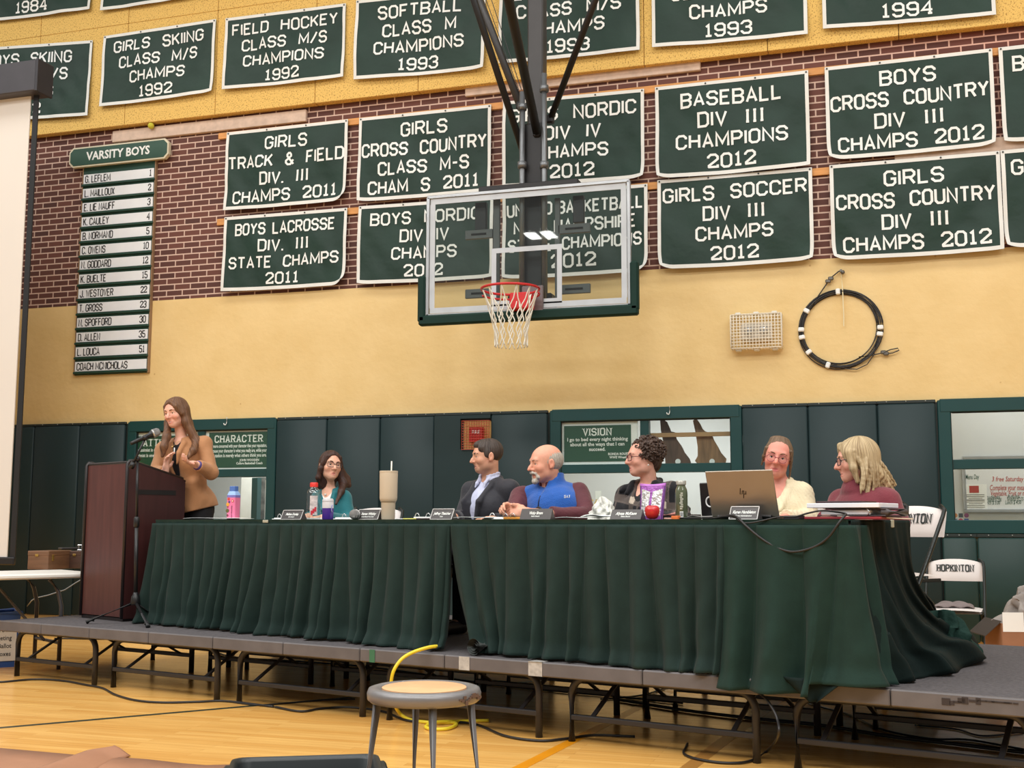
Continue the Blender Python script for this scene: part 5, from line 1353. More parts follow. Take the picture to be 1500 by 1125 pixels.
# ================================================================ FOREGROUND
def stool():
    c = on_z(621.5, 1009, .60); root = thing('metal_stool', (c[0], c[1], 0), 'grey metal stool with round wooden seat in front of the stage', 'stool')
    GP = mat('stool_grey', (120, 119, 120), .38, .35, var=.12, scale=7)
    MB().lathe([(.14, .572), (.172, .562), (.182, .57), (.184, .59), (.178, .604), (.165, .608), (.142, .604), (.138, .598), (.0001, .598)], (c[0], c[1], 0), 56).build('seat_pan', GP, root, smooth=True)
    MB().lathe([(.136, .598), (.136, .606), (.132, .608), (.0001, .608)], (c[0], c[1], 0), 48).build('wooden_insert', mat('hardboard', (206, 160, 116), .55, var=.12, scale=9), root, auto=40)
    k0 = math.atan2((CAMO - c)[1], (CAMO - c)[0])
    for k, da in enumerate((-80, 10, 100, 190)):
        a = k0 + R(da); d = np.array([math.cos(a), math.sin(a), 0])
        lg = MB().tube([c*[1, 1, 0] + d*.150 + np.array([0, 0, .572]), c*[1, 1, 0] + d*.215 + np.array([0, 0, .01])], .0145, 14).build('leg', GP, root, smooth=True)
        MB().lathe([(.0001, 0), (.02, 0), (.02, .03), (.0001, .032)], c*[1, 1, 0] + d*.216, 12).build('rubber_foot', mat('black_rubber', (18, 22, 22), .6), lg)
    MB().tube([(c[0] + .20*math.cos(2*PI*k/40), c[1] + .20*math.sin(2*PI*k/40), .2) for k in range(40)], .008, 8, closed=True).build('foot_ring', GP, root, smooth=True)
    q = c + (unit((CAMO - c)*[1, 1, 0])*.9 + np.array([_c, _s, 0])*1.2)*.105
    ch = MB(); r_ = random.Random(4)
    for k in range(16):
        a = k0 + R(38 + k*2.6); rr = .1855
        ch.box((c[0] + rr*math.cos(a), c[1] + rr*math.sin(a), .592 - .004*abs(k - 8)*r_.random()), (.003, .012, .016*r_.uniform(.3, 1)), (math.cos(a), math.sin(a), 0), (-math.sin(a), math.cos(a), 0))
    ch.build('worn_patch', mat('worn_rust', (92, 74, 66), .7), root)
stool()
def tub():
    c = on_z(448, 1107, .30); v = unit((c - CAMO)*[1, 1, 0]); A = np.array([v[1], -v[0], 0]); W, D_ = .50, .36
    root = thing('black_tub', (c[0] - v[0]*.15, c[1] - v[1]*.15, 0), 'black plastic tub at the bottom edge beside the stool', 'tub')
    cc = np.array([c[0], c[1], 0]) - v*D_/2
    def rr(s, z, e=.05):
        out = []
        for sx, sy, a0 in ((1, -1, -90), (1, 1, 0), (-1, 1, 90), (-1, -1, 180)):
            for k in range(6): a = R(a0 + 90*k/5); out.append(cc + A*s*(sx*(W/2 - e) + e*math.cos(a)) + v*s*(sy*(D_/2 - e) + e*math.sin(a)) + np.array([0, 0, z]))
        return out
    prof = [(.84, 0), (.97, .26), (1.04, .265), (1.05, .29), (1.03, .30), (.98, .298), (.94, .285), (.82, .01)]
    V = sum([rr(s, z) for s, z in prof], []); n = 24; Fc = [tuple(range(n))[::-1], tuple(range(7*n, 8*n))]
    for k in range(7): Fc += [(k*n + i, k*n + (i + 1) % n, (k + 1)*n + (i + 1) % n, (k + 1)*n + i) for i in range(n)]
    MB().add(V, Fc).build('body', mat('tub_black', (26, 34, 36), .4, var=.1), root, auto=50)
    for s in (-1, 1): MB().box(cc + A*s*W*.53 + np.array([0, 0, .285]), (.03, .14, .025), A, v, bev=.008).build('handle', mat('tub_black', (26, 34, 36), .4), root)
tub()
def tarp():
    pts = [(-260, 1094), (0, 1098), (60, 1101), (118, 1105), (165, 1110), (215, 1114), (265, 1117), (300, 1120), (345, 1122), (380, 1126), (430, 1150)]
    e = [on_z(x, y, .006) for x, y in pts]
    b = MB(); V = []; back = []
    n = len(e)
    for k in range(10):
        f = k/9
        for i, p in enumerate(e):
            q = p + unit((CAMO - p)*[1, 1, 0])*2.2*f
            V.append((q[0], q[1], .006 + .006*math.sin(i*1.7 + k)*(f < .6)))
    Fc = [(k*n + i, (k + 1)*n + i, (k + 1)*n + i + 1, k*n + i + 1) for k in range(9) for i in range(n - 1)]
    b.add(V, Fc); o = b.build('floor_cover', mat('tan_cover', (158, 112, 84), .6, var=.08, scale=5, bump=.15, bscale=8), smooth=True, solid=.004)
    tag(o, 'tan floor cover on the gym floor at the bottom left', 'floor cover')
    b = MB(); P = [on_z(x, y, .012) for x, y in ((165, 1101.5), (150, 1104), (128, 1107), (112, 1113), (95, 1119), (70, 1128), (20, 1146))]
    def fold(u, w):
        i = u*(len(P) - 1); k = min(int(i), len(P) - 2); p = P[k] + (P[k+1] - P[k])*(i - k); wd = .30*(1 - .2*u)*(1 if u > .02 else .3)
        return tuple(p + np.array([1, -.1, 0])*wd*w*(.4 + .6*u) + np.array([0, 0, .045*math.sin(PI*min(1, .25 + w*.75))*(1 - w*.6) - .006]))
    b.grid(fold, 24, 8); tag(b.build('cover_fold', mat('tan_cover', (158, 112, 84), .6), smooth=True, solid=.003), 'raised overlapping fold of the tan floor cover', 'floor cover')
tarp()

# ================================================================ CABLES
CB_ = mat('cable_black2', (26, 25, 26), .45)
def spline(P, n=10):
    P = [np.asarray(p, float) for p in P]; Q = [2*P[0] - P[1]] + P + [2*P[-1] - P[-2]]; out = []
    for i in range(1, len(Q) - 2):
        for k in range(n):
            t = k/n; a, b, c, d = Q[i-1], Q[i], Q[i+1], Q[i+2]
            out.append(.5*(2*b + (c - a)*t + (2*a - 5*b + 4*c - d)*t*t + (3*b - a - 3*c + d)*t**3))
    return out + [P[-1]]
def cable(pts, label, r=.007, m=CB_, name='cable'):
    P = [on_z(p[0], p[1], r + .001) if len(p) == 2 else p[2] for p in pts]
    return tag(MB().tube(spline(P), r, 7).build(name, m, smooth=True), label, 'cable')
cable([(-40, 998), (0, 999), (50, 995), (90, 997), (125, 1003), (150, 1008), (170, 1018), (200, 1026), (240, 1029), (290, 1028), (330, 1027), (400, 1035)], 'black cable on the floor along the left end of the stage')
cable([(400, 1035), (440, 1042), (470, 1038), (510, 1036), (560, 1042), (600, 1056), (660, 1057), (700, 1062), (740, 1078), (790, 1085), (830, 1082), (870, 1077), (930, 1079)], 'black cable on the floor passing behind the stool')
cable([(80, 935), (130, 936), (220, 938), (300, 950), (340, 962), (420, 968), (520, 975), (600, 985), (700, 1000), (800, 1011), (900, 1020), (1000, 1030)], 'long black cable on the floor far under the stage')
cable([(880, 1024), (930, 1020), (960, 1013), (985, 1002), (1000, 992)], 'black cable curving up to the back under the stage', .006)
cable([(900, 1024), (1000, 1040), (1100, 1052), (1200, 1062), (1300, 1078), (1400, 1090), (1500, 1102)], 'black cable bundle running right under the stage', .01)
cable([(1180, 1030), (1240, 1046), (1290, 1068), (1360, 1082), (1420, 1084), (1500, 1098)], 'thinner black cable looping right under the stage', .006)
cable([(1340, 1062), (1400, 1068), (1440, 1078), (1500, 1072)], 'short black cable behind the rightmost riser legs', .005)
cable([(330, 1027), (380, 1033), (420, 1030), (470, 1026), (520, 1024)], 'thin black cable curving in under the third riser', .005)
dn = lambda px, py, d: on_line(px, py, ST(0, d), NS)
P_ = [dn(1108, 1012, .02), dn(1124, 1026, -.06), dn(1138, 1052, -.10), dn(1140, 1078, -.12), on_z(1124, 1100, .01), on_z(1098, 1115, .008), on_z(1062, 1117.5, .008), on_z(1022, 1112, .008), on_z(1002, 1104, .008), on_z(1005, 1094, .008), on_z(1007, 1089, .008)]
tag(MB().tube(spline(P_), .0065, 7).build('cable', CB_, smooth=True), 'black cable looping down from the stage edge to the floor', 'cable')
YEL = mat('yellow_pvc', (224, 200, 44), .45)
P_ = [dn(640, 946.5, .03), dn(625, 949, -.03), dn(604, 956, -.10), dn(588, 966, -.16), dn(577, 982, -.2), dn(573, 1000, -.2), dn(574, 1020, -.18), on_z(584, 1043, .05), on_z(600, 1054, .012), on_z(625, 1058, .01), on_z(648, 1059, .01),
      on_z(664, 1058.5, .01), on_z(668, 1062, .01), on_z(655, 1067.5, .01), on_z(632, 1068, .01), on_z(624, 1064, .012), on_z(640, 1058, .02), on_z(680, 1056.5, .01), on_z(716, 1055.5, .01)]
tag(MB().tube(spline(P_), .010, 8).build('yellow_cable', YEL, smooth=True), 'yellow cable running off the stage edge to the floor behind the stool', 'cable')

# ================================================================ PEOPLE: distance fields meshed with surface nets
class Field:
    def __init__(s, lo, hi, h):
        s.h = h; s.lo = np.array(lo, float); s.n = np.ceil((np.array(hi) - s.lo)/h).astype(int) + 1
        s.d = np.full(s.n, 1.0, np.float32)
        s.ax = [(s.lo[i] + h*np.arange(s.n[i])).astype(np.float32) for i in range(3)]
    def sub(s, lo, hi):
        i0 = np.clip(np.floor((np.array(lo) - s.lo)/s.h).astype(int), 0, s.n); i1 = np.clip(np.ceil((np.array(hi) - s.lo)/s.h).astype(int) + 1, 0, s.n)
        sl = tuple(slice(a, b) for a, b in zip(i0, i1))
        X, Y, Z = np.meshgrid(*[s.ax[i][sl[i]] for i in range(3)], indexing='ij', sparse=True)
        return sl, X, Y, Z
    def put(s, sl, f, k, cut=False):
        d = s.d[sl]
        if d.size == 0: return
        f = f.astype(np.float32)
        if cut: f = -f
        if k <= 0: r = np.maximum(d, f) if cut else np.minimum(d, f)
        else:
            hh = np.clip(k - np.abs(d - f), 0, None)
            r = (np.maximum(d, f) + hh*hh*.25/k) if cut else (np.minimum(d, f) - hh*hh*.25/k)
        s.d[sl] = r
    def cone(s, a, b, ra, rb=None, k=.02, cut=False):
        rb = ra if rb is None else rb
        a, b = np.asarray(a, float), np.asarray(b, float); m = max(ra, rb) + k + 2*s.h
        sl, X, Y, Z = s.sub(np.minimum(a, b) - m, np.maximum(a, b) + m)
        ba = b - a; L2 = max(1e-9, ba @ ba)
        t = np.clip(((X - a[0])*ba[0] + (Y - a[1])*ba[1] + (Z - a[2])*ba[2])/L2, 0, 1)
        f = np.sqrt((X - a[0] - t*ba[0])**2 + (Y - a[1] - t*ba[1])**2 + (Z - a[2] - t*ba[2])**2) - (ra + (rb - ra)*t)
        s.put(sl, f, k, cut)
    def chain(s, P, r, k=.02, cut=False):
        r = r if hasattr(r, '__len__') else [r]*len(P)
        for i in range(len(P) - 1): s.cone(P[i], P[i+1], r[i], r[i+1], k, cut)
    def ell(s, c, rad, M=None, k=.02, cut=False):
        c = np.asarray(c, float); rad = np.asarray(rad, float); m = rad.max() + k + 2*s.h
        sl, X, Y, Z = s.sub(c - m, c + m); M = np.eye(3) if M is None else M
        x, y, z = X - c[0], Y - c[1], Z - c[2]
        l = [x*M[0, i] + y*M[1, i] + z*M[2, i] for i in range(3)]
        k0 = np.sqrt((l[0]/rad[0])**2 + (l[1]/rad[1])**2 + (l[2]/rad[2])**2)
        k1 = np.sqrt((l[0]/rad[0]**2)**2 + (l[1]/rad[1]**2)**2 + (l[2]/rad[2]**2)**2)
        s.put(sl, k0*(k0 - 1)/np.maximum(k1, 1e-6), k, cut)
    def half(s, p, n, k=.004, lo=None, hi=None):      # keep the side away from n
        p, n = np.asarray(p, float), unit(n)
        sl, X, Y, Z = s.sub(s.lo if lo is None else lo, s.lo + s.h*s.n if hi is None else hi)
        s.put(sl, -((X - p[0])*n[0] + (Y - p[1])*n[1] + (Z - p[2])*n[2]), k, True)
    def box(s, c, hs, M=None, k=.01, cut=False, r=.005):
        c = np.asarray(c, float); hs = np.asarray(hs, float); m = np.linalg.norm(hs) + k + 2*s.h
        sl, X, Y, Z = s.sub(c - m, c + m); M = np.eye(3) if M is None else M
        x, y, z = X - c[0], Y - c[1], Z - c[2]
        q = [np.abs(x*M[0, i] + y*M[1, i] + z*M[2, i]) - (hs[i] - r) for i in range(3)]
        f = np.sqrt(sum(np.maximum(v, 0)**2 for v in q)) + np.minimum(np.maximum(q[0], np.maximum(q[1], q[2])), 0) - r
        s.put(sl, f, k, cut)
    def warp(s, fn, lo=None, hi=None):
        sl, X, Y, Z = s.sub(s.lo if lo is None else lo, s.lo + s.h*s.n if hi is None else hi)
        s.d[sl] += fn(X, Y, Z).astype(np.float32)
    def mesh(s):
        F_ = s.d; n = F_.shape; S = F_ < 0
        c = [S[i:n[0]-1+i, j:n[1]-1+j, k:n[2]-1+k] for i in (0, 1) for j in (0, 1) for k in (0, 1)]
        tot = sum(a.astype(np.int8) for a in c); act = np.argwhere((tot > 0) & (tot < 8))
        idx = np.full((n[0]-1, n[1]-1, n[2]-1), -1, np.int32); idx[tuple(act.T)] = np.arange(len(act))
        cv = {}
        for i in (0, 1):
            for j in (0, 1):
                for k in (0, 1): cv[(i, j, k)] = F_[act[:, 0]+i, act[:, 1]+j, act[:, 2]+k]
        acc = np.zeros((len(act), 3)); cnt = np.zeros(len(act))
        for a in cv:
            for ax in range(3):
                if a[ax]: continue
                b = list(a); b[ax] = 1; b = tuple(b); va, vb = cv[a], cv[b]; m = (va < 0) != (vb < 0)
                t = np.where(m, va/np.where(m, va - vb, 1), 0); p = np.tile(np.array(a, float), (len(act), 1)); p[:, ax] += t
                acc[m] += p[m]; cnt[m] += 1
        V = s.lo + s.h*(act + acc/np.maximum(cnt, 1)[:, None])
        Q = []
        for ax in range(3):
            u, v = (ax + 1) % 3, (ax + 2) % 3
            sh = [slice(None)]*3; sh2 = [slice(None)]*3; sh[ax] = slice(0, -1); sh2[ax] = slice(1, None)
            A, B = S[tuple(sh)], S[tuple(sh2)]; e = np.argwhere(A != B)
            e = e[(e[:, u] > 0) & (e[:, v] > 0) & (e[:, u] < n[u] - 1) & (e[:, v] < n[v] - 1)]
            if not len(e): continue
            ins = A[tuple(e.T)]
            def at(du, dv):
                q = e.copy(); q[:, u] -= du; q[:, v] -= dv; return idx[tuple(q.T)]
            q = np.stack([at(1, 1), at(0, 1), at(0, 0), at(1, 0)], 1); q[~ins] = q[~ins][:, ::-1]
            Q.append(q)
        Q = np.concatenate(Q) if Q else np.zeros((0, 4), int)
        return V, Q[(Q >= 0).all(1)]
def wob(seed, freq, n=5):
    g = random.Random(seed); T = [(np.array([g.gauss(0, 1) for _ in range(3)])*freq, g.uniform(0, 6.28)) for _ in range(n)]
    return lambda X, Y, Z: sum(np.sin(k[0]*X + k[1]*Y + k[2]*Z + p) for k, p in T)/n
def rot(yaw=0, pitch=0, roll=0):
    """head frame (x its left in the picture, y its face, z up) in the viewing frame; yaw > 0 turns to picture left"""
    a, b, c = R(yaw), R(pitch), R(roll)
    base = np.array([[-1, 0, 0], [0, -1, 0], [0, 0, 1.0]])          # face towards the camera (-y)
    Ry = np.array([[math.cos(a), math.sin(a), 0], [-math.sin(a), math.cos(a), 0], [0, 0, 1]])
    Rp = np.array([[1, 0, 0], [0, math.cos(b), math.sin(b)], [0, -math.sin(b), math.cos(b)]])   # pitch > 0 looks down
    Rr = np.array([[math.cos(c), 0, math.sin(c)], [0, 1, 0], [-math.sin(c), 0, math.cos(c)]])   # roll > 0 clockwise in the picture
    return Rr @ Ry @ base @ Rp
SKIN = vcol_mat('skin', .48, .12, .05, 260, .38, .05, 40)
HAIR = vcol_mat('hair', .42, 0, .25, 160, .4, .18, 90)
EYE = vcol_mat('eye', .15, 0, 0, 1, .5, 0, 1)
BODY_H = .0045
class Person:
    def __init__(s, name_label, P, skin=(226, 172, 146), blush=.5, lips=(190, 96, 92), k=None):
        s.P = np.array([P[0], P[1], STAGE_Z]); v = unit((s.P - CAMO)*[1, 1, 0]); s.Yv = v; s.Xv = np.array([v[1], -v[0], 0])
        s.dist = float(np.linalg.norm((s.P - CAMO)[:2]))
        s.root_label = name_label; s.skin, s.blush, s.lips = skin, blush, lips
        s.M = np.stack([s.Xv, s.Yv, [0, 0, 1]], 1)
        # pixel of the axis
        q = s.P - CAMO; s.kids = []
    def J(s, px, py, dy=0.0):
        """local point seen in pixel (px, py), dy behind the person's own plane"""
        w = on_line(px, py, s.P + s.Yv*dy, s.Yv); return s.M.T @ (w - s.P)
    def W(s, p): return s.P + np.asarray(p) @ s.M.T
    def head(s, c, yaw, pitch=0, roll=0, sc=1.0, nose=1.0, jaw=1.0, smile=0.0, ears=True, chin=1.0, gaze=(0, 0)):
        s.hc = np.asarray(c, float); s.hM = rot(yaw, pitch, roll); s.hs = sc; s.hp = dict(nose=nose, jaw=jaw, smile=smile, ears=ears, chin=chin, gaze=gaze)
    def H(s, x, y, z): return s.hc + s.hM @ (np.array([x, y, z])*s.hs)
    def head_field(s, f):
        S, H, M, p = s.hs, s.H, s.hM, s.hp; e = lambda c, r, k=.02, cut=False: f.ell(H(*c), np.array(r)*S, M, k*S, cut)
        e((0, -.018, .036), (.074, .094, .082)); e((0, .018, .02), (.066, .072, .075), .03)
        e((0, .030, -.035), (.055*p['jaw'], .058, .074), .03); e((0, .056, -.086), (.030*p['jaw'], .032, .027*p['chin']), .026)
        for x in (-1, 1):
            e((x*.036, .016, -.062), (.020*p['jaw'], .036, .026), .026); e((x*.039, .058, -.026), (.023, .023, .020), .024)
        f.cone(H(-.036, .080, .026), H(.036, .080, .026), .011*S, k=.018*S)
        for x in (-1, 1): e((x*.031, .098, .004), (.020, .015, .014), .012, True)
        n = p['nose']
        f.chain([H(0, .088, .012), H(0, .088 + .017*n, -.016), H(0, .088 + .026*n, -.030)], [.0075*S, .0085*S, .0108*S], .012*S)
        for x in (-1, 1): f.cone(H(x*.010, .095 + .006*n, -.032), H(x*.013, .093, -.034), .0072*S, k=.008*S)
        f.cone(H(0, .095, -.032), H(0, .089, -.048), .008*S, k=.010*S)
        sm = p['smile']*.008
        for z, r in ((-.0630, .0048), (-.0725, .0056)):
            f.chain([H(-.022 - sm, .0775, -.067 + sm), H(-.010, .0845, z), H(.010, .0845, z), H(.022 + sm, .0775, -.067 + sm)], [.0036*S, r*S, r*S, .0036*S], .006*S)
        f.chain([H(-.022 - sm, .0815, -.067 + sm), H(-.012, .0882, -.0677), H(.012, .0882, -.0677), H(.022 + sm, .0815, -.067 + sm)], [.0012*S, .0026*S, .0026*S, .0012*S], .003*S, True)
        if p['smile'] > .3:
            for x in (-1, 1): f.chain([H(x*.020, .090, -.036), H(x*.032, .080, -.052), H(x*.034, .073, -.068)], .0028*S, .010*S, True)
        for x in (-1, 1):
            f.chain([H(x*.018, .080, .006), H(x*.031, .0850, .0115), H(x*.046, .074, .006)], .0046*S, .006*S)      # upper lid
            f.chain([H(x*.019, .079, -.005), H(x*.031, .0815, -.0100), H(x*.045, .074, -.005)], .0034*S, .006*S)  # lower lid
        if p['ears']:
            for x in (-1, 1):
                e((x*.078, -.010, -.004), (.0095, .019, .031), .006); e((x*.088, -.005, .000), (.0075, .010, .018), .005, True); e((x*.079, -.001, -.026), (.007, .009, .010), .004)
    def body(s, j, f_lo, f_hi, girth=1.0, arms=True, hands=None, neck_r=.053, legs=True, neck_back=.012, torso_w=.158, depth=.105, bust=0.0):
        """j: pel, waist, chest, neck, sl, sr, el, er, wl, wr, hipl, hipr, kl, kr, al, ar (l = picture left); facing in s.face (degrees to picture left)"""
        s.j = j; f = Field(f_lo, f_hi, BODY_H); s.bM = rot(s.face); g = girth
        up = np.stack([s.bM[:, 0], s.bM[:, 1], s.bM[:, 2]], 1)
        T = lambda a, b: (np.asarray(j[a]) + np.asarray(j[b]))/2
        f.ell(j['pel'], (.168*g, .125*g, .12), up, .05); f.ell(j['waist'], (.140*g, .105*g, .14), up, .06)
        f.ell(np.asarray(j['chest']) - [0, 0, .02], (torso_w*g, depth*g, .145), up, .06)
        f.cone(j['sl'], j['sr'], .046*g, k=.03); f.cone(j['chest'], np.asarray(j['neck']) - [0, 0, .02], .080, .056, .04)
        nb = np.asarray(j['neck']); hd = s.H(0, -neck_back - .014, -.045)
        f.cone(nb - [0, 0, .02], hd, neck_r*1.05, neck_r*.94, .014)
        for q in 'lr':
            f.cone(np.asarray(j['s' + q]), np.asarray(j['neck']) - [0, 0, .022], .044, .044, .03)
            f.cone(j['s' + q], j['e' + q], .048*g, .038, .03); f.cone(j['e' + q], j['w' + q], .038, .026, .02)
            if legs:
                f.cone(j['hip' + q], j['k' + q], .078*g, .056, .04); f.cone(j['k' + q], j['a' + q], .055, .036, .02)
                ft = np.asarray(j['a' + q]) + s.bM[:, 1]*.15; ft[2] = .035
                f.cone(j['a' + q], ft, .036, .032, .02)
        for hd_ in (hands or []): s.hand(f, *hd_)
        s.head_field(f)
        V, Q = f.mesh()
        s.root = mesh_obj('person', np.zeros((0, 3)), [], SKIN) if False else None
        col = s.skin_colour(V)
        ob = mesh_obj('person', V @ s.M.T, Q, SKIN, None, True, vcol=col); ob.location = tuple(s.P)
        tag(ob, s.root_label, 'person'); s.root = ob
        s.eyes()
        return ob
    def skin_colour(s, V):
        c = np.tile(np.array(lin(s.skin)[:3]), (len(V), 1)); L = ((V - s.hc) @ s.hM)/s.hs
        def blob(p, r): return np.exp(-(((L - np.array(p))/np.array(r))**2).sum(1))
        red = np.array([1.0, .70, .66]); b = np.zeros(len(V))
        for x in (-1, 1): b += blob((x*.042, .075, -.035), (.026, .05, .022))
        b += .8*blob((0, .115, -.030), (.02, .03, .018)) + .3*blob((0, .09, .06), (.06, .06, .03))
        if True:
            for x in (-1, 1): b += .9*blob((x*.084, -.008, -.006), (.012, .03, .04))
        b = np.clip(b, 0, 1)[:, None]*s.blush
        c = c*(1 - b) + c*red*b
        l = np.clip(blob((0, .092, -.0625), (.022, .02, .0062)) + blob((0, .092, -.0735), (.020, .02, .0066)), 0, 1)[:, None]*.85
        c = c*(1 - l) + np.array(lin(s.lips)[:3])*l
        if getattr(s, 'stubble', None) is not None:
            m = np.clip(blob((0, .08, -.09), (.05, .06, .03)) + blob((0, .10, -.052), (.03, .03, .008)) + blob((.05, .03, -.075), (.03, .05, .03)) + blob((-.05, .03, -.075), (.03, .05, .03)), 0, 1)[:, None]*.35
            c = c*(1 - m) + np.array(lin(s.stubble)[:3])*m
        return c
    def part(s, name, V, Q, m, parent=None, **kw):
        return mesh_obj(name, s.W(V), Q, m, parent or s.root, True, **kw)
    def eyes(s):
        gz = unit(np.array([s.hp['gaze'][0], 1.0, s.hp['gaze'][1]]))
        for x in (-1, 1):
            c = np.array([x*.031, .0738, .0025]); r = .0120
            b = MB().sphere((0, 0, 0), 1, 48, 36); V = np.array(b.v); d = V @ gz
            col = np.tile(np.array(lin((226, 220, 214))[:3]), (len(V), 1)); col[d > .84] = lin((66, 54, 44))[:3]; col[d > .955] = lin((10, 9, 9))[:3]
            s.part('eye', np.array([s.H(*(c + r*v)) for v in V]), b.f, EYE, vcol=col)
    def brows(s, rgb, th=.0030, lift=0.0):
        m = mat('brow_%d_%d_%d' % rgb, rgb, .7)
        for x in (-1, 1):
            P = [s.H(x*.014, .0945, .0215 + lift), s.H(x*.026, .0945, .027 + lift), s.H(x*.040, .0885, .0275 + lift), s.H(x*.053, .076, .021 + lift)]
            b = MB().tube(spline(P, 4), [th*s.hs*q for q in (.8, 1, 1.1, 1.1, 1.1, 1.1, 1, 1, .9, .8, .7, .5, .3)], 6)
            s.part('eyebrow', np.array(b.v), b.f, m)
    def glasses(s, rgb=(40, 34, 36), rx=.025, rz=.019, th=.0021, square=.6, lens=True, dz=0.0):
        m = mat('specs_%d_%d_%d' % rgb, rgb, .3); b = MB(); lb = MB()
        for x in (-1, 1):
            pts = []
            for k in range(28):
                a = 2*PI*k/28; cs, sn = math.cos(a), math.sin(a); q = (abs(cs)**(2/(1 - square*.75)) + abs(sn)**(2/(1 - square*.75)))**(-(1 - square*.75)/2) if square else 1
                pts.append(s.H(x*.0325 + rx*cs*q, .1035 - .010*abs((x*.0325 + rx*cs*q)/.055)**2, -.001 + dz + rz*sn*q))
            b.tube(pts, th*s.hs, 6, closed=True)
            lb.add(pts, [tuple(range(28))])
            b.tube([s.H(x*(.0325 + rx), .096, .006 + dz), s.H(x*.068, .075, .007 + dz), s.H(x*.079, .01, .004 + dz), s.H(x*.080, -.012, .002 + dz)], th*s.hs, 6)
        b.tube([s.H(-.009, .104, .003 + dz), s.H(0, .108, .006 + dz), s.H(.009, .104, .003 + dz)], th*s.hs, 6)
        g = s.part('glasses', np.array(b.v), b.f, m)
        if lens: s.part('lens', np.array(lb.v), lb.f, LENS, g)
    def hand(s, f, w, d, n, curl=.3, side=1, spread=.25, sc=1.0, thumb=.6, curls=None):
        """w wrist, d pointing direction, n palm normal; side +1 puts the thumb on d x n"""
        w = np.asarray(w, float); d = unit(d); n = unit(np.asarray(n) - d*(np.asarray(n) @ d)); t = np.cross(d, n)*side
        M = np.stack([t, d, n], 1)
        f.ell(w + d*.045*sc, np.array([.040, .052, .017])*sc, M, .012); f.cone(w - d*.01, w + d*.03*sc, .026*sc, .025*sc, .015)
        for i, (o, L) in enumerate(((.030, .072), (.010, .080), (-.010, .075), (-.028, .060))):
            c_ = curls[i] if curls else curl*(1 + .12*i)
            p = w + d*.085*sc + t*o*sc; ang = 0.0; P = [w + d*.05*sc + t*o*.8*sc, p]; dr = unit(d + t*spread*o/.03)
            for q, seg in enumerate((.42, .33, .25)):
                ang += c_*(.8, 1.1, .8)[q]; p = p + (dr*math.cos(ang) + n*math.sin(ang))*L*seg*sc*1.05; P.append(p)
            f.chain(P, [.0105*sc, .0098*sc, .009*sc, .0082*sc, .0072*sc], .004)
        tb = w + d*.022*sc + t*.030*sc; td = unit(d*.75 + t*thumb + n*.45)
        f.chain([w + d*.01*sc + t*.012*sc, tb, tb + td*.036*sc, tb + unit(td + d*.5)*.036*sc + td*.028*sc], [.016*sc, .0145*sc, .0115*sc, .009*sc], .008)
    def cloth(s, name, m, build, lo, hi, h=.007, folds=(.004, 22), seed=1, cuts=None, vcol=None, label=None, parent=None):
        f = Field(lo, hi, h); build(f)
        w = wob(seed, folds[1]); w2 = wob(seed + 50, folds[1]*2.4)
        if folds[0]: f.warp(lambda X, Y, Z: folds[0]*w(X*1.0, Y*1.0, Z*.8) + folds[0]*.4*w2(X, Y, Z))
        if cuts: cuts(f)
        s.last = f; V, Q = f.mesh(); o = s.part(name, V, Q, m, parent, vcol=vcol(V) if vcol else None)
        if label: o['label'] = label
        return o
    def surf(s, p, d, out=.002):             # slide p against d onto the last cloth, out in front of it
        p, d = np.asarray(p, float), unit(d); f = s.last; q = p + d*.25
        for _ in range(250):
            i = np.round((q - f.lo)/f.h).astype(int)
            if (i >= 0).all() and (i < f.n).all() and f.d[tuple(i)] < f.h*.4: break
            q = q - d*.002
        return q + d*out
    def torso_cloth(s, f, t=.012, g=1.0, long_=0.0, arms=True, lower=True, arm_t=None, torso_w=.158, depth=.105, upto=(1.0, 1.0), sh=.055):
        j, up = s.j, s.bM; at = t if arm_t is None else arm_t
        if lower: f.ell(np.asarray(j['pel']) + [0, 0, .02], (.172*g + t, .128*g + t, .14), up, .05)
        f.ell(j['waist'], (.142*g + t, .108*g + t, .16), up, .07)
        f.ell(np.asarray(j['chest']) - [0, 0, .02], (torso_w*g + t, depth*g + t, .148 + t*.3), up, .07)
        f.cone(j['sl'], j['sr'], (sh - .008)*g + t*.6, k=.03); f.cone(j['chest'], np.asarray(j['neck']) - [0, 0, .02], .080 + t, .056 + t*.8, .04)
        for q, u in zip('lr', upto):
            f.cone(j['s' + q], np.asarray(j['neck']) - [0, 0, .022], .045 + t*.8, .045 + t*.6, .03)
            if arms:
                f.cone(j['s' + q], j['e' + q], .050*g + at, .042 + at, .035)
                a, b = np.asarray(j['e' + q]), np.asarray(j['w' + q]); f.cone(a, a + (b - a)*u, .042 + at, .032 + at, .02)
    def hairmesh(s, build, rgb, rgb2, lo, hi, h=.004, freq=46, amp=.0012, seed=3, name='hair', m=None, label=None, fine=1.0):
        f = Field(lo, hi, h); build(f)
        w3 = wob(seed + 9, 9, 3)
        def flow(x, y, z):
            return np.arctan2(x, -(y + .02)) + .10*w3(x, y, z)
        if amp:
            def strands(X, Y, Z):
                x, y, z = X - s.hc[0], Y - s.hc[1], Z - s.hc[2]
                l = [x*s.hM[0, i] + y*s.hM[1, i] + z*s.hM[2, i] for i in range(3)]; a = flow(*l)
                return amp*(np.sin(a*freq) + .7*np.sin(a*freq*.41 + 3))
            f.warp(strands)
        V, Q = f.mesh(); L = (V - s.hc) @ s.hM; a = flow(*L.T)
        o = s.part(name, V, Q, m or hair_mat(rgb, rgb2, fine))
        at = o.data.attributes.new('Flow', 'FLOAT_VECTOR', 'POINT')
        at.data.foreach_set('vector', np.stack([a, L[:, 2], 0*a], 1).astype(np.float32).ravel())
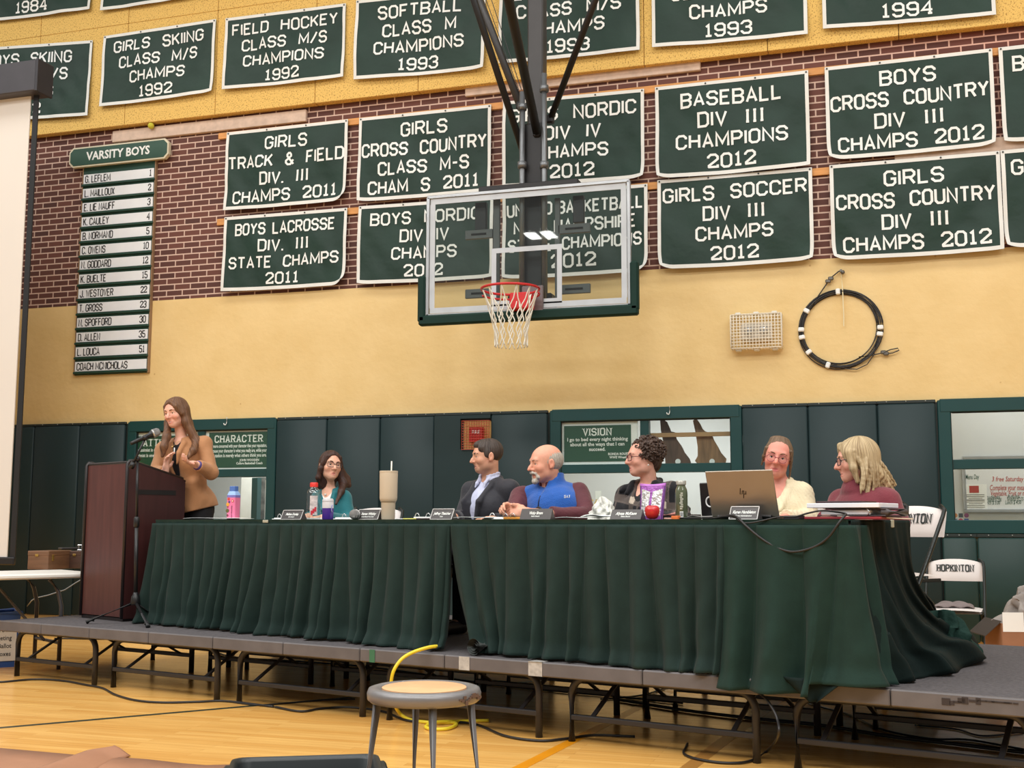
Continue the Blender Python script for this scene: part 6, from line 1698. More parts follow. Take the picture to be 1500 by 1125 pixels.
        if label: o['label'] = label
        return o
def hair_mat(c1, c2, fine=1.0):
    key = 'hair_%d_%d_%d' % tuple(c1) + '_%d' % c2[0]
    if key in _mats: return _mats[key]
    m = bpy.data.materials.new(key); m.use_nodes = True; _mats[key] = m
    nt = m.node_tree; N = nt.nodes; L = nt.links; b = N['Principled BSDF']; b.inputs['Roughness'].default_value = .45; b.inputs['Specular IOR Level'].default_value = .35
    at = N.new('ShaderNodeAttribute'); at.attribute_name = 'Flow'
    mp = N.new('ShaderNodeMapping'); mp.inputs['Scale'].default_value = (26*fine, 5, 1); L.new(at.outputs['Vector'], mp.inputs[0])
    ns = N.new('ShaderNodeTexNoise'); ns.inputs['Scale'].default_value = 1.0; ns.inputs['Detail'].default_value = 5; ns.inputs['Roughness'].default_value = .7; L.new(mp.outputs[0], ns.inputs['Vector'])
    rp = N.new('ShaderNodeValToRGB'); e = rp.color_ramp.elements; e[0].position = .34; e[1].position = .68; e[0].color = lin(c1); e[1].color = lin(c2)
    L.new(ns.outputs['Fac'], rp.inputs[0]); L.new(rp.outputs[0], b.inputs['Base Color'])
    bp = N.new('ShaderNodeBump'); bp.inputs['Strength'].default_value = .6; bp.inputs['Distance'].default_value = .006
    L.new(ns.outputs['Fac'], bp.inputs['Height']); L.new(bp.outputs[0], b.inputs['Normal'])
    return m
LENS = pane_mat('spectacle_lens', (.96, .96, .97), .05, .02)
def skull_cap(p, f, t=.012, face_r=(.060, .08, .088), face_c=(0, .095, -.022), low=-.03, k=.01):
    """hair hugging the skull with the face left open"""
    S, M = p.hs, p.hM
    f.ell(p.H(0, -.018, .036), np.array([.074 + t, .094 + t, .082 + t*1.2])*S, M, k); f.ell(p.H(0, .012, .03), np.array([.070 + t*.8, .076 + t, .074 + t])*S, M, .02)
    f.ell(p.H(*face_c), np.array(face_r)*S, M, .012*S, True)
def collar_tube(p, f, top, r, th=.012, z0=None):
    pass

CLOTHV = vcol_mat('cloth_colour', .8, 0, .2, 260, .2, .06, 30, .15)
def shade(rgb): return np.array(lin(rgb)[:3])
def seat_joints(p, chest, neck, sl, sr, el, er, wl, wr, pel=None):
    """joints of somebody seated behind the table: pelvis on the chair seat, legs under the table"""
    f = p.bM[:, 1] if hasattr(p, 'bM') else rot(p.face)[:, 1]; r = rot(p.face)[:, 0]
    pel = np.array([0, 0, .56]) if pel is None else np.asarray(pel, float)
    tf = p.M.T @ (-TN)                              # towards the table front
    tl = p.M.T @ TT
    hl, hr = pel - tl*.09 + [0, 0, -.03], pel + tl*.09 + [0, 0, -.03]
    kl, kr = hl + tf*.38, hr + tf*.38; kl[2] = kr[2] = .50
    al, ar = kl + tf*.02, kr + tf*.02; al[2] = ar[2] = .08
    return dict(pel=pel, waist=pel*.5 + np.asarray(chest)*.5, chest=np.asarray(chest), neck=np.asarray(neck), sl=sl, sr=sr, el=el, er=er, wl=wl, wr=wr, hipl=hl, hipr=hr, kl=kl, kr=kr, al=al, ar=ar)
def trousers(p, rgb, name='trousers'):
    j = p.j; lo = np.min([j[q] for q in ('hipl', 'hipr', 'kl', 'kr', 'al', 'ar', 'pel')], 0) - .2; hi = np.max([j[q] for q in ('hipl', 'hipr', 'kl', 'kr', 'pel')], 0) + .2
    def b(f):
        f.ell(j['pel'], (.175, .135, .13), p.bM, .03)
        for q in 'lr': f.cone(j['hip' + q], j['k' + q], .092, .070, .03); f.cone(j['k' + q], j['a' + q], .070, .056, .02)
    def c(f):
        f.half(np.asarray(j['pel']) + [0, 0, .08], (0, 0, 1)); f.half((0, 0, .06), (0, 0, -1))
    o = p.cloth(name, mat('trouser_%d_%d_%d' % rgb, rgb, .8), b, lo, hi, .012, (.003, 20), 5, c)
    for q in 'lr':
        a = np.asarray(j['a' + q]); d = p.bM[:, 1]
        def sh(f): f.cone(a*[1, 1, 0] + [0, 0, .05], a*[1, 1, 0] + d*.16 + [0, 0, .042], .05, .042, .01); f.cone(a, a*[1, 1, 0] + [0, 0, .05], .046, .05, .01)
        def ct(f): f.half((0, 0, .004), (0, 0, -1)); f.half((0, 0, .11), (0, 0, 1))
        p.cloth('shoe', mat('shoe_dark', (34, 30, 30), .4), sh, a - .25, a + [.25, .25, .08], .010, (0, 1), 1, ct)

# ---------------------------------------------------------------- man in the blue vest
def man_vest():
    p = Person('bald bearded man in a blue fleece vest and maroon shirt, hands clasped', on_table(806, 1.08), (226, 164, 138), .55, (196, 120, 108))
    p.face = 38; J = p.J
    p.head(J(799, 679, -.10), 66, 7, 2, 1.04, 1.10, 1.10, 0, True)
    p.bM = rot(p.face)
    j = seat_joints(p, J(812, 738, -.05), J(806, 709, -.04), J(764, 729, .02), J(847, 724, -.06), J(752, 752, -.14), J(861, 757, -.22), J(756, 752, -.42), J(776, 753, -.52), pel=J(818, 800, .06)*[1, 1, 0] + [0, 0, .56])
    cl = unit(p.bM[:, 1])
    wl, wr = np.array(J(757, 748, -.50)), np.array(J(770, 750, -.55)); j['wl'], j['wr'] = wl, wr
    hl = (wl, np.array([-.85, -.45, .30]), np.array([.15, -.6, -.8]), .75, 1, .1, 1.02, .5)
    hr = (wr, np.array([-.95, -.10, .10]), np.array([.1, .75, -.5]), .9, -1, .1, 1.04, .6)
    lo, hi = np.array([-.42, -.75, -.01]), np.array([.40, .32, 1.34])
    p.body(j, lo, hi, 1.18, hands=[hl, hr], neck_r=.062, depth=.125)
    p.brows((160, 140, 124), .0028)
    trousers(p, (52, 54, 62))
    # maroon shirt: sleeves and collar
    def b(f): p.torso_cloth(f, .002, 1.18, arm_t=.017, upto=(.62, .60), depth=.118)
    def c(f):
        f.cone(j['neck'], p.H(0, -.012, -.08), .060, .056, .004, True)
        f.half(np.asarray(j['pel']) + [0, 0, .0], (0, 0, -1))
        for q, u in (('l', .62), ('r', .60)):
            a, e = np.asarray(j['e' + q]), np.asarray(j['w' + q]); q_ = a + (e - a)*u; f.half(q_, e - a, .002, q_ - .08, q_ + .08)
    p.cloth('shirt', mat('shirt_maroon', (88, 28, 40), .7, var=.12, scale=8, bump=.2, bscale=40, sheen=.2), b, lo, hi, .006, (.006, 26), 11, c)
    def b(f):
        nk = np.asarray(j['neck'])
        for k in range(16):
            a = 2*PI*k/16; a2 = 2*PI*(k + 1)/16; ax = p.bM[:, 0]; ay = p.bM[:, 1]
            if math.sin((a + a2)/2) > .88: continue
            q = lambda t_: nk + ax*.070*math.cos(t_) + ay*(.066*math.sin(t_) + .008) + np.array([0, 0, .012 - .030*max(0, math.sin(t_))])
            f.cone(q(a), q(a2), .011, k=.004); f.cone(q(a) + [0, 0, .022], q(a2) + [0, 0, .022], .009, k=.02)
    p.cloth('collar', mat('shirt_maroon', (88, 28, 40), .7), b, np.asarray(j['neck']) - .15, np.asarray(j['neck']) + .15, .004, (0, 1))
    # fleece vest
    VB = mat('fleece_blue', (32, 92, 178), .9, var=.08, scale=20, bump=.35, bscale=140, sheen=.3)
    def b(f):
        up = p.bM
        f.ell(np.asarray(j['pel']) + [0, 0, .03], (.232, .188, .15), up, .05); f.ell(j['waist'], (.205, .172, .17), up, .07); f.ell(np.asarray(j['chest']) - [0, 0, .02], (.212, .166, .158), up, .07)
        for q in 'lr':
            a = np.asarray(j['s' + q]); nk = np.asarray(j['neck']); f.cone(nk + (a - nk)*.66 + [0, 0, -.008], nk - [0, 0, .02], .062, .062, .03)
        nk = np.asarray(j['neck'])
        for k in range(20):
            a = 2*PI*(k + .5)/20; hgt = .035 + .035*(math.sin(a) < .2) - .02*(math.sin(a) > .7)
            q = nk + p.bM[:, 0]*.083*math.cos(a) + p.bM[:, 1]*(.078*math.sin(a)) + np.array([0, 0, -.02])
            f.cone(q, q + np.array([0, 0, hgt + .012]) , .015, .012, .02)
    def c(f):
        f.cone(np.asarray(j['neck']) + [0, 0, -.03], np.asarray(j['neck']) + [0, 0, .2], .066, .075, .006, True)
        ch = np.asarray(j['chest']) + p.bM[:, 1]*.16
        f.cone(np.asarray(j['neck']) + p.bM[:, 1]*.09 + [0, 0, .02], ch + [0, 0, .045], .046, .006, .006, True)
        for q in 'lr':
            a = np.asarray(j['s' + q]); e = np.asarray(j['e' + q]); nk = np.asarray(j['neck']); o = unit(a - nk)
            f.ell(a + o*.075 + [0, 0, -.06], (.095, .15, .17), p.bM, .012, True)
    p.cloth('fleece_vest', VB, b, lo, hi, .006, (.0045, 20), 21, c, label='blue fleece vest')
    ch = np.asarray(j['chest']); n = p.bM[:, 1]
    z = MB().tube(spline([p.surf(ch + [0, 0, .05 - .04*k], n) for k in range(6)], 4), .0035, 6)
    p.part('zip', np.array(z.v), z.f, mat('zip_dark', (28, 34, 60), .4, .4))
    lg = MB(); c0 = ch - p.bM[:, 0]*.105 + np.array([0, 0, .035]); vd = np.array([0, -1.0, 0])
    block_text(lg, 'SAT', lambda a, b: p.surf(c0 + np.array([a, 0, b]), vd, .004), 0, 0, .019, th=1.1, hs=.9); p.part('chest_lettering', np.array(lg.v), lg.f, INK)
    # fringe of grey hair, moustache and beard
    def b(f):
        S, M = p.hs, p.hM
        f.ell(p.H(0, -.022, .020), np.array([.080, .100, .082])*S, M, .01)
    def c(f):
        S, M = p.hs, p.hM
        f.ell(p.H(0, .030, .110), np.array([.082, .118, .070])*S, M, .01, True); f.ell(p.H(0, .10, -.01), np.array([.10, .098, .12])*S, M, .01, True)
        f.ell(p.H(0, -.01, -.09), np.array([.085, .08, .055])*S, M, .01, True)
        for x in (-1, 1): f.ell(p.H(x*.088, -.008, -.01), np.array([.02, .024, .036])*S, M, .006, True)
    def bb(f): b(f); c(f)
    p.hairmesh(bb, (150, 140, 128), (206, 198, 186), p.hc - .17, p.hc + .17, .004, 60, .0016, 4, label='short grey hair round a bald crown')
    def b(f):
        S = p.hs
        f.chain([p.H(-.028, .080, -.060), p.H(-.012, .098, -.052), p.H(.012, .098, -.052), p.H(.028, .080, -.060)], [.007*S, .0085*S, .0085*S, .007*S], .006)
        for x in (-1, 1): f.chain([p.H(x*.028, .080, -.060), p.H(x*.034, .072, -.082), p.H(x*.018, .078, -.106)], [.007*S, .010*S, .012*S], .01)
        f.ell(p.H(0, .080, -.106), np.array([.028, .020, .020])*S, p.hM, .012)
    p.hairmesh(b, (170, 160, 148), (214, 208, 198), p.hc - .17, p.hc + .17, .0035, 90, .0014, 6, 'beard', label='grey moustache and beard')
    w = wr*.8 + np.asarray(j['er'])*.2; wd = unit(wr - np.asarray(j['er'])); x_, y_, _ = frame_of(wd)
    wt = MB().tube([w + .034*(math.cos(2*PI*k/20)*x_ + math.sin(2*PI*k/20)*y_) for k in range(20)], .007, 6, closed=True)
    p.part('watch', np.array(wt.v), wt.f, mat('watch_black', (20, 20, 22), .4))
man_vest()

# ---------------------------------------------------------------- the speaker
def woman_speaker():
    p = Person('standing woman in a camel blazer speaking at the lectern, hands raised palms facing', np.array(TP(0, 0))*0 + on_line(286, 760, CAMO + 9.45*np.array([-_s, _c, 0]), np.array([-_s, _c, 0])), (228, 176, 154), .7, (196, 96, 96))
    p.face = 42; J = p.J
    p.head(J(258, 605, -.14), 38, 4, -7, 1.0, .95, .94, 1.0, True)
    p.bM = rot(p.face); n, r = p.bM[:, 1], p.bM[:, 0]
    pel = np.array(J(284, 742, 0)); 
    j = dict(pel=pel, waist=np.array(J(278, 708, -.06)), chest=np.array(J(269, 671, -.10)), neck=np.array(J(267, 645, -.10)), sl=np.array(J(240, 658, .04)), sr=np.array(J(298, 651, -.18)),
             el=np.array(J(228, 694, -.02)), er=np.array(J(309, 692, -.27)), wl=np.array(J(242, 690, -.22)), wr=np.array(J(288, 681, -.40)))
    j['hipl'], j['hipr'] = pel + r*.085 - [0, 0, .05], pel - r*.085 - [0, 0, .05]
    for q, s_ in (('l', 1), ('r', -1)):
        j['k' + q] = np.array([j['hip' + q][0] + .0, j['hip' + q][1] - .01, .50]); j['a' + q] = np.array([j['hip' + q][0] + .01, j['hip' + q][1], .085])
    up_ = np.array([0, 0, 1.0])
    hl = (j['wl'], np.array([.10, -.25, 1.0]), np.array([.85, -.45, .1]), .28, 1, .30, .98, .75)
    hr = (j['wr'], np.array([-.80, -.55, .22]), np.array([-.2, -.35, .9]), .35, -1, .25, .98, .9)
    lo = np.array([-.42, -.62, -.01]); hi = np.array([.30, .28, 1.80])
    p.body(j, lo, hi, .86, hands=[hl, hr], neck_r=.045, depth=.105)
    p.brows((104, 76, 58), .0034)
    trousers(p, (22, 22, 26))
    def b(f): p.torso_cloth(f, .007, .86, arms=False, depth=.105)
    def c(f): f.cone(j['neck'], p.H(0, -.012, -.07), .052, .056, .004, True); f.cone(np.asarray(j['neck']) + p.bM[:, 1]*.05 + [0, 0, .01], np.asarray(j['neck']) + p.bM[:, 1]*.09 + [0, 0, -.02], .042, .03, .004, True)
    p.cloth('black_top', mat('top_black', (20, 20, 24), .8, bump=.1), b, lo, hi, .007, (.003, 22), 31, c)
    CAM_ = mat('camel', (176, 124, 82), .75, var=.07, scale=9, bump=.12, bscale=60, sheen=.2)
    def b(f):
        p.torso_cloth(f, .018, .88, arm_t=.013, upto=(.92, .90), depth=.108, torso_w=.162)
        f.ell(pel + [0, 0, .0], (.200, .160, .17), p.bM, .05)
        ch = np.asarray(j['chest']); nk = np.asarray(j['neck'])
        for s_ in (-1, 1):                   # lapels
            f.chain([nk + r*s_*.062 - n*.02 + [0, 0, .015], nk + r*s_*.068 + n*.055 + [0, 0, -.03], ch + r*s_*.052 + n*.124 + [0, 0, .03], ch + r*s_*.040 + n*.135 + [0, 0, -.08]], [.016, .020, .020, .012], .012)
        f.cone(nk + r*.06 - n*.03 + [0, 0, .012], nk - r*.06 - n*.03 + [0, 0, .012], .02, k=.03)
        # flap of the jacket swinging open over the hip
        f.chain([np.asarray(j['waist']) - r*.11 + n*.07, pel - r*.12 + n*.08 + [0, 0, .05], pel - r*.09 + n*.09 + [0, 0, -.09]], [.03, .035, .03], .05)
    def c(f):
        ch, nk, wa = (np.asarray(j[q]) for q in ('chest', 'neck', 'waist'))
        f.cone(nk, p.H(0, -.012, -.07), .058, .064, .006, True)
        f.chain([nk + n*.10, ch + n*.15 + [0, 0, .02], wa + n*.16, pel + n*.19 + [0, 0, -.02], pel + n*.25 + [0, 0, -.2]], [.060, .052, .046, .055, .12], .006, True)
        f.half(pel + [0, 0, -.035], (.25, 0, -1))
        for q, u in (('l', .92), ('r', .90)):
            a, e = np.asarray(j['e' + q]), np.asarray(j['w' + q]); q_ = a + (e - a)*u; f.half(q_, e - a, .002, q_ - .08, q_ + .08)
    p.cloth('blazer', CAM_, b, lo, hi, .006, (.006, 20), 33, c, label='camel brown blazer')
    # hair: side parted, long in front of both shoulders
    def b(f):
        S, M = p.hs, p.hM
        skull_cap(p, f, .010, (.064, .085, .098), (.006, .102, -.018))
        f.chain([p.H(.026, .050, .104), p.H(-.020, .074, .090), p.H(-.058, .064, .050), p.H(-.078, .034, -.010)], [.005, .008, .012, .018], .015)
        f.chain([p.H(.034, .048, .100), p.H(.062, .054, .062), p.H(.078, .030, .0)], [.004, .007, .012], .012)
        f.chain([p.H(-.070, -.005, .02), p.H(-.082, .002, -.08), J(288, 646, -.20), J(283, 660, -.27), J(276, 670, -.29)], [.028, .030, .030, .026, .014], .025)
        f.chain([p.H(-.060, -.04, .02), p.H(-.066, -.04, -.10), J(288, 650, -.18)], [.034, .036, .024], .03)
        f.chain([p.H(.066, .0, .02), p.H(.082, .012, -.07), J(244, 640, -.17), J(240, 654, -.20), J(238, 668, -.20)], [.024, .026, .030, .028, .014], .025)
        f.ell(p.H(0, -.065, -.05), np.array([.070, .042, .12])*S, M, .03)
    def bb(f):
        b(f); f.ell(p.H(.002, .110, -.02), np.array([.056, .07, .090])*p.hs, p.hM, .01, True)
    p.hairmesh(bb, (70, 46, 34), (136, 98, 70), p.hc - [.22, .25, .42], p.hc + [.28, .22, .17], .0045, 44, .0010, 8, label='long straight brown hair')
    ch, nk = np.asarray(j['chest']), np.asarray(j['neck'])
    b_ = MB(); q = ch + n*.128 + [0, 0, .065]
    q = nk + n*.11 + [0, 0, -.06]; b_.tube(spline([nk + r*.05 + n*.03, nk + r*.025 + n*.08 + [0, 0, -.02], q, nk - r*.025 + n*.08 + [0, 0, -.02], nk - r*.05 + n*.03], 5), .0016, 5); b_.sphere(q, .009, 10, 8)
    p.part('necklace', np.array(b_.v), b_.f, mat('necklace_gold', (206, 172, 110), .3, .8))
    b_ = MB(); b_.tube([p.H(x, .0895 - .012*(x/.016)**2*.6, -.0672 + .004*(x/.016)**2) for x in np.linspace(-.015, .015, 7)], .0028, 6)
    p.part('teeth', np.array(b_.v), b_.f, mat('teeth_white', (226, 218, 206), .3))
    b_ = MB(); q = ch + n*.128 - r*.020 + [0, 0, .05]; b_.box(q, (.012, .006, .05), r, n, (0, 0, 1), .003)
    p.part('clip_microphone', np.array(b_.v), b_.f, WHT)
    w = j['wr']*.97 + j['er']*.03; wd = unit(j['wr'] - j['er']); x_, y_, _ = frame_of(wd)
    b_ = MB()
    for k in (0, .012): b_.tube([w - wd*k + .031*(math.cos(2*PI*i/20)*x_ + math.sin(2*PI*i/20)*y_) for i in range(20)], .006, 6, closed=True)
    p.part('bracelet', np.array(b_.v), b_.f, mat('bracelet_purple', (84, 66, 130), .5))
woman_speaker()

# ---------------------------------------------------------------- woman in the teal jacket
def woman_teal():
    p = Person('seated woman with long dark hair, glasses and a teal jacket behind the water bottle', on_table(489, 1.12), (228, 176, 150), .45, (186, 104, 98))
    p.face = 22; J = p.J
    p.head(J(484, 683, -.06), -20, -6, 6, .99, .95, .95, -.2, True)
    p.bM = rot(p.face); n, r = p.bM[:, 1], p.bM[:, 0]
    j = seat_joints(p, J(487, 747, -.04), J(482, 718, -.02), J(468, 731, .03), J(503, 730, -.06), J(462, 766, -.12), J(511, 764, -.14), J(452, 757, -.40), J(478, 758, -.42), pel=J(490, 800, .05)*[1, 1, 0] + [0, 0, .56])
    hl = (j['wl'], np.array([-.4, -.9, -.05]), np.array([0, .1, -1]), .35, 1, .2, .95); hr = (j['wr'], np.array([-.9, -.4, -.02]), np.array([0, .1, -1]), .35, -1, .2, .95)
    lo, hi = np.array([-.36, -.62, -.01]), np.array([.30, .28, 1.30])
    p.body(j, lo, hi, .86, hands=[hl, hr], neck_r=.045, depth=.105)
    p.brows((70, 50, 42), .0032); p.glasses((62, 44, 46), .0255, .0185, .0023, .6)
    trousers(p, (44, 46, 54))
    def b(f): p.torso_cloth(f, .006, .86, arms=False, depth=.105)
    def c(f):
        f.cone(j['neck'], p.H(0, -.012, -.07), .056, .058, .004, True); f.cone(np.asarray(j['neck']) + n*.05, np.asarray(j['neck']) + n*.10 + [0, 0, -.05], .050, .02, .004, True)
    p.cloth('white_top', mat('top_white', (232, 228, 224), .7, var=.03), b, lo, hi, .007, (.003, 22), 41, c)
    def b(f):
        p.torso_cloth(f, .016, .88, arm_t=.012, upto=(.9, .9), depth=.108)
        ch, nk = np.asarray(j['chest']), np.asarray(j['neck'])
        for s_ in (-1, 1): f.chain([nk + r*s_*.062 - n*.02 + [0, 0, .012], nk + r*s_*.066 + n*.06 + [0, 0, -.03], ch + r*s_*.036 + n*.128 + [0, 0, .0]], [.015, .020, .012], .012)
    def c(f):
        ch, nk = np.asarray(j['chest']), np.asarray(j['neck'])
        f.cone(nk, p.H(0, -.012, -.07), .058, .062, .006, True)
        f.chain([nk + n*.08, ch + n*.16 + [0, 0, .05], ch + n*.16 + [0, 0, -.06]], [.055, .046, .008], .006, True)
        for q in 'lr':
            a, e = np.asarray(j['e' + q]), np.asarray(j['w' + q]); q_ = a + (e - a)*.9; f.half(q_, e - a, .002, q_ - .08, q_ + .08)
    p.cloth('jacket', mat('jacket_teal', (16, 108, 116), .75, var=.08, scale=9, bump=.12, bscale=60, sheen=.2), b, lo, hi, .006, (.005, 20), 43, c, label='teal jacket')
    def b(f):
        skull_cap(p, f, .009, (.064, .085, .100), (0, .100, -.018))
        f.ell(p.H(0, -.05, -.06), np.array([.085, .055, .13])*p.hs, p.hM, .03)
        f.chain([p.H(.070, .02, .03), p.H(.084, .02, -.03), p.H(.090, .0, -.10), J(468, 714, -.04)], [.014, .016, .018, .014], .02)
        f.chain([p.H(-.070, .01, .03), p.H(-.086, -.01, -.05), J(503, 708, -.04), J(500, 720, -.13), J(492, 738, -.20)], [.020, .028, .030, .022, .010], .025)
        f.chain([p.H(-.07, -.03, .0), J(506, 703, .02), J(511, 711, -.01)], [.04, .035, .02], .03)
        f.chain([p.H(0, .060, .104), p.H(-.05, .062, .068), p.H(-.074, .032, .01)], [.006, .010, .014], .015); f.chain([p.H(0, .060, .104), p.H(.05, .062, .068), p.H(.074, .032, .01)], [.006, .010, .014], .015)
        f.ell(p.H(0, .110, -.02), np.array([.058, .07, .094])*p.hs, p.hM, .01, True)
    p.hairmesh(b, (34, 22, 22), (88, 58, 46), p.hc - [.2, .28, .35], p.hc + [.24, .2, .17], .0045, 46, .0010, 12, label='long dark brown hair')
    b_ = MB(); b_.sphere(np.asarray(j['neck']) + n*.075 + [0, 0, -.035], .008, 10, 8); p.part('pendant', np.array(b_.v), b_.f, mat('pearl', (232, 228, 220), .2))
woman_teal()

# ---------------------------------------------------------------- man in the dark blazer
def man_navy():
    p = Person('dark haired man in a dark blazer and pale blue shirt looking towards the lectern', on_table(708, 1.10), (216, 162, 134), .4, (186, 110, 98))
    p.face = 46; J = p.J
    p.head(J(713, 669, -.05), 74, 4, 0, 1.0, 1.02, 1.04, .4, True); p.stubble = (140, 112, 98)
    p.bM = rot(p.face); n, r = p.bM[:, 1], p.bM[:, 0]
    j = seat_joints(p, J(712, 740, -.03), J(718, 703, 0), J(691, 720, .10), J(746, 718, -.12), J(678, 760, .04), J(762, 764, -.12), J(664, 758, -.30), J(720, 762, -.38), pel=J(716, 800, .05)*[1, 1, 0] + [0, 0, .56])
    hl = (j['wl'], np.array([-.6, -.7, -.02]), np.array([0, .1, -1]), .4, 1, .2, 1.05); hr = (j['wr'], np.array([-.8, -.5, -.02]), np.array([0, .1, -1]), .4, -1, .2, 1.05)
    lo, hi = np.array([-.40, -.62, -.01]), np.array([.40, .30, 1.30])
    p.body(j, lo, hi, 1.05, hands=[hl, hr], neck_r=.056, depth=.11)
    p.brows((64, 52, 46), .0032); trousers(p, (40, 42, 50))
    nk, ch = np.asarray(j['neck']), np.asarray(j['chest'])
    SH = mat('shirt_pale_blue', (196, 200, 226), .7, var=.05, scale=30, stretch=(1, 1, 1), bump=.15, bscale=40)
    def b(f):
        p.torso_cloth(f, .004, 1.05, arms=False, depth=.11)
    def c(f): f.cone(nk + [0, 0, -.03], p.H(0, -.012, -.06), .060, .06, .004, True)
    p.cloth('shirt', SH, b, lo, hi, .006, (.005, 30), 51, c, label='pale blue button down shirt')
    def b(f):                                # stand collar and its two points
        for k in range(18):
            a, a2 = 2*PI*k/18, 2*PI*(k + 1)/18
            if math.sin((a + a2)/2) > .93: continue
            q = lambda t: nk + r*.066*math.cos(t) + n*(.064*math.sin(t) + .006) + np.array([0, 0, .028 - .026*max(0, math.sin(t))])
            f.cone(q(a), q(a2), .008, k=.003); f.cone(q(a) + [0, 0, .018], q(a2) + [0, 0, .018], .007, k=.015); f.cone(q(a) + r*.006*math.cos(a) + [0, 0, -.014], q(a2) + [0, 0, -.014], .009, k=.015)
        for s_ in (-1, 1): f.chain([nk + r*s_*.045 + n*.055 + [0, 0, .012], nk + r*s_*.040 + n*.088 + [0, 0, -.025], nk + r*s_*.046 + n*.100 + [0, 0, -.052]], [.012, .011, .005], .008)
    p.cloth('collar', SH, b, nk - .16, nk + .16, .004, (0, 1))
    b_ = MB()
    for k in range(4): b_.sphere(nk + (ch - nk)*(.25 + .3*k) + n*(.100 + .022*min(k, 1.6)), .006, 8, 6)
    bz = mat('dark_blazer', (38, 38, 46), .75, var=.1, scale=9, bump=.12, bscale=60, sheen=.15)
    def b(f):
        p.torso_cloth(f, .020, 1.02, arm_t=.016, upto=(.9, .9), depth=.118, torso_w=.165, sh=.056)
        for s_ in (-1, 1): f.chain([nk + r*s_*.070 - n*.02 + [0, 0, .012], nk + r*s_*.082 + n*.055 + [0, 0, -.03], ch + r*s_*.070 + n*.140 + [0, 0, .02], ch + r*s_*.045 + n*.150 + [0, 0, -.10]], [.014, .022, .024, .012], .010)
        f.cone(nk + r*.06 - n*.04 + [0, 0, .012], nk - r*.06 - n*.04 + [0, 0, .012], .018, k=.03)
    def c(f):
        f.cone(nk, p.H(0, -.012, -.07), .066, .07, .006, True)
        f.chain([nk + n*.09, ch + n*.17 + [0, 0, .03], np.asarray(j['waist']) + n*.19 + [0, 0, -.05]], [.064, .060, .050], .006, True)
        for q in 'lr':
            a, e = np.asarray(j['e' + q]), np.asarray(j['w' + q]); q_ = a + (e - a)*.9; f.half(q_, e - a, .002, q_ - .08, q_ + .08)
    p.cloth('blazer', bz, b, lo, hi, .006, (.005, 18), 53, c, label='dark charcoal blazer')
    def b(f):
        S, M = p.hs, p.hM
        f.ell(p.H(0, -.022, .038), np.array([.080, .099, .090])*S, M, .01); f.ell(p.H(0, .030, .082), np.array([.058, .058, .036])*S, M, .02)
        for x in (-1, 1): f.ell(p.H(x*.060, .014, .020), np.array([.021, .028, .034])*S, M, .012); f.ell(p.H(x*.052, .042, .056), np.array([.020, .030, .030])*S, M, .015)
        f.ell(p.H(0, .135, -.005), np.array([.12, .076, .092])*S, M, .012, True)      # forehead and face
        f.ell(p.H(0, -.005, -.115), np.array([.11, .10, .062])*S, M, .008, True)      # nape
        for x in (-1, 1):
            f.ell(p.H(x*.100, .112, -.015), np.array([.060, .075, .080])*S, M, .006, True)
            f.ell(p.H(x*.092, .026, -.095), np.array([.035, .062, .060])*S, M, .006, True)
            f.ell(p.H(x*.092, -.012, -.006), np.array([.022, .023, .034])*S, M, .006, True)
    p.hairmesh(b, (30, 24, 22), (92, 78, 70), p.hc - .17, p.hc + .18, .004, 30, .0009, 14, label='short dark hair')
man_navy()

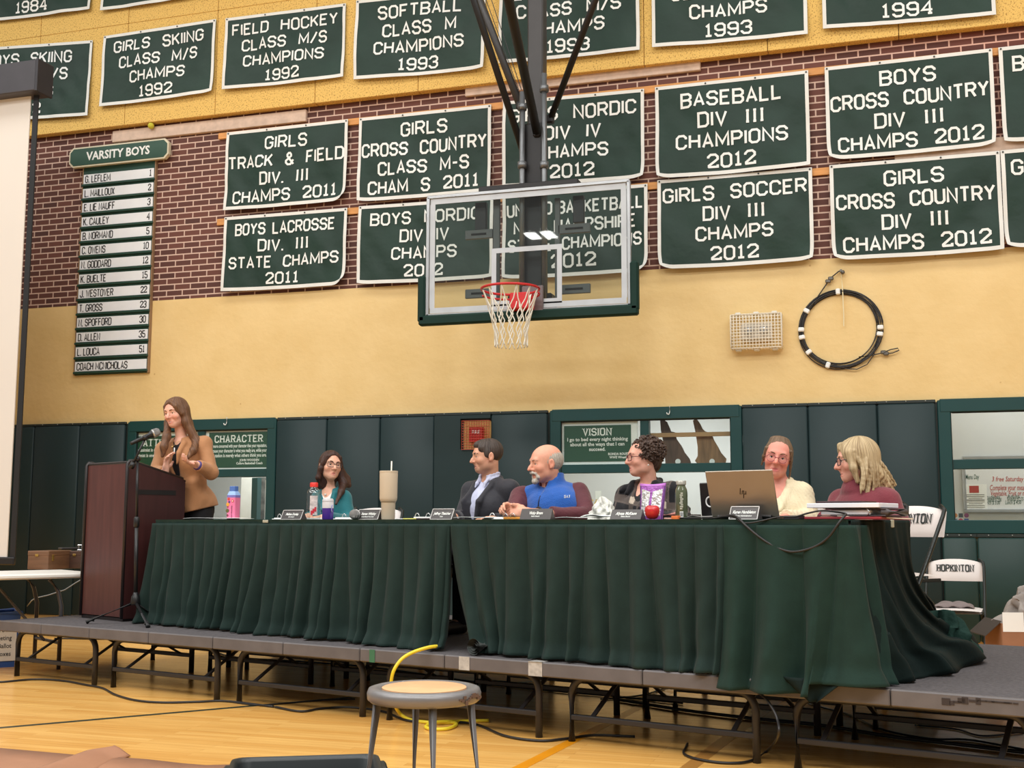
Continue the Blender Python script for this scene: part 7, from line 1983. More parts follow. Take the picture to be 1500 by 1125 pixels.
# ---------------------------------------------------------------- woman with curly hair
def woman_curly():
    p = Person('woman with short dark curly hair, glasses and a black plaid jacket behind the apple', on_table(955, 1.08), (226, 170, 150), .5, (178, 96, 92))
    p.face = 36; J = p.J
    p.head(J(943, 671, -.05), 74, 2, 2, 1.0, .88, .95, -.2, False)
    p.bM = rot(p.face); n, r = p.bM[:, 1], p.bM[:, 0]
    j = seat_joints(p, J(950, 745, -.04), J(950, 711, 0), J(920, 727, .08), J(984, 723, -.10), J(905, 766, -.02), J(1000, 764, -.16), J(892, 758, -.36), J(950, 762, -.42), pel=J(955, 800, .05)*[1, 1, 0] + [0, 0, .56])
    hl = (j['wl'], np.array([.7, -.7, -.02]), np.array([0, .1, -1]), .4, 1, .2, .95); hr = (j['wr'], np.array([.5, -.8, .0]), np.array([0, .1, -1]), .4, -1, .2, .95)
    lo, hi = np.array([-.40, -.62, -.01]), np.array([.36, .30, 1.30])
    p.body(j, lo, hi, 1.04, hands=[hl, hr], neck_r=.050, depth=.11)
    p.brows((84, 64, 54), .0026); p.glasses((96, 34, 40), .024, .018, .0023, .55); trousers(p, (40, 42, 50))
    nk, ch = np.asarray(j['neck']), np.asarray(j['chest'])
    blk, lt, md = shade((24, 24, 28)), shade((186, 172, 156)), shade((104, 92, 86))
    def plaid(V):
        L = (V - ch) @ p.bM; u = L[:, 0]*.9 + L[:, 1]*.25; v = L[:, 2] - .15*L[:, 0]
        c_ = np.tile(blk, (len(V), 1))
        a = (np.abs(((u + .03) % .19) - .095) < .016); b_ = (np.abs(((v + .06) % .21) - .105) < .020)
        th = (np.abs((u % .17) - .02) < .005) | (np.abs((v % .19) - .02) < .005)
        c_[th] = md*.8; c_[a] = md*.6; c_[b_] = md*.6; c_[a & b_] = lt
        return c_
    def b(f):
        p.torso_cloth(f, .020, 1.04, arm_t=.020, upto=(.92, .92), depth=.118, torso_w=.166)
        for s_ in (-1, 1):                   # wide pointed collar
            f.chain([nk + r*s_*.068 - n*.03 + [0, 0, .03], nk + r*s_*.082 + n*.045 + [0, 0, .005], nk + r*s_*.085 + n*.115 + [0, 0, -.05]], [.016, .026, .014], .012)
            f.chain([nk + r*s_*.075 + [0, 0, .02], nk + r*s_*.125 + n*.07 + [0, 0, -.02], nk + r*s_*.145 + n*.10 + [0, 0, -.035]], [.016, .022, .008], .014)
        f.chain([nk + r*.066 - n*.03 + [0, 0, .03], nk - n*.07 + [0, 0, .04], nk - r*.066 - n*.03 + [0, 0, .03]], .018, .02)
    def c(f):
        f.cone(nk + [0, 0, -.02], p.H(0, -.012, -.07), .056, .07, .006, True)
        f.chain([nk + n*.07 + [0, 0, .02], ch + n*.15 + [0, 0, .06], ch + n*.165 + [0, 0, -.02]], [.060, .040, .008], .006, True)
        for q in 'lr':
            a, e = np.asarray(j['e' + q]), np.asarray(j['w' + q]); q_ = a + (e - a)*.92; f.half(q_, e - a, .002, q_ - .08, q_ + .08)
    p.cloth('jacket', CLOTHV, b, lo, hi, .006, (.005, 18), 63, c, vcol=plaid, label='black jacket with cream and grey plaid')
    def b(f): p.torso_cloth(f, .003, 1.04, arms=False, depth=.11)
    def c(f):
        f.cone(nk, p.H(0, -.012, -.07), .062, .066, .004, True); f.cone(nk + n*.05, nk + n*.10 + [0, 0, -.06], .055, .02, .004, True)
    p.cloth('black_top', mat('top_black', (20, 20, 24), .8), b, lo, hi, .007, (.003, 22), 64, c)
    g = random.Random(17)
    def b(f):
        S, M = p.hs, p.hM
        f.ell(p.H(0, -.028, .040), np.array([.086, .098, .086])*S, M, .01); f.ell(p.H(0, -.075, .0), np.array([.066, .040, .085])*S, M, .02)
        f.ell(p.H(0, .142, -.02), np.array([.11, .090, .100])*S, M, .006, True); f.ell(p.H(0, .03, -.115), np.array([.10, .10, .06])*S, M, .006, True)
        for x in (-1, 1): f.ell(p.H(x*.09, .06, -.05), np.array([.05, .06, .055])*S, M, .006, True)
        for k in range(330):                 # curls: little rings over the mass
            a, e = g.uniform(0, 2*PI), g.uniform(-.55, 1.0); ce = math.sqrt(1 - min(1, e*e)*.98)
            q = np.array([.090*ce*math.cos(a), -.030 + .104*ce*math.sin(a), .040 + .092*e])
            if q[1] > .058 and q[2] < .075: continue
            if q[1] > .034 and q[2] < .0: continue
            t1 = unit(np.array([g.gauss(0, 1) for _ in range(3)])); x_, y_, _ = frame_of(t1); R_ = g.uniform(.008, .014)
            P = [p.H(*(q + R_*(math.cos(i*1.05)*x_ + math.sin(i*1.05)*y_))) for i in range(6)]
            f.chain(P, .0042*S, .002)
    def cv(V): pass
    p.hairmesh(b, (40, 30, 28), (98, 76, 64), p.hc - .18, p.hc + .19, .0034, 70, .0008, 18, label='short dark curly hair')
    b_ = MB(); b_.sphere(p.H(-.079, -.006, -.046), .005, 10, 8); p.part('earring', np.array(b_.v), b_.f, mat('pearl', (232, 228, 220), .2))
woman_curly()

# ---------------------------------------------------------------- woman in cream behind the laptop
def woman_cream():
    p = Person('smiling woman with round glasses and a cream knitted cardigan behind the laptop', on_table(1140, 1.08), (222, 150, 132), .95, (186, 84, 88))
    p.face = 10; J = p.J
    p.head(J(1139, 672, -.05), 2, 0, 11, 1.0, .95, 1.0, 1.1, True)
    p.bM = rot(p.face); n, r = p.bM[:, 1], p.bM[:, 0]
    j = seat_joints(p, J(1140, 748, -.04), J(1142, 706, -.01), J(1110, 724, .02), J(1173, 724, -.04), J(1092, 764, -.14), J(1186, 764, -.12), J(1104, 760, -.40), J(1150, 760, -.40), pel=J(1140, 800, .05)*[1, 1, 0] + [0, 0, .56])
    hl = (j['wl'], np.array([.3, -.9, -.02]), np.array([0, .1, -1]), .4, 1, .2, .92); hr = (j['wr'], np.array([-.4, -.9, .0]), np.array([0, .1, -1]), .4, -1, .2, .92)
    lo, hi = np.array([-.36, -.62, -.01]), np.array([.36, .30, 1.30])
    p.body(j, lo, hi, .90, hands=[hl, hr], neck_r=.047, depth=.105)
    p.brows((112, 86, 66), .0030); p.glasses((150, 74, 84), .0235, .0215, .0017, 0.0, dz=-.004); trousers(p, (50, 52, 60))
    nk, ch = np.asarray(j['neck']), np.asarray(j['chest'])
    def b(f): p.torso_cloth(f, .006, .90, arms=False, depth=.105)
    def c(f): f.cone(nk, p.H(0, -.012, -.07), .058, .062, .004, True); f.cone(nk + n*.05, ch + n*.11 + [0, 0, .06], .050, .02, .004, True)
    p.cloth('olive_top', mat('top_olive', (92, 88, 72), .8), b, lo, hi, .007, (.003, 22), 71, c)
    def b(f):
        p.torso_cloth(f, .018, .92, arm_t=.020, upto=(.95, .95), depth=.110, torso_w=.162)
        for s_ in (-1, 1): f.chain([nk + r*s_*.060 - n*.02 + [0, 0, .01], nk + r*s_*.070 + n*.055 + [0, 0, -.04], ch + r*s_*.03 + n*.135 + [0, 0, .0]], [.016, .018, .016], .012)
    def c(f):
        f.cone(nk, p.H(0, -.012, -.07), .060, .066, .006, True)
        f.chain([nk + n*.08, ch + n*.16 + [0, 0, .05], ch + n*.16 + [0, 0, -.06]], [.054, .040, .008], .006, True)
        for q in 'lr':
            a, e = np.asarray(j['e' + q]), np.asarray(j['w' + q]); q_ = a + (e - a)*.95; f.half(q_, e - a, .002, q_ - .08, q_ + .08)
        sr = np.asarray(j['sr'])
        def rib(X, Y, Z):                    # knitted ribs
            a = np.arctan2(X - nk[0], -(Z - nk[2] - .10)); return .0013*np.sin(a*80)*(np.abs(a) < 1.7)
        f.warp(rib)
    p.cloth('cardigan', mat('knit_cream', (226, 212, 178), .9, var=.07, scale=14, bump=.25, bscale=120, sheen=.2), b, lo, hi, .005, (.004, 16), 73, c, label='cream ribbed cardigan')
    def b(f):
        S, M = p.hs, p.hM
        f.ell(p.H(0, -.020, .034), np.array([.083, .100, .092])*S, M, .01)
        f.ell(p.H(0, .118, -.020), np.array([.070, .090, .112])*S, M, .012, True); f.ell(p.H(0, .0, -.115), np.array([.11, .12, .05])*S, M, .01, True)
        for x in (-1, 1):
            f.chain([p.H(x*.07, .045, .05), p.H(x*.079, .03, .0), p.H(x*.082, .01, -.05)], [.010, .008, .005], .008)
            f.ell(p.H(x*.090, -.008, -.012), np.array([.018, .02, .03])*S, M, .006, True)
        f.chain([p.H(-.080, .01, -.03), p.H(-.084, .0, -.08), p.H(-.080, .0, -.12)], [.008, .005, .003], .006)
        f.ell(p.H(0, -.125, .03), np.array([.034, .03, .034])*S, M, .02)
        f.ell(p.H(.01, -.02, .112), np.array([.05, .05, .016])*S, M, .03)
    p.hairmesh(b, (74, 56, 44), (140, 114, 88), p.hc - .18, p.hc + .18, .004, 36, .0008, 22, label='light brown hair pulled back')
woman_cream()

# ---------------------------------------------------------------- blonde woman
def woman_blonde():
    p = Person('blonde woman in a maroon turtleneck at the right end of the table', on_table(1270, 1.02), (228, 170, 148), .6, (182, 96, 92))
    p.face = 44; J = p.J
    p.head(J(1255, 675, -.06), 80, 4, 0, 1.02, .92, .95, -.2, False)
    p.bM = rot(p.face); n, r = p.bM[:, 1], p.bM[:, 0]
    j = seat_joints(p, J(1266, 746, -.04), J(1264, 716, -.02), J(1234, 736, .10), J(1299, 735, -.12), J(1222, 766, .0), J(1315, 766, -.16), J(1210, 760, -.36), J(1270, 764, -.42), pel=J(1270, 800, .05)*[1, 1, 0] + [0, 0, .56])
    hl = (j['wl'], np.array([.3, -.9, -.02]), np.array([0, .1, -1]), .4, 1, .2, .92); hr = (j['wr'], np.array([-.4, -.9, .0]), np.array([0, .1, -1]), .4, -1, .2, .92)
    lo, hi = np.array([-.36, -.62, -.01]), np.array([.36, .30, 1.32])
    p.body(j, lo, hi, 1.0, hands=[hl, hr], neck_r=.048, depth=.112)
    p.brows((150, 120, 90), .003); p.glasses((36, 40, 56), .024, .018, .0022, .5); trousers(p, (40, 42, 50))
    nk, ch = np.asarray(j['neck']), np.asarray(j['chest'])
    def b(f):
        p.torso_cloth(f, .016, 1.02, arm_t=.018, upto=(.95, .95), depth=.122, torso_w=.165)
        for k in range(22):
            a, a2 = 2*PI*k/22, 2*PI*(k + 1)/22
            q = lambda t, h, R_: nk + r*R_*math.cos(t) + n*(R_*math.sin(t) + .008) + np.array([0, 0, h])
            f.cone(q(a, -.01, .086), q(a2, -.01, .086), .022, k=.02); f.cone(q(a, .018, .080), q(a2, .018, .080), .016, k=.02); f.cone(q(a, .036, .078), q(a2, .036, .078), .010, k=.012)
    def c(f):
        f.cone(nk + [0, 0, -.01], nk + [0, 0, .2], .066, .07, .006, True)
        for q in 'lr':
            a, e = np.asarray(j['e' + q]), np.asarray(j['w' + q]); q_ = a + (e - a)*.95; f.half(q_, e - a, .002, q_ - .08, q_ + .08)
    p.cloth('turtleneck', mat('knit_maroon', (116, 40, 52), .85, var=.07, scale=14, bump=.15, bscale=90, sheen=.25), b, lo, hi, .006, (.006, 17), 83, c, label='maroon turtleneck sweater')
    g = random.Random(23)
    def b(f):
        S, M = p.hs, p.hM
        skull_cap(p, f, .012, (.075, .060, .095), (0, .114, -.022))
        f.ell(p.H(0, -.055, -.05), np.array([.088, .070, .13])*S, M, .03)
        f.chain([p.H(-.030, .066, .095), p.H(-.066, .052, .045), p.H(-.082, .035, -.04), p.H(-.080, .020, -.11)], [.008, .014, .018, .014], .02)
        f.chain([p.H(.030, .075, .090), p.H(.070, .055, .04), p.H(.080, .035, -.04), p.H(.080, .020, -.11)], [.014, .020, .022, .016], .02)
        for k in range(60):                  # loose locks falling to the shoulders
            u = g.random(); px = 1256 + 56*u + g.uniform(-3, 3); py = 722 - 6*u + g.uniform(-7, 8); dy = -.17 + .13*u + g.uniform(-.02, .03)
            a = g.uniform(-2.0, .15); st = p.H(-.085*math.cos(a)*.9, -.02 + .085*math.sin(a) + .03, .0 + g.uniform(-.03, .05))
            e = np.array(J(px, py, dy)); m = st*.45 + e*.55 + np.array([g.uniform(-.004, .012), -.02, .012])
            f.chain(spline([st, m, e], 4), [.013 - .0085*i/8 for i in range(9)], .005)
        f.ell(p.H(0, .132, -.05), np.array([.05, .060, .08])*S, M, .01, True)
    p.hairmesh(b, (120, 94, 62), (224, 202, 160), p.hc - [.24, .30, .32], p.hc + [.32, .24, .18], .0042, 50, .0010, 24, label='straight blonde shoulder length hair')
woman_blonde()

# ================================================================ THINGS ON THE TABLE
TZ = TABLE_Z + .0015
def tp(px, n, dz=0.0): return on_table(px, n, TZ + dz)
PLATE = mat('plate_charcoal', (74, 70, 70), .4, var=.06); PRIM = mat('plate_rim', (206, 204, 202), .4)
def name_plate(pxa, pxb, n, line1, line2, label, h=.062, lean=.028, rim=True):
    a, b = tp(pxa, n), tp(pxb, n); W = float(np.linalg.norm(b - a)); X = unit(b - a); Y = np.array([-X[1], X[0], 0]); Z = np.array([0, 0, 1.0]); c = (a + b)/2
    root = thing('name_plate', c, label, 'name plate', 'name plates along the table front')
    up = unit(Z*h + Y*lean); nrm = np.cross(X, up)
    b_ = MB(); b_.prism([(0, 0), (lean*2.1, 0), (lean*1.04, h)], c - X*W/2, Y, Z, W); b_.build('stand', PLATE, root)
    Lh = math.hypot(h, lean)
    if rim:
        r = MB()
        for q, s in ((0, (W, .003, .003)), (Lh, (W, .003, .004))): r.box(c + up*q + nrm*.001, s, X, nrm, up)
        for e in (-1, 1): r.box(c + X*e*W/2 + up*Lh/2 + nrm*.001, (.004, .003, Lh), X, nrm, up)
        r.build('rim', PRIM, root)
    t = MB(); pl = lambda x, y: c + X*x + up*y + nrm*.0015
    font_text(t, line1, pl, 0, h*.50, .0165, .9, .035, wmax=W*.82, shear=.25); font_text(t, line2, pl, 0, h*.24, .0085, .95, .03, wmax=W*.6); t.build('name_lettering', INK, root)
name_plate(411, 440, .10, 'Melissa Dunlap', 'Select Board', 'dark name plate standing left of the clear water bottle')
name_plate(522, 553, .08, 'Steven Whitley', 'Select Board Vice Chair', 'dark name plate between the lying microphone and the beige tumbler')
name_plate(630, 661, .08, 'Jeffrey Thatcher', 'Chair', 'dark name plate in front of the man in the dark blazer')
name_plate(761, 806, .05, 'Vicky Bram', 'Select Board', 'dark name plate in front of the man in the blue vest', .060, .022, False)
name_plate(893, 938, .05, 'Alyssa McKeon', 'Select Board', 'dark name plate directly left of the apple', .052, .026, False)
name_plate(1068, 1109, .06, 'Karen Hambleton', 'Town Administrator', 'dark name plate leaning at the back of the silver laptop')

def lathe_thing(px, n, label, name, cat, parts):
    c = tp(px, n); root = thing(name, c, label, cat)
    for nm, prof, m, sm in parts: MB().lathe(prof, c, 32).build(nm, m, root, auto=45 if sm else 30)
    return root, c
# beige tumbler with straw
BG = mat('tumbler_beige', (196, 182, 160), .45, var=.03)
r_, c = lathe_thing(568.5, .12, 'tall beige tumbler with a straw', 'tumbler', 'tumbler', [
    ('body', [(.0001, 0), (.041, 0), (.043, .01), (.0445, .105), (.047, .112)], BG, 1),
    ('upper_body', [(.047, .112), (.0535, .122), (.0555, .135), (.0575, .285), (.0565, .292)], BG, 1),
    ('seam_ring', [(.0465, .108), (.0495, .110), (.0495, .114), (.047, .116)], mat('tumbler_seam', (140, 126, 104), .4), 1),
    ('lid', [(.0565, .291), (.0585, .295), (.0575, .304), (.0001, .306)], mat('tumbler_lid', (202, 190, 170), .4), 1)])
MB().cyl(c + TT*.02 + [0, 0, .20], c + TT*.024 + [0, 0, .365], .0045, n=12).build('straw', mat('straw_white', (232, 226, 212), .4), r_, smooth=True)
# clear water bottle, red cap
CLR = pane_mat('bottle_clear', (.92, .95, .95), .12, .03)
r_, c = lathe_thing(459, .22, 'clear plastic water bottle with a red cap', 'water_bottle', 'bottle', [
    ('body', [(.0001, .002), (.045, .002), (.048, .012), (.048, .05), (.0465, .06), (.048, .07), (.048, .175), (.045, .192), (.028, .208), (.0235, .213), (.0235, .222)], CLR, 1),
    ('cap', [(.024, .218), (.0275, .220), (.0275, .243), (.024, .250), (.0001, .251)], mat('cap_red', (222, 52, 44), .4), 1)])
b = MB(); vw = unit((CAMO - c)*[1, 1, 0]); sd = np.array([-vw[1], vw[0], 0])
def lab(u, v): a = (u - .5)*1.1; q = c + (vw*math.cos(a) + sd*math.sin(a))*.0486; return (q[0], q[1], c[2] + .03 + .13*v)
b.grid(lab, 10, 4); b.build('label', mat('label_pale', (206, 196, 196), .5, var=.3, scale=50), r_, smooth=True)
t = MB()
font_text(t, 'WATER', lambda x, y: (lambda a: tuple(c + (vw*math.cos(a) + sd*math.sin(a))*.0492 + [0, 0, .05 + x]))(y/.049 - .2), 0, 0, .018, 1, .03, 'LEFT') if False else None
for k in range(3):
    b = MB(); b.box(c + vw*.0486 + sd*.012*(k - 1) + [0, 0, .045 + .012*k], (.012, .002, .03), sd, vw); b.build('red_print', mat('print_red', (200, 40, 60), .5), r_)
# purple can with a white top
r_, c = lathe_thing(480, .16, 'short purple and white cup beside the water bottle', 'drink_cup', 'cup', [
    ('body', [(.0001, 0), (.034, 0), (.037, .006), (.038, .075)], mat('cup_purple', (70, 40, 140), .35, var=.08), 1),
    ('upper_body', [(.038, .075), (.038, .112), (.036, .118)], mat('cup_white', (214, 212, 214), .4), 1),
    ('lid', [(.0365, .116), (.0385, .118), (.0375, .13), (.03, .138), (.0001, .139)], mat('cup_lid', (196, 194, 196), .4), 1)])
vw = unit((CAMO - c)*[1, 1, 0]); sd = np.array([-vw[1], vw[0], 0])
MB().tube(spline([c + sd*.030 + vw*.026 + [0, 0, .095], c + sd*.026 + vw*.036 + [0, 0, .085], c + sd*.024 + vw*.036 + [0, 0, .06], c + sd*.028 + vw*.030 + [0, 0, .05]], 5), .004, 8).build('clip', mat('cup_clip', (150, 150, 190), .35), r_, smooth=True)
# pink carton bottle
def carton_bottle():
    c = tp(341.5, .30); X = unit(TT*.9 + TN*.25); Y = np.array([-X[1], X[0], 0])
    root = thing('juice_carton', c, 'pink carton bottle with a blue cap near the lectern', 'carton')
    def sq(w, z, e=.2): w = w*.80; return [c + X*w*(x) + Y*w*(y) + [0, 0, z] for x, y in ((-1, -1 + e), (-1 + e, -1), (1 - e, -1), (1, -1 + e), (1, 1 - e), (1 - e, 1), (-1 + e, 1), (-1, 1 - e))]
    def stack(levels):
        V = sum([sq(w, z) for w, z in levels], []); n = 8; Fc = [tuple(range(n))[::-1], tuple(range((len(levels) - 1)*n, len(levels)*n))]
        for k in range(len(levels) - 1): Fc += [(k*n + i, k*n + (i + 1) % n, (k + 1)*n + (i + 1) % n, (k + 1)*n + i) for i in range(n)]
        return MB().add(V, Fc)
    stack([(.043, 0), (.0445, .004), (.0455, .125), (.046, .160)]).build('body', mat('carton_pink', (232, 122, 160), .4, var=.05), root)
    stack([(.046, .160), (.0462, .178)]).build('violet_band', mat('carton_violet', (128, 118, 186), .4), root)
    stack([(.0462, .178), (.036, .200), (.031, .206)]).build('shoulder', mat('carton_sky', (150, 186, 238), .4), root)
    stack([(.029, .206), (.030, .212), (.030, .240), (.028, .243)]).build('cap', mat('carton_cap', (84, 120, 190), .4), root)
    r_ = random.Random(6)
    for k, (x, z, rad, col, nm) in enumerate(((-.02, .15, .011, (206, 70, 60), 'red'), (.022, .135, .011, (196, 60, 70), 'red'), (.022, .135, .006, (236, 220, 210), 'white'), (-.015, .128, .010, (104, 70, 130), 'violet'), (-.03, .11, .014, (232, 160, 60), 'orange'),
                                          (-.032, .065, .015, (96, 90, 50), 'green'), (-.032, .065, .008, (160, 150, 70), 'lime'), (-.028, .092, .006, (150, 50, 60), 'maroon'), (-.03, .03, .009, (120, 60, 70), 'plum'))):
        MB().lathe([(.0001, 0), (rad, 0), (rad*.8, .0016), (.0001, .002)], c + X*x*.8 - Y*(.0368 + .0006*(k % 3)) + [0, 0, z], 14, -Y).build('fruit_print', mat('fruit_' + nm, col, .5), root)
    t = MB(); font_text(t, 'fruit smoothie', lambda x, y: c + X*(.016 - y) - Y*.0382 + [0, 0, .012 + x], 0, 0, .011, 1, .02, 'LEFT'); t.build('print_lettering', mat('carton_ink', (90, 40, 70), .5), root)
carton_bottle()
# papers, binders
def sheets(pxa, pxb, n, dp, th, label, m=WHT, name='paper_stack', cat='papers', skew=0.0, dz=0.0, curl=0.0):
    a, b = tp(pxa, n, dz), tp(pxb, n, dz); W = float(np.linalg.norm(b - a)); X = unit(b - a + TN*skew); Y = np.array([-X[1], X[0], 0])
    o = MB().grid(lambda u, v: tuple(a + X*W*u + Y*dp*v + [0, 0, th + curl*(math.sin(PI*u) + .4*math.sin(7*u + 3*v))]), 14, 4)
    k = MB()
    if curl: return tag(o.build(name, m, smooth=True, solid=.002), label, cat)
    return tag(k.box((a + b)/2 + Y*dp/2 + [0, 0, th/2], (W, dp, th), X, Y, bev=min(.002, th*.3)).build(name, m), label, cat)
sheets(268, 333, .10, .24, .008, 'white booklet on the left end of the table', curl=.004)
RING = mat('binder_ring', (206, 208, 210), .25, .8)
def binder(pxa, pxb, n, label, rings, m_cover, th=.012):
    a, b = tp(pxa, n), tp(pxb, n); W = float(np.linalg.norm(b - a)); c = (a + b)/2
    root = thing('ring_binder', c, label, 'binder')
    MB().box(c + TN*.13 + [0, 0, .003], (W, .26, .006), TT, TN, bev=.002).build('cover', m_cover, root)
    MB().box(c + TN*.13 + [0, 0, .006 + th/2], (W*.94, .24, th), TT, TN, bev=.002).build('pages', WHT, root)
    for px in rings:
        q = tp(px, n + .02, .016)
        MB().tube([q + TT*.018*math.cos(t) + [0, 0, .022*math.sin(t)] for t in np.linspace(0, PI, 12)], .0026, 6).build('ring', RING, root, smooth=True)
DKC = mat('binder_dark', (54, 34, 36), .5)
binder(398, 448, .20, 'open ring binder behind the leftmost name plate', (409,), WHT, .006)
binder(488, 522, .16, 'open ring binder left of the lying microphone', (504,), WHT, .008)
binder(603, 634, .10, 'ring binder with two visible rings left of the third name plate', (611, 627), DKC, .010)
binder(706, 738, .16, 'open ring binder before the man in the dark blazer', (721,), WHT, .008)
sheets(556, 604, .24, .2, .007, 'white papers behind the beige tumbler')
sheets(590, 605, .06, .03, .007, 'yellow highlighter lying right of the tumbler', mat('hilite', (226, 222, 110), .5), 'highlighter', 'highlighter')
sheets(664, 708, .07, .22, .010, 'loose white papers in front of the dark blazer', curl=.004)
sheets(737, 764, .06, .22, .014, 'orange folder by the clasped hands', mat('folder_orange', (222, 150, 62), .6), 'folder', 'folder')
b = MB(); 
for px in (740, 751): q = tp(px, .05, .012); b = MB(); b.tube([q + TT*.017*math.cos(t) + [0, 0, .022*math.sin(t)] for t in np.linspace(0, PI, 12)], .0024, 6); tag(b.build('binder_ring', RING, smooth=True), 'metal ring on the orange folder, the %s one' % ('left' if px == 740 else 'right'), 'ring')
sheets(812, 858, .10, .20, .008, 'white papers right of the fourth name plate', curl=.004)
sheets(850, 896, .16, .22, .014, 'loose curled papers between the vest and the plaid jacket', curl=.012)
sheets(1006, 1034, .16, .2, .012, 'papers under the green bottle and the laptop', mat('papers_grey', (170, 168, 166), .6), curl=.006)
# crumpled clear bag
c = tp(882, .55)
def bag(u, w):
    a = u*2*PI; n = 1 + .14*math.sin(5*a + 9*w) + .1*math.sin(11*a - 13*w); r = (1 - w)**.45
    return tuple(c + TT*.085*r*n*math.cos(a) + TN*.07*r*n*math.sin(a) + [0, 0, .115*w**.8*(1 + .2*math.sin(3*a))])
tag(MB().grid(bag, 60, 20, wrap=True).build('plastic_bag', mat('bag_milky', (214, 214, 206), .3, var=.06, bump=.5, bscale=40), smooth=True), 'crumpled whitish plastic bag behind the papers', 'bag')
# microphone lying down
root = thing('microphone', tp(517, .03), 'black microphone lying on the table, its grey head towards the viewer', 'microphone', 'microphones')
mic_shape(root, tp(536, .20, .026), tp(516, .03, .032), .030)
# purple pouch
def pouch():
    a, b = tp(938, .14), tp(971, .14); X = unit(b - a); Y = np.array([-X[1], X[0], 0]); c = (a + b)/2; W0, W1, H_ = float(np.linalg.norm(b - a)), .160, .192
    root = thing('snack_pouch', c, 'purple foil snack pouch standing behind the apple', 'pouch')
    def P(u, v, s): 
        w = W0 + (W1 - W0)*v; th = (.028*(1 - v)**.8*math.sin(PI*u)**.6 + .002)
        return c + X*(u - .5)*w + Y*(s*th + .02*v) + [0, 0, H_*v - .006*math.sin(PI*u)*(v > .97)]
    b_ = MB(); b_.grid(lambda u, v: tuple(P(u, v, -1)), 20, 16); b_.grid(lambda u, v: tuple(P(1 - u, v, 1)), 20, 16); b_.build('foil', mat('pouch_purple', (150, 84, 168), .3, .2, var=.1, scale=20, bump=.3, bscale=60), root, smooth=True)
    SIL = mat('pouch_silver', (206, 208, 210), .25, .4, var=.35, scale=40, bump=.8, bscale=50)
    for u0, u1 in ((.10, .45), (.55, .92)):
        MB().grid(lambda u, v: tuple(P(u0 + (u1 - u0)*u, .10 + v*.66 + (.08*(u if u0 > .5 else 1 - u) if v > .9 else 0), -1) - Y*.002), 10, 12).build('clear_window', SIL, root, smooth=True)
    MB().grid(lambda u, v: tuple(P(u, .92 + .08*v, -1) - Y*.0015), 12, 3).build('seal_strip', mat('pouch_seal', (172, 104, 188), .3, .2), root, smooth=True)
    for u in (.012, .962): MB().grid(lambda a_, v: tuple(P(u + .026*a_, v, -1) - Y*.0012), 2, 14).build('dark_edge', mat('pouch_edge', (64, 54, 110), .35), root, smooth=True)
pouch()
# apple
c = tp(955.5, .05); root = thing('apple', c, 'red apple in front of the purple pouch', 'apple')
MB().lathe([(.0001, .006), (.012, .001), (.026, .006), (.037, .026), (.040, .045), (.036, .062), (.024, .072), (.011, .072), (.003, .063), (.0001, .061)], c, 32).build('flesh', mat('apple_red', (196, 36, 38), .28, var=.3, scale=18, coat=.3), root, smooth=True)
MB().tube([c + [0, 0, .06], c + [.002, 0, .072], c + [.006, 0, .080]], .0016, 6).build('stem', mat('stem_brown', (90, 60, 40), .7), root, smooth=True)
# green bottle
r_, c = lathe_thing(998.5, .16, 'tall bottle of dark green drink right of the pouch', 'drink_bottle', 'bottle', [
    ('glass', [(.0001, 0), (.030, 0), (.0325, .006), (.0325, .135), (.030, .155), (.022, .172), (.0215, .182)], mat('juice_glass', (84, 92, 70), .12, var=.25, scale=14, coat=.6), 1),
    ('cap', [(.0225, .180), (.026, .181), (.026, .198), (.024, .201), (.0001, .201)], mat('bottle_cap_grey', (178, 178, 170), .3, .4), 1)])
vw = unit((CAMO - c)*[1, 1, 0]); sd = np.array([-vw[1], vw[0], 0])
t = MB()
for k in range(9): t.box(c + vw*.0322 + [0, 0, .055 + k*.010] + sd*.002*(k % 3 - 1), (.012 + .004*(k % 2), .003, .006), sd, vw)
t.build('print_lines', mat('print_pale', (196, 198, 186), .5), r_)
MB().box(c + vw*.0325 + [0, 0, .026], (.018, .003, .030), sd, vw).build('barcode_label', WHT, r_)
b = MB()
for k in range(5): b.box(c + vw*.0345 + sd*(-.006 + k*.003) + [0, 0, .026], (.0013, .001, .022), sd, vw)
b.build('barcode', mat('black_ink', (26, 28, 30), .5), r_)
# pens and a sticky pad between pouch and bottle
b = MB(); b.tube([tp(972, .22, .020), tp(984, .20, .026), tp(994, .19, .034)], .008, 8); tag(b.build('marker_pen', mat('pen_salmon', (218, 150, 140), .4), smooth=True), 'salmon coloured marker left of the green bottle', 'pen')
sheets(983, 993, .10, .06, .018, 'small orange sticky pad left of the green bottle', mat('sticky_orange', (234, 122, 60), .6), 'sticky_pad', 'sticky pad')
sheets(972, 984, .11, .05, .008, 'pale pink slip of paper beside the orange sticky pad', mat('slip_pink', (226, 176, 160), .6), 'paper_slip', 'paper')
sheets(970, 1000, .26, .2, .028, 'dark notebook behind the green bottle', mat('notebook_dark', (58, 50, 50), .6), 'notebook', 'notebook')
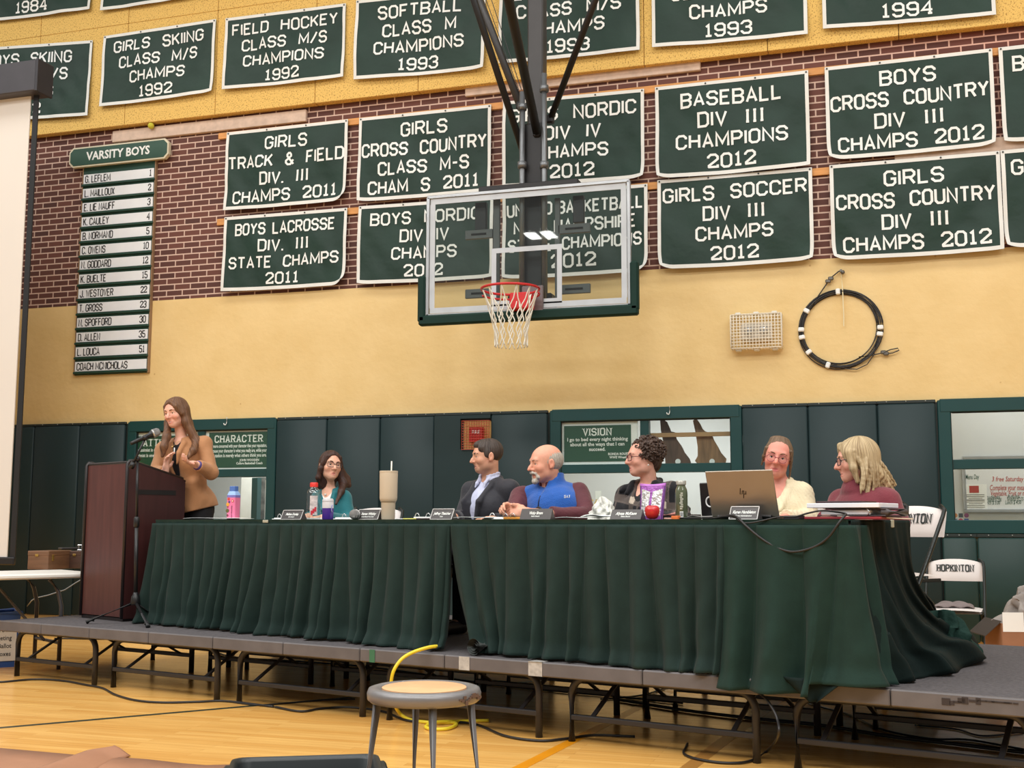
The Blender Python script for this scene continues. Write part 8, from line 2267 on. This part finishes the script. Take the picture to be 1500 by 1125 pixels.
# laptops
def laptop():
    a, b = tp(1042, .13), tp(1141, .13); W = .37; X = unit(b - a); Y = np.array([-X[1], X[0], 0]); c = (a + b)/2
    root = thing('laptop', c + Y*.12, 'open silver laptop seen from behind, black emblem on its lid', 'laptop')
    SIL = mat('laptop_silver', (150, 142, 132), .34, .75, var=.03); DKS = mat('laptop_dark', (30, 30, 32), .4)
    MB().box(c + Y*.135 + [0, 0, .009], (W, .25, .016), X, Y, bev=.004).build('base', SIL, root)
    MB().box(c + Y*.15 + [0, 0, .0175], (W - .04, .13, .002), X, Y).build('keyboard', DKS, root)
    up = unit(np.array([0, 0, 1.0]) - Y*.30); nrm = np.cross(X, up); H_ = .238
    o = c + [0, 0, .014] + Y*.01
    lid = MB().box(o + up*H_/2, (W, .008, H_), X, nrm, up, bev=.003).build('lid', SIL, root)
    MB().box(o + up*(H_/2) - nrm*.0048, (W - .02, .001, H_ - .02), X, nrm, up).build('screen', mat('screen_dark', (40, 46, 56), .2), lid)
    MB().cyl(c - X*W*.4 + [0, 0, .014], c + X*W*.4 + [0, 0, .014], .008, n=12).build('hinge', DKS, root)
    e = MB(); q = o + up*H_*.53 + X*.012 + nrm*.0048
    def bar(x, z0, z1): e.box(q + X*(x + .2*(z0 + z1)/2) + up*(z0 + z1)/2, (.0042, .001, z1 - z0), X, nrm, unit(up + X*.2))
    bar(-.017, -.010, .022); bar(-.006, -.010, .006); bar(.003, -.030, .008); bar(.014, -.010, .006)
    for x, z in ((-.0015, .0075), (.011, -.009), (-.011, -.010)): e.box(q + X*(x + .2*z) + up*z, (.012 if x > -.01 else .001, .001, .0036), X, nrm, up)
    e.build('emblem', mat('emblem_black', (14, 14, 16), .3), lid)
laptop()
a = tp(1036, .36); X = TT; root = thing('dark_laptop', a + X*.09, 'black laptop lid standing behind the silver laptop', 'laptop')
up = unit(np.array([0, 0, 1.0]) - TN*.12); nrm = np.cross(TT, up)
MB().box(a + X*.12 + up*.098, (.30, .012, .195), X, nrm, up, bev=.004).build('lid', mat('lid_black', (22, 22, 24), .4), root)
MB().box(a + X*.12 + TN*.11 + [0, 0, .008], (.30, .20, .014), X, TN, bev=.004).build('base', mat('lid_black', (22, 22, 24), .4), root)
q = a + X*.028 + up*.095 + nrm*.008
MB().tube([q + X*.022*math.cos(t) + up*.026*math.sin(t) for t in np.linspace(0, 2*PI, 24)[:-1]], .004, 6, closed=True).build('emblem_ring', mat('emblem_white', (226, 226, 226), .4), root)
# folders and binder at the right end
sheets(1178, 1290, .10, .28, .012, 'red folder at the bottom of the pile by the blonde woman', mat('folder_red', (140, 38, 48), .5), 'folder', 'folder')
def big_binder():
    a, b = tp(1196, .12, .0125), tp(1300, .12, .0125); c = (a + b)/2 + TN*.13; W = .335
    root = thing('zip_binder', c, 'dark grey binder with papers in the pile by the blonde woman', 'binder')
    GB_ = mat('binder_grey', (70, 64, 66), .55)
    MB().box(c + [0, 0, .004], (W, .27, .006), TT, TN, bev=.003).build('cover', GB_, root); MB().box(c + TT*.02 + [0, 0, .036], (W - .04, .27, .006), TT, TN, bev=.003).build('cover', GB_, root)
    MB().box(c - TT*.03 + [0, 0, .020], (W - .09, .25, .022), TT, TN, bev=.002).build('pages', mat('pages_white', (222, 222, 226), .6), root)
    MB().tube([c + TT*W*.48 - TN*.13 + [0, 0, .02], c + TT*W*.48 + TN*.13 + [0, 0, .02]], .019, 12).build('spine', GB_, root, smooth=True)
    MB().tube([c + TT*.08 - TN*.136 + [0, 0, .006], c + TT*.095 - TN*.139 + [0, 0, .02], c + TT*.08 - TN*.136 + [0, 0, .036]], .003, 6).build('piping', RING, root, smooth=True)
big_binder()
sheets(1182, 1288, .10, .25, .022, 'white paper pad on top of the grey binder', mat('pad_paper', (228, 230, 238), .6, var=.04), 'paper_pad', 'papers', dz=.054)
sheets(1196, 1262, .22, .2, .010, 'dark tablet case lying on the paper pad', mat('tablet_case', (56, 34, 38), .5), 'tablet_case', 'tablet case', dz=.078)
a = TP(T_L - .10, .10, TZ + .012); X = unit(TT + TN*.35); Y = np.array([-X[1], X[0], 0]); Xs = unit(X - np.array([0, 0, .04]))
tag(MB().box(a + Xs*.17 + Y*.12 + [0, 0, .004], (.34, .24, .004), Xs, Y).build('paper_sheet', mat('sheet_cream', (218, 206, 186), .6)), 'cream sheet sticking out over the right end of the table', 'paper')
# cables on the table front
c1 = [tp(1288, .12, .004), tp(1236, .03, .05), tp(1234, -.03, .035)] 
P_ = [tp(1240, .06, .020), tp(1238, -.01, .018), on_table(1228, -.045, TZ - .02), on_table(1212, -.05, TZ - .085), on_table(1190, -.05, TZ - .13), on_table(1160, -.05, TZ - .152), on_table(1135, -.05, TZ - .13), on_table(1112, -.05, TZ - .085), on_table(1092, -.045, TZ - .03), on_table(1078, -.02, TZ + .014), tp(1062, .03, .016), tp(1050, .10, .006)]
tag(MB().tube(spline(P_, 8), .006, 8).build('cable', CB_, smooth=True), 'black cable hanging in a loop over the table front below the name plate', 'cable')
P_ = [tp(1250, .16, .02), tp(1210, .04, .040), tp(1186, .02, .030), tp(1165, .015, .012), tp(1140, -.005, .010), on_table(1110, -.03, TZ - .012), on_table(1090, -.035, TZ - .018), tp(1075, -.01, .010), tp(1062, .02, .014), tp(1045, .06, .006), tp(1005, .12, .006), tp(996, .06, .006)]
tag(MB().tube(spline(P_, 8), .0042, 8).build('cable', CB_, smooth=True), 'thin black cable running along the table edge past the laptop', 'cable')
sheets(1148, 1170, .06, .07, .018, 'small dark power adapter right of the laptop', mat('adapter_dark', (44, 44, 48), .4), 'power_adapter', 'adapter')
